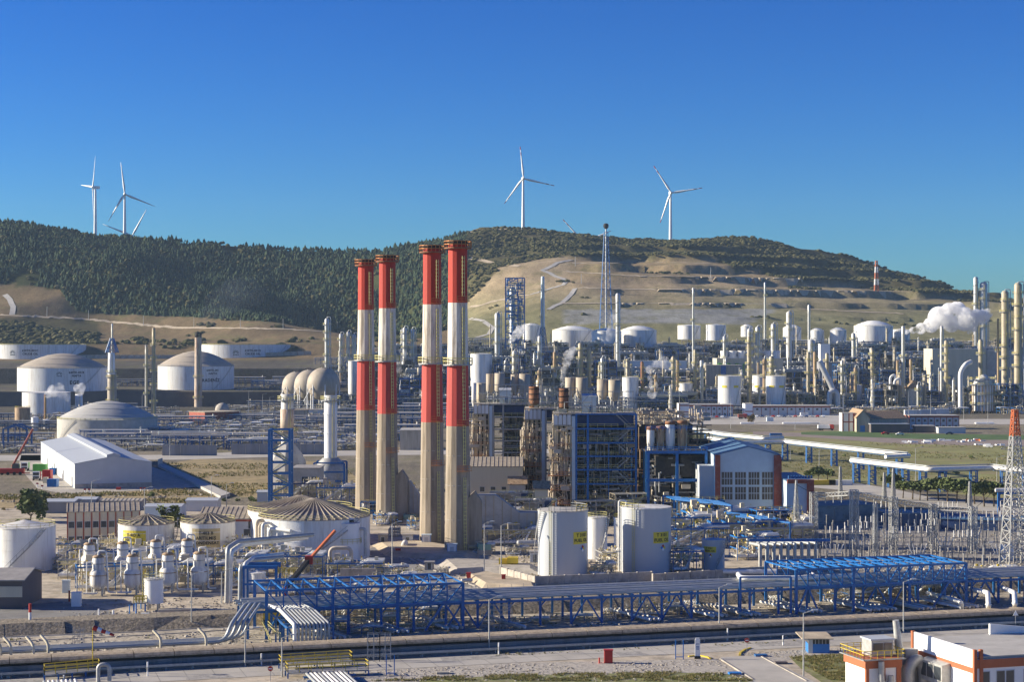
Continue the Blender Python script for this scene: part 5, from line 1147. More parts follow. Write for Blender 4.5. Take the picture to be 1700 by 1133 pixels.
# tan spheres
for i,(px,lab) in enumerate([(492,'leftmost of three tan gas spheres'),(514,'middle of three tan gas spheres'),(537,'nearest and rightmost tan gas sphere, its right side in shade')]):
    Y=1345-i*40; r=10.6+.5*i; x=X_(px,Y); zc=Z_(641-1.5*i,Y); t=thing('gas_sphere',lab,'gas tank',(x,Y,0),'tan gas spheres')
    m=MB(); m.lathe(x,Y,[(r*math.cos(R(q)),zc+r*math.sin(R(q))) for q in range(-90,91,10)],32); m.build('sphere',M['sphere_tan'],t)
    for k in range(8): a=k*PI/4+.2; MB().cyl((x+r*.97*math.cos(a),Y+r*.97*math.sin(a),0),(x+r*.97*math.cos(a),Y+r*.97*math.sin(a),zc),.4,n=8).build('leg',M['white_clean'],t)
    m=MB(); m.box(x-2,Y-2,zc+r-.2,x+2,Y+2,zc+r+.1); m.rail((x-2,Y-2,zc+r),(x+2,Y-2,zc+r),1.3,.15,1); m.build('top_platform',M['rusty'],t)
    m=MB(); m.beam((x-r-1,Y-r,8),(x-1,Y-2,zc+r),.4); m.build('stair',M['pipe_white'],t)
# blue stair tower
g=G(464,842); Y=g.y; t=thing('stair_tower','tall blue steel stair tower with yellow flights','stair tower',(g.x,Y,0)); h=Z_(714,Y); w=17/F*Y; m=MB()
for a in (-w,w):
    for b in (0,5.5): m.beam((g.x+a,Y+b,0),(g.x+a,Y+b,h),.75)
n=7
for i in range(n):
    z0,z1=h*i/n,h*(i+1)/n
    for b in (0,5.5): m.beam((g.x-w,Y+b,z1),(g.x+w,Y+b,z1),.4); m.beam((g.x-w if i%2 else g.x+w,Y+b,z0),(g.x+w if i%2 else g.x-w,Y+b,z1),.28)
    for a in (-w,w): m.beam((g.x+a,Y,z1),(g.x+a,Y+5.5,z1),.4)
m.build('frame',M['blue'],t); m=MB()
for i in range(n):
    z0,z1=h*i/n,h*(i+1)/n; a,b=(-w+1,w-1) if i%2 else (w-1,-w+1)
    for yy in (1,2.2): m.beam((g.x+a,Y+yy,z0),(g.x+b,Y+yy,z1),.14,.35); m.beam((g.x+a,Y+yy,z0+1.1),(g.x+b,Y+yy,z1+1.1),.12); m.beam((g.x+a,Y+yy,z0+.6),(g.x+b,Y+yy,z1+.6),.08)
m.build('stair_flight',M['yellow_pale'],t)
# white banded flue columns beside it
t,g,zt=cyl_stack(549,815,657,21,'white banded flue column with domed lower box, right of the blue stair tower','white_clean',0,gal=(.95,),wt=22)
m=MB(); m.lathe(g.x,g.y,[(5.2,0),(5.2,7),(4.6,9),(2.6,11)],24); m.build('base_drum',M['galv'],t)
m=MB()
for a in (-5,5):
    for b in (-5,4): m.beam((g.x+a,g.y+b,0),(g.x+a,g.y+b,9.5),.6)
for z in (3.5,6.5,9.5):
    for b in (-5,4): m.beam((g.x-5,g.y+b,z),(g.x+5,g.y+b,z),.5)
m.build('blue_frame',M['blue'],t)
t,g,zt=cyl_stack(477,812,655,20,'rust stained flue column behind the blue stair tower','white_dirty',0,gal=(.94,.6),wt=21)
m=MB(); m.lathe(g.x,g.y,[(6.3,0),(6.3,9),(5,12),(2.6,15)],8,False); m.build('base_hopper',M['concrete_light'],t)
m=MB(); m.ringrail(g.x,g.y,3.2,zt-14,1.4,10,.3); m.lathe(g.x,g.y,[(2.25,zt-13),(2.35,zt-13),(2.35,zt-5),(2.25,zt-5)],18); m.build('rust_patch',M['rust_streaked'],t)
building('machine_house','pale machine house behind the blue stair tower','building',(G(485,832).x,G(485,832).y),(G(530,832).x,G(530,832).y),14,10,'concrete_light','roof_grey',0,0,windows=[('f',4,6,2,1.5),('f',7,6,2,1.5)])
for px,py,key,sx in ((500,835,'sc_',(.5,.8,1.5)),(560,840,'sa',(.5,.7,1.6)),(590,832,'sb',(.5,.7,1.4)),(620,862,'fg',(.35,.5,.6))):
    g=G(px,py); put(key,g.x,g.y,0,0,auto('dark pipework cluster',px,py),None,sx)
# ================================================================ power plant and foreground right
# --- boiler units
def boiler(px,Y,label,lit=True,full=True):
    x0=X_(px,Y); H=29.3; w1=4.9; w2=18.2; D=16; t=thing('boiler_unit',label,'boiler',(x0,Y,0),'blue steel framed boiler units')
    fl=[5,9.6,13.6,17.4,21.2,25.2,H]
    m=MB()
    for a in (w1+1.3,w1+4.6,w1+w2): 
        for b in (0,D): m.beam((x0+a,Y+b,0),(x0+a,Y+b,H),.6)
    for z in fl:
        for b in (0,D): m.beam((x0+w1+1.3,Y+b,z),(x0+w1+w2,Y+b,z),.36,.45)
        m.beam((x0+w1+w2,Y,z),(x0+w1+w2,Y+D,z),.45)
    m.beam((x0+w1+10.5,Y+.2,5),(x0+w1+10.5,Y+.2,21),.28)
    m.build('main_frame',M['blue' if full else 'steel'],t)
    m=MB(); m.box(x0+w1+.1,Y-.3,0.5,x0+w1+1.05,Y+.6,H-.5); m.build('pale_column',M['light_blue'],t)
    m=MB(); m.box(x0+w1+4.5,Y+5.5,2,x0+w1+w2-2.5,Y+D-.5,H-3.5); m.box(x0+w1+1.5,Y+5,H-3.6,x0+w1+w2-1,Y+D,H-.4); m.build('casing',M['boiler_dark'],t)  # casing near-black, the shade inside the boiler put into its colour
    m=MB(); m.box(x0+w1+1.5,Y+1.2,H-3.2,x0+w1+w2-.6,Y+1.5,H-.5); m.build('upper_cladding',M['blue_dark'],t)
    m=MB(); 
    for i in range(5): m.box(x0+w1+5+i*2.3,Y+4.9,H-8.2,x0+w1+6.9+i*2.3,Y+5.5,H-4)
    m.build('wall_panel',M['steel'],t)
    m=MB()
    for z in fl[:-1]: m.box(x0+w1+1.6,Y+.3,z-.2,x0+w1+w2-.4,Y+5.5,z-.02)
    m.build('deck',M['steel'],t)
    m=MB()
    for z in fl[:-1]: m.rail((x0+w1+1.6,Y-.1,z+.3),(x0+w1+w2*.72,Y-.1,z+.3),1.1,.1,1.8); m.rail((x0+w1+w2*.82,Y-.1,z+.3),(x0+w1+w2-.4,Y-.1,z+.3),1.1,.1,1.8)
    m.rail((x0,Y,H+.3),(x0+w1+w2,Y,H+.3),1.1,.1,1.8); m.build('railing',M['yellow_pale'],t)
    pr.seed(int(Y)); m=MB(); greeble(m,x0+w1+4,x0+w1+w2-1,Y+.8,Y+5,1,H-4,110,(.08,.2)); m.build('piping',M['beige'],t)
    m=MB(); greeble(m,x0+w1+4,x0+w1+w2-1,Y+.8,Y+5,1,H-4,160,(.1,.3)); m.build('dark_piping',M['steel'],t)
    m=MB()
    for j,(za,zb) in enumerate(zip([0]+fl,fl)):
        a,b=(x0+w1+12.5,x0+w1+16.8); a,b=(a,b) if j%2 else (b,a)
        for yy in (.9,1.8): m.beam((a,Y+yy,za),(b,Y+yy,zb),.14,.35); m.beam((a,Y+yy,za+1.1),(b,Y+yy,zb+1.1),.1)
    m.build('stair_flight',M['steel'],t)
    # burner side bay, lit
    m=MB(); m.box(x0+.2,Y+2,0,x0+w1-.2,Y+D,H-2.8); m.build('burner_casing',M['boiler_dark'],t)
    m=MB(); [m.box(x0+i*1.22,Y-.2,H-3.0,x0+i*1.22+.98,Y+1.8,H-.2) for i in range(4)]; m.build('cap_panel',M['white'],t)
    m=MB(); m.box(x0-.12,Y-.02,H-3.0,x0+w1+.05,Y+D,H-.6); m.build('cap_backing',M['beige'],t)
    for i in (.3,1.6,3): MB().box(x0+i,Y+1.2,12,x0+i+.9,Y+2.0,H-3).build('burner_duct',M['cream'],t)
    m=MB(); zz=[4,8,12,16,20,H-3.2]
    for a in (0,w1-.2):
        m.beam((x0+a,Y,2),(x0+a,Y,H),.35); m.beam((x0+a,Y+D,2),(x0+a,Y+D,H),.35)
    for q,z in enumerate(zz):
        m.beam((x0-.3,Y-.2,z),(x0+w1,Y-.2,z),.28); m.beam((x0-.2,Y,z),(x0-.2,Y+D,z),.28)
        if q: m.beam((x0+(w1 if q%2 else 0),Y-.2,zz[q-1]),(x0+(0 if q%2 else w1),Y-.2,z),.25); m.beam((x0-.2,Y+(D if q%2 else 0),zz[q-1]),(x0-.2,Y+(0 if q%2 else D),z),.25)
    m.beam((x0-2.6,Y-.3,8),(x0,Y-.3,20),.3); m.build('side_brace',M['column_clad'],t)
    m=MB(); greeble(m,x0-.8,x0+w1,Y-.8,Y+1.4,3,H-4,120,(.07,.17)); greeble(m,x0-1.4,x0,Y,Y+D,3,H-6,60,(.08,.24)); m.build('burner_piping',M['pipe_beige'],t)
    m=MB(); [m.rail((x0-1.5,Y-1,z),(x0+w1,Y-1,z),1.1,.1,1.2) for z in zz[:-1]]; [m.box(x0-1.6,Y-1.1,z-.15,x0+w1,Y+1.5,z) for z in zz[:3]]; m.build('catwalk',M['copper'],t)
    # rusty air intake on the roof
    m=MB(); m.box(x0,Y+.1,H,x0+w1+w2,Y+D,H+.25); m.build('roof_deck',M['concrete'],t)
    m=MB(); greeble(m,x0+1,x0+w1+w2-1,Y+2,Y+D-1,H+.2,H+3.5,60,(.06,.16)); m.build('roof_piping',M['galv'],t)
    m=MB(); 
    for q in range(7): a=x0+w1+q*2.9; m.beam((a,Y+1,H),(a,Y+1,H+6.4),.18)
    for z in (H+2.2,H+6.4): m.beam((x0+w1,Y+1,z),(x0+w1+w2-.5,Y+1,z),.2)
    m.beam((x0+w1,Y+1,H),(x0+w1+6,Y+1,H+6.4),.14); m.beam((x0+w1+6,Y+1,H),(x0+w1,Y+1,H+6.4),.14); m.build('roof_gantry',M['galv'],t)
    return t
boiler(787,589,'rearmost framed boiler unit, just right of the nearest striped chimney',full=False)
boiler(872,548,'middle framed boiler unit squeezed between its two neighbours',full=False)
boiler(920,510,'nearest framed boiler unit, large and bright blue, behind the left fuel oil tank')
def roofcyl(px0,px1,pyb,pyt,Y,label,mt='beige',name='roof_hopper',cat='hopper',group='beige hoppers above the boilers',zb=None,bands=False):
    r=(px1-px0)/2/F*Y; x=X_((px0+px1)/2,Y); zt=Z_(pyt,Y); z0=Z_(pyb,Y); t=thing(name,label,cat,(x,Y,29.5),group)
    m=MB(); m.lathe(x,Y,[(r*.55,z0-1.5),(r,z0),(r,zt),(r*.93,zt),(r*.93,zt-1)],20); m.build('shell',M[mt],t)
    m=MB(); m.lathe(x,Y,[(0,zt-.8),(r*.93,zt-.8)],20,False); m.build('inner_cover',M['black'],t)
    if bands: m=MB(); [m.lathe(x,Y,[(r,z0+(zt-z0)*f),(r+.12,z0+(zt-z0)*f),(r+.12,z0+(zt-z0)*f+.3),(r,z0+(zt-z0)*f+.3)],20,False) for f in (.1,.35,.6,.85)]; m.build('band',M['soot'],t)
    for a in (.8,2.4,3.9,5.5): MB().beam((x+r*.8*math.cos(a),Y+r*.8*math.sin(a),29.4),(x+r*.9*math.cos(a),Y+r*.9*math.sin(a),z0+.5),.22).build('leg',M['galv'],t)
    return t
NM=['first','second','third','fourth']
for i,(a,b,yb,yt,Y,mt) in enumerate([(783,791,668,636,598,'white_dirty'),(791,807,666,636,600,'beige'),(807,820,648,621,606,'beige'),(821,838,648,620,604,'beige'),(848,861,650,622,606,'beige'),(862,880,652,621,604,'beige'),(938,956,652,627,552,'beige'),(956,976,656,627,550,'beige'),(991,1010,655,630,530,'beige'),(1010,1030,658,631,528,'beige')]):
    roofcyl(a,b,yb,yt,Y,f'{["first","second","third","fourth","fifth","sixth","seventh","eighth","ninth","tenth"][i]} beige hopper from the left along the boiler roofs',mt)
roofcyl(878,895,676,642,553,'left of two rust brown banded vent drums on the boiler roofs','rusty_orange','vent_drum','vent',"rusty vent drums on the boiler roofs",bands=True)
roofcyl(927,944,682,645,516,'right of two rust brown banded vent drums on the boiler roofs','rusty_orange','vent_drum','vent',"rusty vent drums on the boiler roofs",bands=True)
for a,b,pt,pb,Y,lab in ((829,848,648,672,592,'small pale blue penthouse on the rear boiler roof'),(967,990,658,684,514,'small pale blue penthouse on the nearest boiler roof')):
    x0,x1=X_(a,Y),X_(b,Y); z0,z1=29.6,Z_(pt,Y); t=thing('penthouse',lab,'roof house',((x0+x1)/2,Y,29.5)); MB().box(x0,Y,z0,x1,Y+4,z1).build('wall',M['light_blue'],t); MB().add([(x0-.2,Y-.3,z1),(x1+.2,Y-.3,z1),(x1+.2,Y+4.2,z1+.6),(x0-.2,Y+4.2,z1+.6)],[(0,1,2,3)]).build('roof',M['roof_white'],t); MB().box((x0+x1)/2,Y-.06,29.7,(x0+x1)/2+.9,Y-.01,31.7).build('door',M['blue_mid'],t)
# --- silo block right of the boilers
Y=498; xa=X_(1072,Y); xb=X_(1174,Y); t=thing('silo_block','lower blue frame block carrying four rusty silos, left of the turbine hall','plant structure',(xa,Y,0)); m=MB(); zp=19.3
for a in (xa+.7,X_(1124,Y),xb-.3):
    for b in (0,7,14): m.beam((a,Y+b,0),(a,Y+b,zp),.75)
for z in (3,11.6,zp):
    for b in (0,14): m.beam((xa,Y+b,z),(xb,Y+b,z),.5,.8)
m.build('frame',M['blue'],t); m=MB(); m.box(xa+.5,Y+13,0,xb,Y+14,zp); m.box(xa,Y+.2,zp+.1,xb,Y+14,zp+.4); m.build('backing',M['boiler_dark'],t)
m=MB(); pr.seed(9); greeble(m,xa+1,xb-1,Y+2,Y+12,.5,zp-1,80,(.12,.4)); m.build('piping',M['steel'],t); m=MB(); greeble(m,xa+1,xb-1,Y+1,Y+8,.5,zp-1,18,(.08,.2)); m.build('pale_piping',M['pipe_beige'],t)
m=MB(); [m.box(xa+1+a,Y+4,b,xa+1+a+c,Y+12,b+d) for a,b,c,d in ((1,.5,5,9),(7,3,4.5,8),(12,.5,4,10),(2,12.5,6,5.5),(9,12.2,7,6))]; m.build('casing',M['boiler_dark'],t)  # dark boxes added in place of shade inside the block
rb=thing('boiler_annex','dark steel clad block between the nearest boiler and the rusty silos','boiler',(X_(1040,530),530,0)); m=MB(); m.box(X_(1042,530),530,0,X_(1150,530),545,25.5); m.box(X_(1150.5,530),530,0,X_(1182,530),545,20.5); m.build('cladding',M['boiler_dark'],rb); m=MB(); greeble(m,X_(1042,530),X_(1182,530),528,531,1,26,150,(.1,.28)); m.build('piping',M['rusty'],rb); m=MB(); greeble(m,X_(1050,530),X_(1175,530),528,540,25,30,110,(.08,.22)); m.build('roof_piping',M['pipe_beige'],rb); m=MB(); [m.rail((X_(1042,530),529,z),(X_(1182,530),529,z),1.1,.13,1.5) for z in (8,14,21.6)]; m.build('railing',M['yellow_pale'],rb)
m=MB(); m.rail((xa,Y,zp+.4),(xb,Y,zp+.4),1.1,.12,1.5); m.rail((xa,Y+1,zp+6),(X_(1150,Y),Y+1,zp+6),1.1,.12,1.5); m.build('railing',M['blue_bright'],t)
for i,(a,b,yb,yt) in enumerate([(1075,1088,737,711),(1091,1105,737,710),(1106,1122,740,702),(1126,1143,740,701)]):
    r=(b-a)/2/F*Y; x=X_((a+b)/2,Y); z0=Z_(yb,Y); zt=Z_(yt,Y); s=thing('silo',f'{NM[i]} rusty topped beige silo from the left on the blue frame','silo',(x,Y+3,zp+.4),'rusty silos on the blue frame')
    m=MB(); m.lathe(x,Y+3,[(r*.3,z0-2.2),(r,z0),(r,zt),(r*.9,zt+.2),(0,zt+.3)],20); m.build('shell',M['rusty'] if i%2 else M['white_dirty'],s); m=MB(); m.lathe(x,Y+3,[(r+.02,zt-.7),(r+.05,zt-.7),(r+.05,zt+.05),(r*.9,zt+.25)],20); m.build('rusty_top',M['rusty_orange'],s)
    for q in (.8,2.4,3.9,5.5): MB().beam((x+r*math.cos(q),Y+3+r*math.sin(q),zp+.4),(x+r*.95*math.cos(q),Y+3+r*.95*math.sin(q),z0+.3),.2).build('leg',M['galv'],s)
# --- low plant in front of the boilers
for i,(a,b,yb,h,d,wm,rm,lab,z) in enumerate([(778,868,850,13,26,'cream','rib_roof','long beige hall with ribbed roof left of the boilers',0),(806,850,845,8,9,'concrete_light','roof_grey','concrete block house with roof canopy before the beige hall',0),(846,872,858,9,6,'concrete_light','rusty','rear small house with brown slanted roof beneath the boilers',0),(888,910,872,9.5,6,'cream','rusty','front small house with brown slanted roof beneath the nearest boiler',0)]):
    g0,g1=G(a,yb),G(b,yb); w=(g1-g0).length
    building('plant_building',lab,'building',g0,g1,d,h,wm,rm,0,2.0 if i!=1 else 0,windows=[('f',w*f,h*.45,1.3,1.4) for f in ((.25,.45,.65,.85) if i<2 else (.5,))],ov=.3 if i<2 else .6)
# elevated canopies
for i,(a,b,py,top) in enumerate([(808,850,862,838),(850,905,878,846)]):
    g0=G(a,py); g1=G(b,py); t=thing('pipe_canopy',['rear flat steel canopy on posts before the beige hall','front flat steel canopy on posts left of the fuel oil tank'][i],'canopy',tuple(g0)); z=Z_(top,g0.y)-1; m=MB()
    for f in (0,.33,.66,1):
        for q in (0,5): p=g0.lerp(g1,f); m.beam((p.x,p.y+q,0),(p.x,p.y+q,z),.3)
    m.build('post',M['galv'],t); MB().box(g0.x-.5,g0.y-.4,z,g1.x+.5,g0.y+5.4,z+.3).build('top',M['steel'],t); m=MB(); greeble(m,g0.x,g1.x,g0.y,g0.y+5,.3,z,40,(.08,.3)); m.build('piping',M['pipe_beige'],t); m=MB(); m.rail((g0.x-1,g0.y-.6,3.5),(g1.x,g0.y-.6,3.5),1.1,.12,1); m.build('railing',M['yellow'],t)
# flue ducts with sloped shape
for a,b,py,y0,y1,lab in ((662,715,868,800,828,'pale rectangular flue duct between the second and third chimneys'),(784,895,905,823,852,'long pale flue duct right of the nearest chimney')):
    g0=G(a,py); g1=G(b,py); zt=Z_(y0,g0.y); zm=Z_(y1,g0.y); z0=zm-4.2; t=thing('flue_duct',lab,'duct',tuple(g0)); m=MB(); L=g1.x-g0.x
    pts=[(g0.x,z0),(g0.x,zt),(g0.x+L*.35,zt),(g0.x+L*.7,zm),(g1.x,zm),(g1.x,z0)]
    m.add([(x,g0.y+1,z) for x,z in pts]+[(x,g0.y+5,z) for x,z in pts],[(0,1,2,3,4,5)[::-1],(6,7,8,9,10,11)]+[(i,(i+1)%6,(i+1)%6+6,i+6) for i in range(6)]); m.build('duct',M['concrete_light'],t)
    m=MB(); [m.box(g0.x+L*f-.12,g0.y+.85,z0,g0.x+L*f+.12,g0.y+.995,(zt if f<.36 else zm)-.1-(0 if f<.36 or f>.69 else -(zt-zm)*(.7-f)/.35)) for f in (.08,.2,.32,.45,.58,.7,.82,.95)]; m.build('rib',M['beige'],t)
    m=MB(); [m.beam((g0.x+L*f,g0.y+1.5,0),(g0.x+L*f,g0.y+1.5,z0),.4) for f in (.1,.35,.6,.9)]; m.build('post',M['steel'],t)
for i,(px,py,w,h,lab) in enumerate([(560+243,903,5,4.5,'boxy grey transformer shed right of the nearest chimney'),(690,862,3.4,4.2,'boxy grey precipitator cabinet between the chimney pairs'),(870,893,7,4,'brown low filter house under the long flue duct')]):
    g=G(px,py); t=thing('equipment_box',lab,'cabinet',(g.x,g.y,0)); MB().obox(g,w,3.6,h).build('body',M[['white_dirty','concrete_light','rusty'][i]],t); m=MB(); [m.obox(g+Vector((w*(-.4+.2*k),-1.9,.3)),.25,.2,h-.5) for k in range(5)]; m.build('rib',M['steel'],t); MB().obox(g+Vector((0,0,h)),w+.8,4.4,.25).build('lid',M['roof_grey'],t)
for i,(px,py,key,sx) in enumerate([(690,840,'sb',(.7,.8,1.6)),(820,885,'sd',(.8,.7,1.4)),(860,905,'sb',(.9,.6,1.3)),(850,868,'fd',(.8,.6,.6)),(890,888,'fd',(.7,.5,.65)),(985,872,'ff',(.9,.5,.3)),(1020,868,'fd',(.9,.5,.42)),(1045,866,'ff',(.8,.5,.35)),(1105,862,'fd',(.9,.6,.4)),(1150,860,'ff',(.8,.5,.3)),(1140,868,'sc_',(.6,.7,1.4)),(1000,955,'sb',(.3,.5,.8)),(790,905,'sa',(.3,.6,1.2)),
   (1020,938,'sb',(.4,.7,1)),(1137,948,'sd',(.35,.6,1.1)),(1150,908,'sa',(.7,.7,1.3)),(1130,895,'sa',(.8,.8,1.6)),(1190,888,'sa',(.7,.9,1.7)),(1235,905,'sa',(.7,.8,1.6)),(1290,908,'sb',(.9,.9,1.6)),(1252,928,'sd',(.5,.6,1.3)),(1160,875,'fg',(.6,.8,.9)),(1220,872,'fg',(.6,.8,.75)),(1285,890,'fg',(.6,.9,.85)),(1320,895,'sb',(.5,.8,1.6))]):
    g=G(px,py); put(key,g.x,g.y,0,rnd.choice([0,.1,.2]),auto('metering pipework with yellow rails' if px>1100 else 'pipework and steel frames',px,py),None,sx)
# blue roofed pipe tables
for a,b,c,d,z,lab in ((1120,850,1215,862,8,'rear bright blue steel table frame before the turbine hall'),(1225,872,1312,884,6.5,'front bright blue steel table frame right of the metering pipes')):
    p=G(a,b+30,0); q=G(c,d+30,0); t=thing('table_gantry',lab,'frame',tuple(p)); m=MB()
    for f in (0,.33,.66,1):
        e=p.lerp(q,f)
        m.beam((e.x,e.y,z),(e.x-2,e.y+12,z),.35)
        for qy in (0,12): m.beam((e.x-(2 if qy else 0),e.y+qy,0),(e.x-(2 if qy else 0),e.y+qy,z),.35)
    for k in range(5): o_=Vector((-2*k/4,12*k/4,z)); m.beam(p+o_,q+o_,.35)
    m.build('frame',M['blue'],t)
# row of bent riser pipes
t=thing('riser_pipes','row of big grey riser pipes bending over before the switchyard','pipes',tuple(G(1310,940)))
for i in range(9):
    g=G(1262+i*11.5,944-i*.5); MB().tube(bend([g+Vector((-1.6,4,5.0)),g+Vector((-.2,.6,5.0)),g+Vector((0,0,5.0)),g],1.1),.42,8).build('pipe',M['pipe' if i%3 else 'galv'],t)
m=MB(); g=G(1262,944); m.box(g.x-2,g.y+3,5.5,g.x+16,g.y+3.4,6.1); m.build('beam',M['blue'],t)
for i,(P,r,lab) in enumerate([([(1348,955,2.2),(1352,958,2.2),(1262,968,2.5)],.55,'fat white pipe slanting down to the rack right of the diesel tank'),([(1290,950,1.5),(1200,950,1.5)],.5,'second fat white pipe lying behind the rack'),([(1425,975,1),(1425,975,4.2),(1540,968,4.2),(1545,975,1)],.55,'grey arched pipe under the right truss bridge'),([(1590,975,2),(1640,985,3.6),(1641,1005,3.4),(1641,1010,.5)],.45,'pale elbow pipe right of the truss bridge'),([(1660,975,3),(1684,985,3.6),(1685,1003,3.4),(1685,1008,.5)],.45,'rightmost pale elbow pipe dropping behind the duct'),([(1540,985,1.5),(1596,1000,2),(1597,1012,.4)],.4,'lower pale elbow pipe left of its two neighbours')]):
    tube_thing('large_pipe',lab,'pipe',bend([(G(a,b,z).x,G(a,b,z).y,z) for a,b,z in P],1.2),r,'pipe_white' if i!=2 else 'pipe',10)
for i,(px,py,n) in enumerate([(1440,1012,7),(1520,1010,5),(1590,1008,6),(860,1040,2),(1180,1022,4),(1235,1020,4),(1075,1028,3),(650,1048,4),(740,1042,4),(545,1058,5),(1330,1015,5)]):
    g=G(px,py,.6); t=thing('sleeper_pipes',auto('pale pipes dipping under the duct',px,py),'pipes',(g.x,g.y,0),'pale pipe groups passing under the duct')
    for j in range(n): p=g+U*(j*.85); MB().tube([p-U*4+V_*9+Vector((0,0,.6)),p-V_*1.5],.28,8).build('pipe',M['pipe_beige' if (i+j)%2 else 'pipe_white'],t)
# --- turbine hall
Yh=487; xl,xr=X_(1187,Yh),X_(1297,Yh); H=Z_(757,Yh); w=xr-xl; ap=Z_(743,Yh)-H; dd=44
wn=[('f',w*.115+i*w*.203+1.2+.0,Z_(805.5 if k else 830,Yh),2.9,3.4) for i in range(4) for k in (0,1)]
t=building('turbine_hall','white gabled turbine hall with red corner piers and gridded windows','turbine hall',(xl,Yh),(xr,Yh),dd,H,'light_blue','roof_blue',0,ap,windows=wn,winm='glass_warm',ridge_along=False,ov=.1)
for a0,a1 in ((0,1.35),(w-2.0,w)):
    m=MB(); a0+=xl; a1+=xl; zt=H+.2; m.add([(a0,Yh-.7,0),(a1,Yh-.7,0),(a1,Yh-.7,zt-.8),(a1-.5 if a0>xl+1 else a1,Yh-.7,zt),(a0,Yh-.7,zt),(a0,Yh-.05,0),(a1,Yh-.05,0),(a1,Yh-.05,zt-.8),(a1-.5 if a0>xl+1 else a1,Yh-.05,zt),(a0,Yh-.05,zt)],[(0,1,2,3,4),(9,8,7,6,5)]+[(i,i+5,(i+1)%5+5,(i+1)%5) for i in range(5)]); m.build('corner_pier',M['brick_red'],t)
m=MB()
for i in range(4):
    for k in (0,1):
        a=xl+w*.115+i*w*.203+1.2; z=Z_(805.5 if k else 830,Yh)
        for q in (-.7,0,.7): m.box(a+q-.07,Yh-.1,z,a+q+.07,Yh-.03,z+3.4)
        m.box(a-1.4,Yh-.11,z+1.6,a+1.45,Yh-.035,z+1.8)
m.build('mullion',M['clad_white'],t)
m=MB(); m.box(xl-3.8,Yh+3,0,xl-.05,Yh+dd-2,H-3); m.build('lean_to',M['clad_white'],t)
xr2=X_(1348,480); t=building('hall_annex','lower white annex with red frame and blue roof right of the turbine hall','building',(xr+.1,478),(xr2,478),30,Z_(800,478),'light_blue','roof_blue',0,0,bands=[('f',0,0,.01,1,'brick_red')],ov=.05)
zz=Z_(798,478); m=MB(); m.box(xr2-1.7,477.4,0,xr2+.15,477.95,zz+.2); m.box(xr+.2,477.4,zz-.8,xr2-1.75,477.95,zz+.25); m.build('red_frame',M['brick_red'],t)
m=MB(); [m.cyl((xr+1+i*.75,480,zz+.3),(xr+1+i*.75,480,zz+1.1),.28,n=8) for i in range(9)]; m.build('roof_vent',M['blue_mid'],t)
# --- fuel tanks
t=tank(893,976,960,851,'left fuel oil tank, pale grey, signed T 3102','flat',.35,'tank_grey','concrete_light',bands=0,ladder=-.52,stair=(-1.75,-.9),group='grey fuel oil tanks',rail=None)
x,y,r,z0,zt=info[t]; tank_sign(t,['T 3102','FUEL OIL'],.8,zt-5.6,.95,4.3,2.6); hazard(t,.86,zt-7.9,.75); m=MB(); m.ringrail(x,y,r-.1,zt,1.1,14,.1,True,-2.2,1.2); m.build('railing',M['galv'],t); m=MB(); m.ringrail(x,y,r-.2,zt,1.3,5,.14,True,-1.0,.1); m.build('yellow_rail',M['yellow'],t)
t=tank(1030,1114,954,846,'right fuel oil tank, pale grey, signed T 3101','flat',.35,'tank_grey','white_dirty',bands=0,ladder=-.55,group='grey fuel oil tanks',rail=None,stair=None)
x,y,r,z0,zt=info[t]; tank_sign(t,['T 3101','FUEL OIL'],.62,zt-6.2,.95,4.3,2.4); hazard(t,.66,zt-8.4,.75); m=MB(); m.ringrail(x,y,r-.1,zt,1.1,10,.1,True,2.0,4.6); m.build('railing',M['yellow_pale'],t); MB().tube(bend([(x-r-.4,y-1,0),(x-r-.4,y-1,zt+1.4),(x-r+1.2,y-.5,zt+1.4),(x-r+1.2,y-.5,zt)],.5),.2,8).build('vent_pipe',M['pipe_white'],t)
m=MB(); m.lathe(x,y,[(r,z0+2.2),(r+.06,z0+2.2),(r+.06,z0+2.4),(r,z0+2.4)],48,False); m.build('hoop',M['tank_grey'],t)
t=tank(975,1008,930,861,'narrow white tank with diagonal stair between the fuel oil tanks','flat',.3,'white','white_dirty',bands=0,stair=(.1,1.1),rail='yellow_pale')
t=tank(1019,1040,925,862,'small white tank half hidden behind the right fuel oil tank','flat',.3,'white','white_dirty',bands=0,rail='yellow')
t=tank(1165,1203,949,899,'small diesel oil tank, pale grey blue with yellow sign','cone',.5,'tank_grey','tank_grey',bands=0,stair=(.0,1.0),rail=None)
x,y,r,z0,zt=info[t]; tank_sign(t,['T 3201','DIESEL OIL'],-.45,zt-1.9,.5,3.0,1.3); hazard(t,-.35,zt-3.2,.45)
# bund walls
for nm,pts,lab in (('bund_wall',[(889,974),(1082,966)],'long grey bund wall in front of the left fuel oil tank'),('bund_wall',[(1084,970),(1268,957)],'grey bund wall in front of the right fuel oil tank and diesel tank'),('bund_wall',[(832,958),(889,974)],'sunlit cream bund wall running back left of the fuel oil tanks')):
    a=G(*pts[0]); b=G(*pts[1]); t=thing('bund_wall',lab,'wall',tuple(a)); MB().beam(a+Vector((0,0,1)),b+Vector((0,0,1)),.35,2.0).build('wall',M['concrete'],t); m=MB(); n=int((b-a).length/3); [m.obox(a.lerp(b,i/n),.3,.55,2.1,math.atan2(b.y-a.y,b.x-a.x)) for i in range(n+1)]; m.build('buttress',M['concrete'],t)
g=G(848,946); t=thing('yellow_valve_skid','bright yellow valve skid inside the bund left of the fuel tank','pipework',tuple(g)); m=MB(); greeble(m,g.x-1.8,g.x+1.8,g.y,g.y+2,.2,1.8,26,(.1,.25)); m.build('valve',M['yellow'],t)
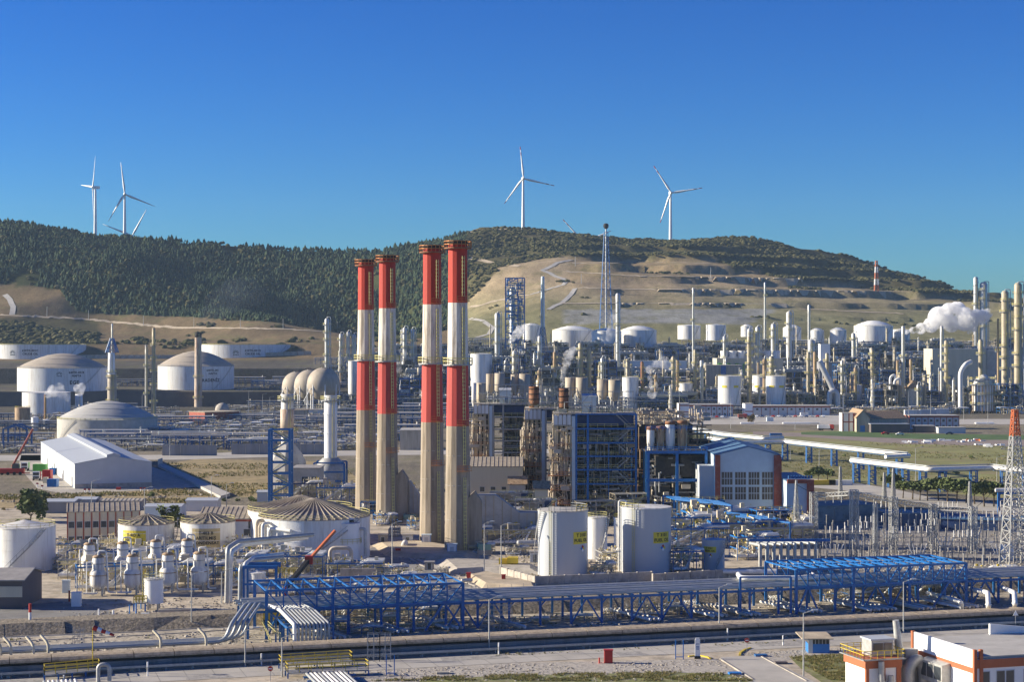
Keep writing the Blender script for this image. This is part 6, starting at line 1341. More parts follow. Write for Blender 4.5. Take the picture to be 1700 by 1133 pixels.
g=G(980,945); m=MB(); m.prism([(g.x-2.5,g.y-2),(g.x+6,g.y-2),(g.x+6,g.y+8),(g.x-2.5,g.y+8)],0,.6); o=m.build('tank_plinth',M['dirt_pale']); tag(o,'low earth plinth between the two grey fuel oil tanks','plinth')
# earth banks around the chimneys
def bank(label,pix,h,mt='dirt_pale'):
    P=[G(a,b) for a,b in pix]; c=sum(P,Vector((0,0,0)))/len(P); m=MB(); n=len(P)
    top=[(p.x+(c.x-p.x)*.22,p.y+(c.y-p.y)*.22,h) for p in P]; m.add([tuple(p) for p in P]+top,[(i,(i+1)%n,(i+1)%n+n,i+n) for i in range(n)]+[tuple(range(n,2*n))]); o=m.build('earth_bank',M[mt]); o['kind']='structure'
bank('',[(640,925),(615,905),(690,900),(800,918),(790,935),(700,930)],1.0); bank('',[(745,955),(720,932),(800,935),(900,945),(900,955),(800,952)],1.1,'concrete'); bank('',[(770,960),(800,953),(895,975),(900,985),(800,978)],1.0)
# --- foreground right: service building and tower
OB=building('service_building','white service building with orange bands at the lower right corner','building',(61.2,239),(61.2+30*.958,239+30*.287),16.5,7.8,'white_clean','concrete_light',0,0,
  windows=[('f',a,4.1,1.2,2.0) for a in (1.6,3.9,5.3,8,11,14)]+[('l',15,2.0,1.2,1.6)],bands=[('f',0,3.2,30,3.9,'trim_orange'),('f',0,6.6,30,7.75,'trim_orange'),('l',0,5.9,16.5,6.6,'trim_orange'),('l',0,2.2,16.5,2.9,'trim_orange')],ov=-.2)
u=Vector((.958,.287,0)); v=Vector((-.287,.958,0)); p=Vector((61.2,239,0)); Q=lambda a,b,z: tuple(p+u*a+v*b+Vector((0,0,z)))
m=MB()
for a0,a1 in ((0,.3),(29.7,30)): m.add([Q(a0,0,7.8),Q(a1,0,7.8),Q(a1,16.5,7.8),Q(a0,16.5,7.8),Q(a0,0,9),Q(a1,0,9),Q(a1,16.5,9.0),Q(a0,16.5,9.0)],[(4,5,6,7),(0,1,5,4),(1,2,6,5),(2,3,7,6),(3,0,4,7)])
m.build('parapet',M['white_clean'],OB)
for a,b in ((-.15,-.15),(-.15,16.2),(.75,-.16)):
    m=MB(); m.add([Q(a-.05,b-.05,0),Q(a+.4,b-.05,0),Q(a+.4,b+.4,0),Q(a-.05,b+.4,0),Q(a-.05,b-.05,9.1),Q(a+.4,b-.05,9.1),Q(a+.4,b+.4,9.1),Q(a-.05,b+.4,9.1)],[(4,5,6,7),(0,1,5,4),(1,2,6,5),(2,3,7,6),(3,0,4,7)]); m.build('corner_pilaster',M['trim_orange'],OB)
m=MB(); m.add([Q(-1.4,6,3.3),Q(0,6,3.3),Q(0,12,3.3),Q(-1.4,12,3.3),Q(-1.4,6,6.0),Q(0,6,6.3),Q(0,12,6.3),Q(-1.4,12,6.0)],[(0,3,2,1),(4,5,6,7),(0,1,5,4),(1,2,6,5),(2,3,7,6),(3,0,4,7)]); bw=m.build('bay_window',M['galv'],OB)
m=MB(); m.add([Q(-1.43,a,z) for a,z in ((6.3,3.9),(8.1,3.9),(8.1,5.7),(6.3,5.7))],[(0,1,2,3)]); m.add([Q(-1.43,a,z) for a,z in ((8.4,3.9),(10,3.9),(10,5.7),(8.4,5.7))],[(0,1,2,3)]); m.add([Q(-1.43,a,z) for a,z in ((10.2,3.9),(11.7,3.9),(11.7,5.7),(10.2,5.7))],[(0,1,2,3)]); m.build('pane',M['glass'],bw)
m=MB(); m.add([Q(12,15.8,7.8),Q(24,15.8,7.8),Q(24,16.2,7.8),Q(12,16.2,7.8),Q(12,15.8,9.6),Q(24,15.8,8.2),Q(24,16.2,8.2),Q(12,16.2,9.6)],[(4,5,6,7),(0,1,5,4),(1,2,6,5),(2,3,7,6),(3,0,4,7)]); m.build('rear_parapet',M['white_clean'],OB)
# filter tower left of it
bx=Vector((48.3,246.6,0)); P_=lambda a,b,z: tuple(bx+u*a+v*b+Vector((0,0,z)))
t=thing('control_tower','white and orange tower with glazed cabin and yellow railing left of the service building','tower',tuple(bx))
def ub(a0,b0,z0,a1,b1,z1,nm,mt,par=t):
    m=MB(); m.add([P_(a0,b0,z0),P_(a1,b0,z0),P_(a1,b1,z0),P_(a0,b1,z0),P_(a0,b0,z1),P_(a1,b0,z1),P_(a1,b1,z1),P_(a0,b1,z1)],[(0,3,2,1),(4,5,6,7),(0,1,5,4),(1,2,6,5),(2,3,7,6),(3,0,4,7)]); return m.build(nm,M[mt],par)
ub(.0,0,0,5.2,6,5.2,'wall','white_clean'); ub(-.2,-.2,5.2,5.4,6.2,6.5,'orange_band','trim_orange'); ub(-.05,-.15,0,.4,.3,5.2,'pilaster','trim_orange'); ub(2.4,-.15,0,2.9,.0,5.2,'pilaster','trim_orange'); ub(4.6,-.15,0,5.3,.3,5.2,'pilaster','trim_orange')
cb=ub(1.7,1.6,6.5,5.0,4.4,8.7,'cabin','roof_blue'); cb=tree[t][-1]; cb.data.materials.clear(); cb.data.materials.append(M['galv']); ub(2.0,1.5,7.2,3.4,1.59,8.3,'pane','glass',cb); ub(3.6,1.5,7.2,4.8,1.59,8.3,'pane','glass',cb); ub(1.5,1.4,8.7,5.2,4.6,8.9,'cabin_roof','roof_white',cb)
m=MB(); c=[Vector(P_(*q,6.5)) for q in ((-.6,-.6),(5.6,-.6),(5.6,6.4),(-.6,6.4))]; [m.rail(c[i],c[(i+1)%4],1.15,.08,1) for i in range(4)]; m.build('railing',M['yellow'],t)
ub(-.7,-.7,6.35,5.7,6.5,6.49,'gallery_floor','steel')
m=MB(); m.tube(bend([P_(2.0,-.6,6.2),P_(2.0,-.7,3.2),P_(3.4,-.7,3.0),P_(3.4,-.7,4.2)],.8),.42,10); m.build('elbow_duct',M['galv'],t)
t=thing('dust_duct','grey curved dust duct and tapering stack between tower and service building','duct',P_(6.6,0,0)); m=MB(); m.tube(bend([P_(6.8,.5,0),P_(6.8,.5,5.0),P_(8.2,.8,6.1),P_(9.4,1,5),P_(9.4,1,0)],1.3),.8,14); m.build('curved_duct',M['galv'],t); MB().cyl(P_(6.7,2.5,5),P_(5.9,2.5,11.2),.62,.45,14).build('stack_pipe',M['galv'],t); MB().cyl(P_(8.2,3,0),P_(8.2,3,7),1.3,1.3,16).build('dust_bin',M['concrete_light'],t)
# guard house
g=G(1342,1086); t=thing('guard_house','small blue guard house with tan overhanging roof at the road junction','guard house',tuple(g)); MB().box(g.x,g.y,0,g.x+3.4,g.y+2.8,1.5).build('lower_wall',M['blue_bright'],t); MB().box(g.x+.03,g.y+.03,1.5,g.x+3.37,g.y+2.77,2.3).build('window_band',M['glass'],t)
m=MB(); [m.box(g.x+i*.56-.04,g.y-.02,1.5,g.x+i*.56+.04,g.y+.04,2.3) for i in range(7)]; m.build('mullion',M['clad_white'],t); MB().box(g.x-.02,g.y-.05,0,g.x+.7,g.y-.01,2.2).build('door',M['clad_white'],t)
m=MB(); m.add([(g.x-1.1,g.y-.8,2.35),(g.x+3.9,g.y-.8,2.35),(g.x+3.5,g.y+3.6,2.75),(g.x-1.5,g.y+3.6,2.75),(g.x-1.1,g.y-.8,2.5),(g.x+3.9,g.y-.8,2.5),(g.x+3.5,g.y+3.6,2.9),(g.x-1.5,g.y+3.6,2.9)],[(0,3,2,1),(4,5,6,7),(0,1,5,4),(1,2,6,5),(2,3,7,6),(3,0,4,7)]); m.build('roof',M['dirt_pale'],t)
# totem, signs, blue goalposts
g=G(1158,1095); t=thing('totem_sign','white totem sign on black foot at the road junction','sign',tuple(g)); MB().obox(g,.95,.5,.45).build('foot',M['black'],t); MB().obox(g+Vector((0,0,.45)),.8,.22,2.65).build('panel',M['white_clean'],t); MB().obox(g+Vector((0,0,3.1)),.6,.22,.2).build('cap',M['white_clean'],t)
m=MB(); [m.box(g.x-.25,g.y-.13,z,g.x+.25,g.y-.112,z+.1) for z in (2.3,1.9,1.7,1.5)]; m.build('text_line',M['blue_mid'],t)
for px,py,lab in ((1128,1096,'tall blue goalpost frame left of the totem sign'),(648,1123,'blue goalpost frame beside the lower left walkway')):
    g=G(px,py); t=thing('height_gauge',lab,'frame',tuple(g)); [MB().beam((g.x+a,g.y,0),(g.x+a,g.y,3.1),.14).build('post',M['blue_bright'],t) for a in (-.6,.6)]; MB().beam((g.x-.6,g.y,.4),(g.x+.6,g.y,.4),.12).build('crossbar',M['blue_bright'],t)
for px,py,top,lab in ((1240,1088,1063,'round red no entry sign by the yellow kerb'),(449,1133,1110,'red no entry sign at the bottom edge of the road')):
    g=G(px,py); z=HC-(top-CY)/F*g.y; t=thing('road_sign',lab,'road sign',tuple(g)); MB().beam(g,g+Vector((0,0,z)),.07).build('post',M['galv'],t); m=MB(); m.cyl((g.x,g.y-.06,z-.1),(g.x,g.y-.1,z-.1),.38,n=20); dsc=m.build('disc',M['red'],t); MB().box(g.x-.26,g.y-.125,z-.17,g.x+.26,g.y-.105,z-.03).build('bar',M['white_clean'],dsc)
g=G(1686,1042); t=thing('road_sign','white triangular warning sign at the right end of the guard rail','road sign',tuple(g)); MB().beam(g,g+Vector((0,0,2.1)),.08).build('post',M['galv'],t); m=MB(); m.add([(g.x-.5,g.y-.08,2.0),(g.x+.5,g.y-.08,2.0),(g.x,g.y-.08,2.9),(g.x-.5,g.y-.04,2.0),(g.x+.5,g.y-.04,2.0),(g.x,g.y-.04,2.9)],[(0,1,2),(5,4,3),(0,3,4,1),(1,4,5,2),(2,5,3,0)]); m.build('plate',M['white_clean'],t)
m=MB(); P=[G(1228,1090),G(1229,1086),G(1236,1081),G(1246,1078)]; [m.beam(a+Vector((0,0,.1)),b+Vector((0,0,.1)),.35,.25) for a,b in zip(P,P[1:])]; o=m.build('yellow_kerb',M['yellow']); tag(o,'curved yellow kerb at the road junction corner','kerb')
m=MB(); P=[G(1143,1092),G(1160,1090),G(1175,1093),G(1180,1096)]; [m.beam(a+Vector((0,0,.1)),b+Vector((0,0,.1)),.3,.2) for a,b in zip(P,P[1:])]; o=m.build('yellow_kerb',M['yellow']); tag(o,'short yellow kerb around the totem sign','kerb')
for px,py,lab,mt in ((1263,1091,'flat blue grey cover plate on gravel right of the kerb','blue_mid'),(1220,1121,'flat blue cover on the grass at the bottom','blue_bright'),(1296,1103,'dark round pit cover in the gravel verge','wall_dark'),(735,1120,'low concrete block in the foreground grass','concrete')):
    g=G(px,py); t=thing('ground_cover',lab,'cover',tuple(g)); MB().obox(g,1.9,1.2,.35,.1).build('slab',M[mt],t)
# marker posts along the rail
for i,(px,py,top) in enumerate([(828,1088,1068),(996,1071,1052),(1208,1065,1044),(1300,1073,1056),(1382,1052,1036),(1509,1044,1028),(434,1106,1086),(245,1124,1100),(106,1131,1122),(690,1082,1072)]):
    post(px,py,top,f'white marker post, {["first","second","third","fourth","fifth","sixth","seventh","eighth","ninth","tenth"][i]} listed along the guard rail' if 0 else auto('slim white marker post',px,py),['white_clean','galv','white_clean'],.12)
for px,py,top,lab in ((812,1084,996,'tall lamp post before the duct right of the left truss bridge'),(1194,1062,976,'tall lamp post before the duct right of centre'),(1334,1124,1019,'tall lamp post in front of the blue guard house'),(1500,1052,967,'tall lamp post before the right truss bridge'),(318,1043,955,'lamp post at the road before the filter plant'),(368,1003,950,'lamp post behind the rack end at left'),(407,1108,1048,'slim lamp post before the sloping pipe bundle'),(468,1125,1060,'slim lamp post beside the lower no entry sign'),(651,953,870,'lamp post on the road left of the chimneys'),(804,955,870,'lamp post right of the nearest chimney'),(832,958,873,'lamp post at the corner of the cream bund wall'),(1014,952,920,'short lamp post between the fuel oil tanks'),(1287,940,910,'short lamp post by the riser pipes'),(351,845,792,'left of two lamp posts by the concrete channel'),(376,848,805,'right of two lamp posts by the concrete channel'),(282,758,722,'lamp post by the road behind the warehouse'),(350,756,735,'short lamp post by the grey bund wall'),(152,900,800,'thin dark mast before the red pilaster building'),(64,945,915,'lamp post before the left edge tank'),(1632,955,905,'lamp post in the switchyard near the pylon'),(240,885,812,'slim mast near the condensate tanks'),(1212,678,642,'lamp post behind the two-storey striped office'),(1320,714,690,'lamp post on the road before the long striped building'),(1213,712,660,'lamp post left of the palm tree')):
    lamp_post(px,py,top,lab,1.4,group=None)
# scaffold by the duct
for a,b,py,lab in ((610,630,1100,'left tube scaffold frame at the road edge'),(630,648,1100,'right tube scaffold frame at the road edge'),(800,850,1048,'tall tube scaffold under the pipe rack near centre'),(1060,1080,1030,'tube scaffold behind the rack right of centre'),(121,138,1075,'small scaffold ladder behind the duct at left'),(380,405,1070,'scaffold ladder tower beside the sloping pipe bundle')):
    g=G(a,py); q=G(b,py); h=4.4 if a>200 else 3.2; t=thing('scaffold',lab,'scaffold',tuple(g)); m=MB(); n=max(2,int((q-g).length/1.0))
    for i in range(n+1):
        for dy in (0,1.2): p_=g.lerp(q,i/n); m.beam((p_.x,p_.y+dy,0),(p_.x,p_.y+dy,h),.07)
    for z in (.8,1.7,2.6,3.5,4.3):
        if z<h:
            for dy in (0,1.2): m.beam((g.x,g.y+dy,z),(q.x,q.y+dy,z),.06)
    m.beam((g.x,g.y,0),(q.x,q.y,h),.06); m.build('tube_frame',M['galv'],t)
# --- pipelines on blue trestles across the field
def pipeline(label,pts,r,sup,mt='pipe_white',z=7.6):
    P=[(G(a,b,z).x,G(a,b,z).y,z) for a,b in pts]; t=thing('pipeline',label,'pipeline',(P[0][0],P[0][1],0)); r*=.72; MB().tube(bend(P,2),r,12).build('pipe',M[mt],t)
    MB().tube(bend([(x+.3,y+2.8,zz+.9) for x,y,zz in P],2),r*.3,8).build('second_pipe',M['pipe'],t)
    for f in sup:
        tot=[Vector(a) for a in P]; L=[(b-a).length for a,b in zip(tot,tot[1:])]; d=f*sum(L); k=0
        while d>L[k] and k<len(L)-1: d-=L[k]; k+=1
        c=tot[k].lerp(tot[k+1],d/L[k]); m=MB(); 
        for a in (-1.1,1.1):
            for b in (-1.1,1.1): m.beam((c.x+a,c.y+b,0),(c.x+a*.9,c.y+b*.9,z-r),.3)
        for zz in (1.6,3.2,4.8):
            for b in (-1.1,1.1): m.beam((c.x-1.1,c.y+b,zz),(c.x+1.1,c.y+b,zz),.18); m.beam((c.x-1.1,c.y+b,zz),(c.x+1.1,c.y+b,zz-1.6),.15)
        m.beam((c.x-1.4,c.y-1,z-r),(c.x+1.4,c.y-1,z-r),.35); m.build('trestle',M['blue'],t)
    m=MB(); 
    for a,b in zip(P,P[1:]): m.beam(Vector(a)+Vector((0,1.4,-r-.2)),Vector(b)+Vector((0,1.4,-r-.2)),.3,.25)
    m.build('carrier_beam',M['blue_mid'],t)
pipeline('long white pipeline on blue trestles behind the turbine hall, rear branch',[(1142,712),(1200,722),(1268,729),(1300,727)],.95,(.3,.6,.9))
pipeline('white pipeline with blue collar behind the turbine hall crossing the field',[(1176,728),(1220,736),(1303,734),(1420,747),(1512,757),(1470,759)],1.0,(.25,.36,.48,.6,.72,.88))
pipeline('nearest white pipeline crossing the field to the right edge',[(1413,765),(1542,780),(1650,777),(1740,787),(2000,815)],1.05,(.02,.08,.15,.2,.26,.31,.38,.46,.53,.6,.7))
g=G(1213,734,7.6); o=MB().cyl((g.x-.8,g.y,7.6),(g.x+.8,g.y,7.6),1.7,n=18).build('pipe_collar',M['blue']); tag(o,'round dark blue collar on the pipeline above the turbine hall roof','collar')
t=thing('pipe_portal','tall blue portal frame at the right edge beside the red topped pylon','frame',tuple(G(1658,856))); g=G(1658,856); m=MB(); 
for q in (0,9,18): m.beam((g.x+q,g.y,0),(g.x+q,g.y,6.5),.7)
for z in (6.3,4.6): m.beam((g.x,g.y,z),(g.x+18,g.y,z),.6)
m.build('frame',M['blue'],t); MB().tube([(g.x-1,g.y,7.2),(g.x+20,g.y,7.2)],.6,8).build('pipe',M['pipe_white'],t)

# small things on the yards round the chimneys and tanks
for i,(px,py,key,sx) in enumerate([(655,890,'sb',(.3,.35,.6)),(672,912,'da',.45),(700,880,'sa',(.3,.35,.7)),(735,955,'sb',(.3,.3,.4)),(800,920,'sb',(.35,.4,.7)),(815,905,'dc',.6),(835,900,'sa',(.35,.4,.9)),(858,922,'sb',(.3,.3,.6)),(875,912,'db',.6),(640,872,'sd',(.3,.4,.7)),(690,862,'dc',.6),(775,970,'db',.3),(640,958,'sa',(.4,.35,.6)),(625,975,'sb',(.5,.4,.6)),(700,985,'sd',(.35,.3,.4)),(100,945,'sb',(.25,.4,.8)),(115,925,'sa',(.3,.4,.9)),(190,915,'sb',(.4,.4,1)),(295,935,'sa',(.3,.4,1.1)),(395,925,'sb',(.3,.5,1.2)),(410,975,'sd',(.4,.4,.9)),(480,985,'sa',(.4,.4,.9)),(530,985,'sb',(.5,.4,.8)),(575,995,'sd',(.4,.4,.7)),(870,1035,'sb',(.5,.3,.3)),(940,1030,'sa',(.4,.3,.25)),(1010,1026,'sb',(.5,.3,.3)),(1150,1012,'sa',(.4,.3,.25)),(1290,1004,'sb',(.5,.3,.3)),(1400,995,'sd',(.5,.4,.3)),(700,1045,'sb',(.5,.3,.4)),(590,1052,'sa',(.4,.3,.35))]):
    g=G(px,py); put(key,g.x,g.y,0,rnd.choice([0,.29,1.57]) if key!='sd' else .29,auto('small pipe skid' if key[0]=='s' else 'small lying drum',px,py),None,sx)
for i,(px,py,w,d,h,wm,lab) in enumerate([(668,905,2.5,2,2.2,'clad_white','small white kiosk on the yard between the chimney pairs'),(705,948,2,1.6,1.6,'concrete','low concrete box beside the earth bank'),(880,935,2.2,1.8,2.2,'clad_white','small pale kiosk left of the left fuel oil tank'),(628,905,2.2,2,2.2,'beige','small tan kiosk behind the large ribbed tank')]):
    g=G(px,py); building('kiosk',lab,'kiosk',(g.x,g.y),(g.x+w,g.y),d,h,wm,'roof_grey',0,0,windows=[('f',w*.5,.2,.8,1.6)],ov=.15)
# ================================================================ right side: switchyard, pylon, trees, offices
psheet('switchyard_ground',[(1352,950),(1720,955),(1900,960),(1850,860),(1400,862),(1350,880)],mat('switchyard_gravel',(.30,.28,.25),.95,var=.3,scale=.9,dirt=(.12,.11,.1),damt=.8),.06)
psheet('road',[(1300,792),(1400,800),(1480,812),(1560,830),(1700,838),(1800,845),(1800,862),(1640,850),(1500,832),(1400,815),(1300,806)],M['asphalt_pale'],.06)
psheet('dirt_track',[(1250,722),(1350,727),(1500,738),(1700,742),(1900,748),(1900,735),(1700,731),(1500,728),(1400,721),(1250,717)],mat('track_dirt',(.25,.20,.17),.95,var=.2,scale=.15),.05)
psheet('bright_grass',[(1330,718),(1400,716),(1480,720),(1700,723),(1700,731),(1560,731),(1400,725),(1330,722)],mat('lush_grass',(.065,.12,.025),.95,var=.4,scale=.1),.07)
psheet('road',[(1100,705),(1400,706),(1800,705),(1800,696),(1400,697),(1100,697)],M['asphalt_pale'],.06)
psheet('plaza',[(1120,694),(1240,697),(1400,700),(1400,688),(1240,690),(1120,688)],M['concrete_light'],.065)
psheet('dry_field',[(1150,742),(1260,738),(1420,742),(1500,760),(1500,788),(1400,790),(1180,770)],mat('field_olive',(.20,.18,.07),.95,var=.4,scale=.09,dirt=(.11,.13,.035),damt=.8,bump=.4),.05)
def pylon(px,py,top,w0,w1,label,red=.12,arms=((.62,3.2),(.78,2.6)),name='lattice_pylon',t_=.18,group=None,n=9):
    g=G(px,py); h=HC-(top-CY)/F*g.y; t=thing(name,label,'pylon',tuple(g),group)
    lattice(m:=MB(),g.x,g.y,0,h*(1-red),w0,w0+(w1-w0)*(1-red),n,t_,R(10)); m.build('tower',M['galv'],t)
    if red: lattice(m:=MB(),g.x,g.y,h*(1-red),h*red,w0+(w1-w0)*(1-red),w1,3,t_*.9,R(10)); m.build('red_top',M['orange'],t)
    for f,L in arms:
        for s in (-1,1): m=MB(); z=h*f; w=(w0+(w1-w0)*f)/2; m.beam((g.x+s*w,g.y,z+.9),(g.x+s*(w+L),g.y,z),.13); m.beam((g.x+s*w,g.y,z-.3),(g.x+s*(w+L),g.y,z),.13); m.beam((g.x+s*(w+L*.5),g.y,z+.4),(g.x+s*(w+L*.5),g.y,z-.1),.1); m.build('cross_arm',M['galv'],t)
    return g,h
pylon(1685,940,681,5.2,1.0,'large red topped lattice pylon at the right edge',.17,((.62,2.6),(.75,2.2)),t_=.26,n=11)
pylon(1322,905,798,1.9,.3,'slim dark lattice mast in front of the hall annex',0,((.5,1.6),),name='lattice_mast',t_=.14)
GM=[(1351,907,818),(1418,927,814),(1453,930,838),(1483,918,826),(1549,915,838),(1615,920,842)]
for i,(px,py,top) in enumerate(GM):
    g,h=pylon(px,py,top,1.6 if i!=2 else .9,1.5 if i!=2 else .8,f'{["first","second","slim third","fourth","fifth","sixth"][i]} grey lattice gantry mast from the left in the switchyard',0,(),'gantry_mast',.17,'lattice gantry masts of the switchyard',8)
    o=MB().cyl((g.x,g.y,h),(g.x,g.y,h+4.5),.09,.03,6).build('lightning_rod',M['galv'],list(tree)[-1] if 0 else None) if 0 else None
for i,(a,b) in enumerate([(0,1),(1,3),(3,4),(4,5)]):
    A=G(*GM[a][:2]); B=G(*GM[b][:2]); za=HC-(GM[a][2]-CY)/F*A.y-1.2; zb=HC-(GM[b][2]-CY)/F*B.y-1.2; A.z=za; B.z=zb; m=MB(); up=Vector((0,0,1)); n=12
    for o_ in (Vector((0,-.5,0)),Vector((0,.5,0)),Vector((0,0,.9))): m.beam(A+o_,B+o_,.12)
    for k in range(n):
        p,q=A.lerp(B,k/n),A.lerp(B,(k+1)/n); m.beam(p+Vector((0,-.5,0)),q+Vector((0,0,.9)),.08); m.beam(q+Vector((0,.5,0)),p+Vector((0,0,.9)),.08)
    o=m.build('gantry_beam',M['galv']); tag(o,f'lattice gantry beam spanning the {["first and second","second and fourth","fourth and fifth","fifth and sixth"][i]} switchyard masts','beam','lattice gantry beams of the switchyard')
    for k in range(5):
        p=A.lerp(B,(k+.5)/5); t=thing('string_insulator','hanging insulator string under the lattice gantry beams','insulator',tuple(p),'hanging insulator strings'); MB().cyl(p,p-Vector((0,0,1.6)),.11,n=6).build('string',M['galv'],t)
# thin dark lattice masts behind the road
for i,(px,py,top) in enumerate([(1395,830,775),(1468,832,785),(1483,835,778),(1610,850,800)]):
    pylon(px,py,top,1.2,.4,f'{["first","second","third","fourth"][i]} thin dark lattice mast from the left along the road',0,(),'lattice_mast',.17,'thin masts behind the switchyard',8)
# insulator posts and bus frames
def ins():
    t=thing('insulator_post','grey insulator post in the crowded switchyard','insulator',(0,0,0),'insulator posts of the switchyard'); MB().beam((0,0,0),(0,0,2.3),.14).build('stand',M['post_grey'],t)
    m=MB(); m.lathe(0,0,[(.1,2.3)]+[(q,2.4+i*.16+(0 if q>.15 else .08)) for i in range(12) for q in (.17,.09)]+[(.1,4.4)],8); m.build('insulator',M['post_grey'],t); m=MB(); m.cyl((0,0,4.4),(0,0,4.6),.2,n=8); m.build('cap',M['galv'],t); return t
I=ins(); k0=0; rg2=random.Random(11)
for row in range(9):
    for c in range(26):
        px=1358+c*13.6+rg2.uniform(-3,3)+row*2; py=948-row*9.5+rg2.uniform(-2,2)+max(0,(1380-px))*0
        if 1392<px<1398 or px>1712 or rg2.random()<.12: continue
        g=G(px,py)
        if k0==0: I.location=g; k0=1
        else: dup(I,g,0,scale=(1,1,rg2.uniform(.55,1.05)))
rows=[]
for i in range(13):
    px=1372+i*26; py=935-(i%4)*17; g=G(px,py); L=rg2.uniform(5,10); h=rg2.uniform(4.8,7); t=thing('bus_bar_stand',auto('thin bus bar frame',px,py),'bus frame',tuple(g),'bus bar frames of the switchyard'); m=MB()
    for a in (0,.5,1): m.beam((g.x+a*L,g.y+a*2,0),(g.x+a*L,g.y+a*2,h),.16)
    m.beam((g.x,g.y,h),(g.x+L,g.y+2,h),.16); m.beam((g.x,g.y,h-1),(g.x+L,g.y+2,h-1),.1); m.build('frame',M['post_grey'],t)
    m=MB(); [m.cyl((g.x+a*L,g.y+a*2,h),(g.x+a*L,g.y+a*2,h+1.6),.13,n=6) for a in (.1,.3,.5,.7,.9)]; m.build('insulator',M['white_dirty'],t)
for i in range(7):
    px,py=1385+i*46,943-(i%3)*14; g=G(px,py); t=thing('disconnector',auto('spread armed disconnector switch',px,py),'switch',tuple(g),'disconnector switches of the switchyard'); m=MB(); m.beam(g,g+Vector((0,0,3)),.25); m.beam(g+Vector((-1.5,0,3)),g+Vector((1.5,0,3)),.25); m.build('stand',M['galv'],t); m=MB()
    for a in (-1.4,-.7,0,.7,1.4): m.beam(g+Vector((a*.8,0,3)),g+Vector((a*1.5,0,5.2)),.16)
    m.build('arm',M['white_dirty'],t)
for i,(A,B) in enumerate([((1351,822),(1418,818)),((1418,822),(1483,830)),((1483,832),(1549,842)),((1549,842),(1615,846)),((1322,805),(1418,822)),((1615,846),(1685,760))]):
    a=W(*A,430); b=W(*B,430); m=MB(); P=[a.lerp(b,k/8)-Vector((0,0,1.6*(1-(2*k/8-1)**2))) for k in range(9)]; m.tube(P,.05,4); o=m.build('power_cable',M['black']); tag(o,auto('thin sagging power cable',(A[0]+B[0])/2,(A[1]+B[1])/2),'cable','power cables of the switchyard')
building('transformer_house','low dark blue grey flat building behind the switchyard masts','building',G(1352,868),G(1462,864),14,4.2,'concrete','roof_grey',0,0,ov=.2)
building('relay_house','second low dark building behind the switchyard, with a curved bund','building',G(1470,872),G(1560,872),10,3.0,'wall_grey','concrete_light',0,0,ov=.2)
building('long_store','long blue roofed store behind the right part of the switchyard','building',G(1562,880),G(1700,884),12,2.8,'blue_dark','roof_blue',0,.8,ov=.3)
for i,(px,py,w,h,mt,lab) in enumerate([(1672,930,2.4,3.2,'white_clean','white switch cabinet at the foot of the big pylon'),(1365,806,9,1.6,'yellow','yellow striped curved pipes on the ground by the road'),(1395,806,8,1.6,'white','row of white hoops on the ground by the road'),(1288,728,6,2.4,'blue','dark blue skip on the field behind the turbine hall')]):
    bulk(lab,'equipment',px,py,w,2.2,h,mt,'storage_stack')
# trees
def tree_proto(key,kind,seed,h=6.0,r=3.0,mt='leaf'):
    rg=random.Random(seed); t=thing('pine_tree' if kind!='bush' else 'bush','','tree',(0,0,0)); m=MB(); th=h*.55 if kind=='umbrella' else h*.25
    if kind!='bush':
        m.cyl((0,0,0),(.2,.1,th),.22,.13,8)
        for i in range(5): a=i*1.26; m.cyl((.15,.1,th*.75),(math.cos(a)*r*.55,math.sin(a)*r*.55,th+h*.18),.09,.04,5)
        m.build('trunk',M['bark'],t)
    m=MB(); 
    for c in range(34 if kind!='bush' else 18):
        a=rg.uniform(0,6.28); q=math.sqrt(rg.random())*r*.8; zc=(th+h*.12+rg.uniform(-.05,.3)*h*(1-q/r)*1.1) if kind=='umbrella' else (rg.uniform(.1,.75)*h if kind=='bush' else rg.uniform(.2,.95)*h)
        if kind=='conifer': q*=1.1-zc/h
        cx,cy=q*math.cos(a),q*math.sin(a); s=r*rg.uniform(.2,.36)
        for l in range(26):
            d=Vector((rg.gauss(0,1),rg.gauss(0,1),rg.gauss(0,.75))); d.normalize(); p=Vector((cx,cy,zc))+d*s*rg.uniform(.6,1.1); u_=Vector((rg.gauss(0,1),rg.gauss(0,1),rg.gauss(0,1))).normalized()*s*.34; v_=u_.orthogonal().normalized()*s*.26
            m.add([tuple(p-u_-v_),tuple(p+u_-v_),tuple(p+u_+v_),tuple(p-u_+v_)],[(0,1,2,3)])
    m.build('crown',M[mt],t); PROTO[key]=t
tree_proto('um','umbrella',1,6.5,3.4); tree_proto('un','umbrella',2,5.6,3.0,'leaf_light'); tree_proto('br','round',3,7,3.4,'leaf'); tree_proto('bu','bush',4,2.0,1.9,'leaf_light'); tree_proto('bo','round',5,9,4.8,'leaf_dry')
TN=0
for i,(px,py,k,s) in enumerate([(1358,803,'um',.85),(1374,800,'un',.8),(1345,800,'un',.7),(1482,822,'um',1.0),(1499,828,'un',1.0),(1515,830,'un',1.05),(1540,832,'um',1.0),(1558,832,'um',1.05),(1573,834,'um',1.1),(1588,836,'um',1.05),(1604,836,'um',1.1),(1618,838,'un',1.1),(1634,842,'um',1.15),(1650,842,'um',1.1),(1527,832,'um',.9)]):
    g=G(px,py); put(k,g.x,g.y,0,i*1.3,f'{["first","second","third","fourth","fifth","sixth","seventh","eighth","ninth","tenth","eleventh","twelfth","thirteenth","fourteenth","fifteenth"][i]} listed flat crowned pine' if 0 else auto('flat crowned pine beside the road',px,py-25),'flat crowned pines beside the road',s*1.05)
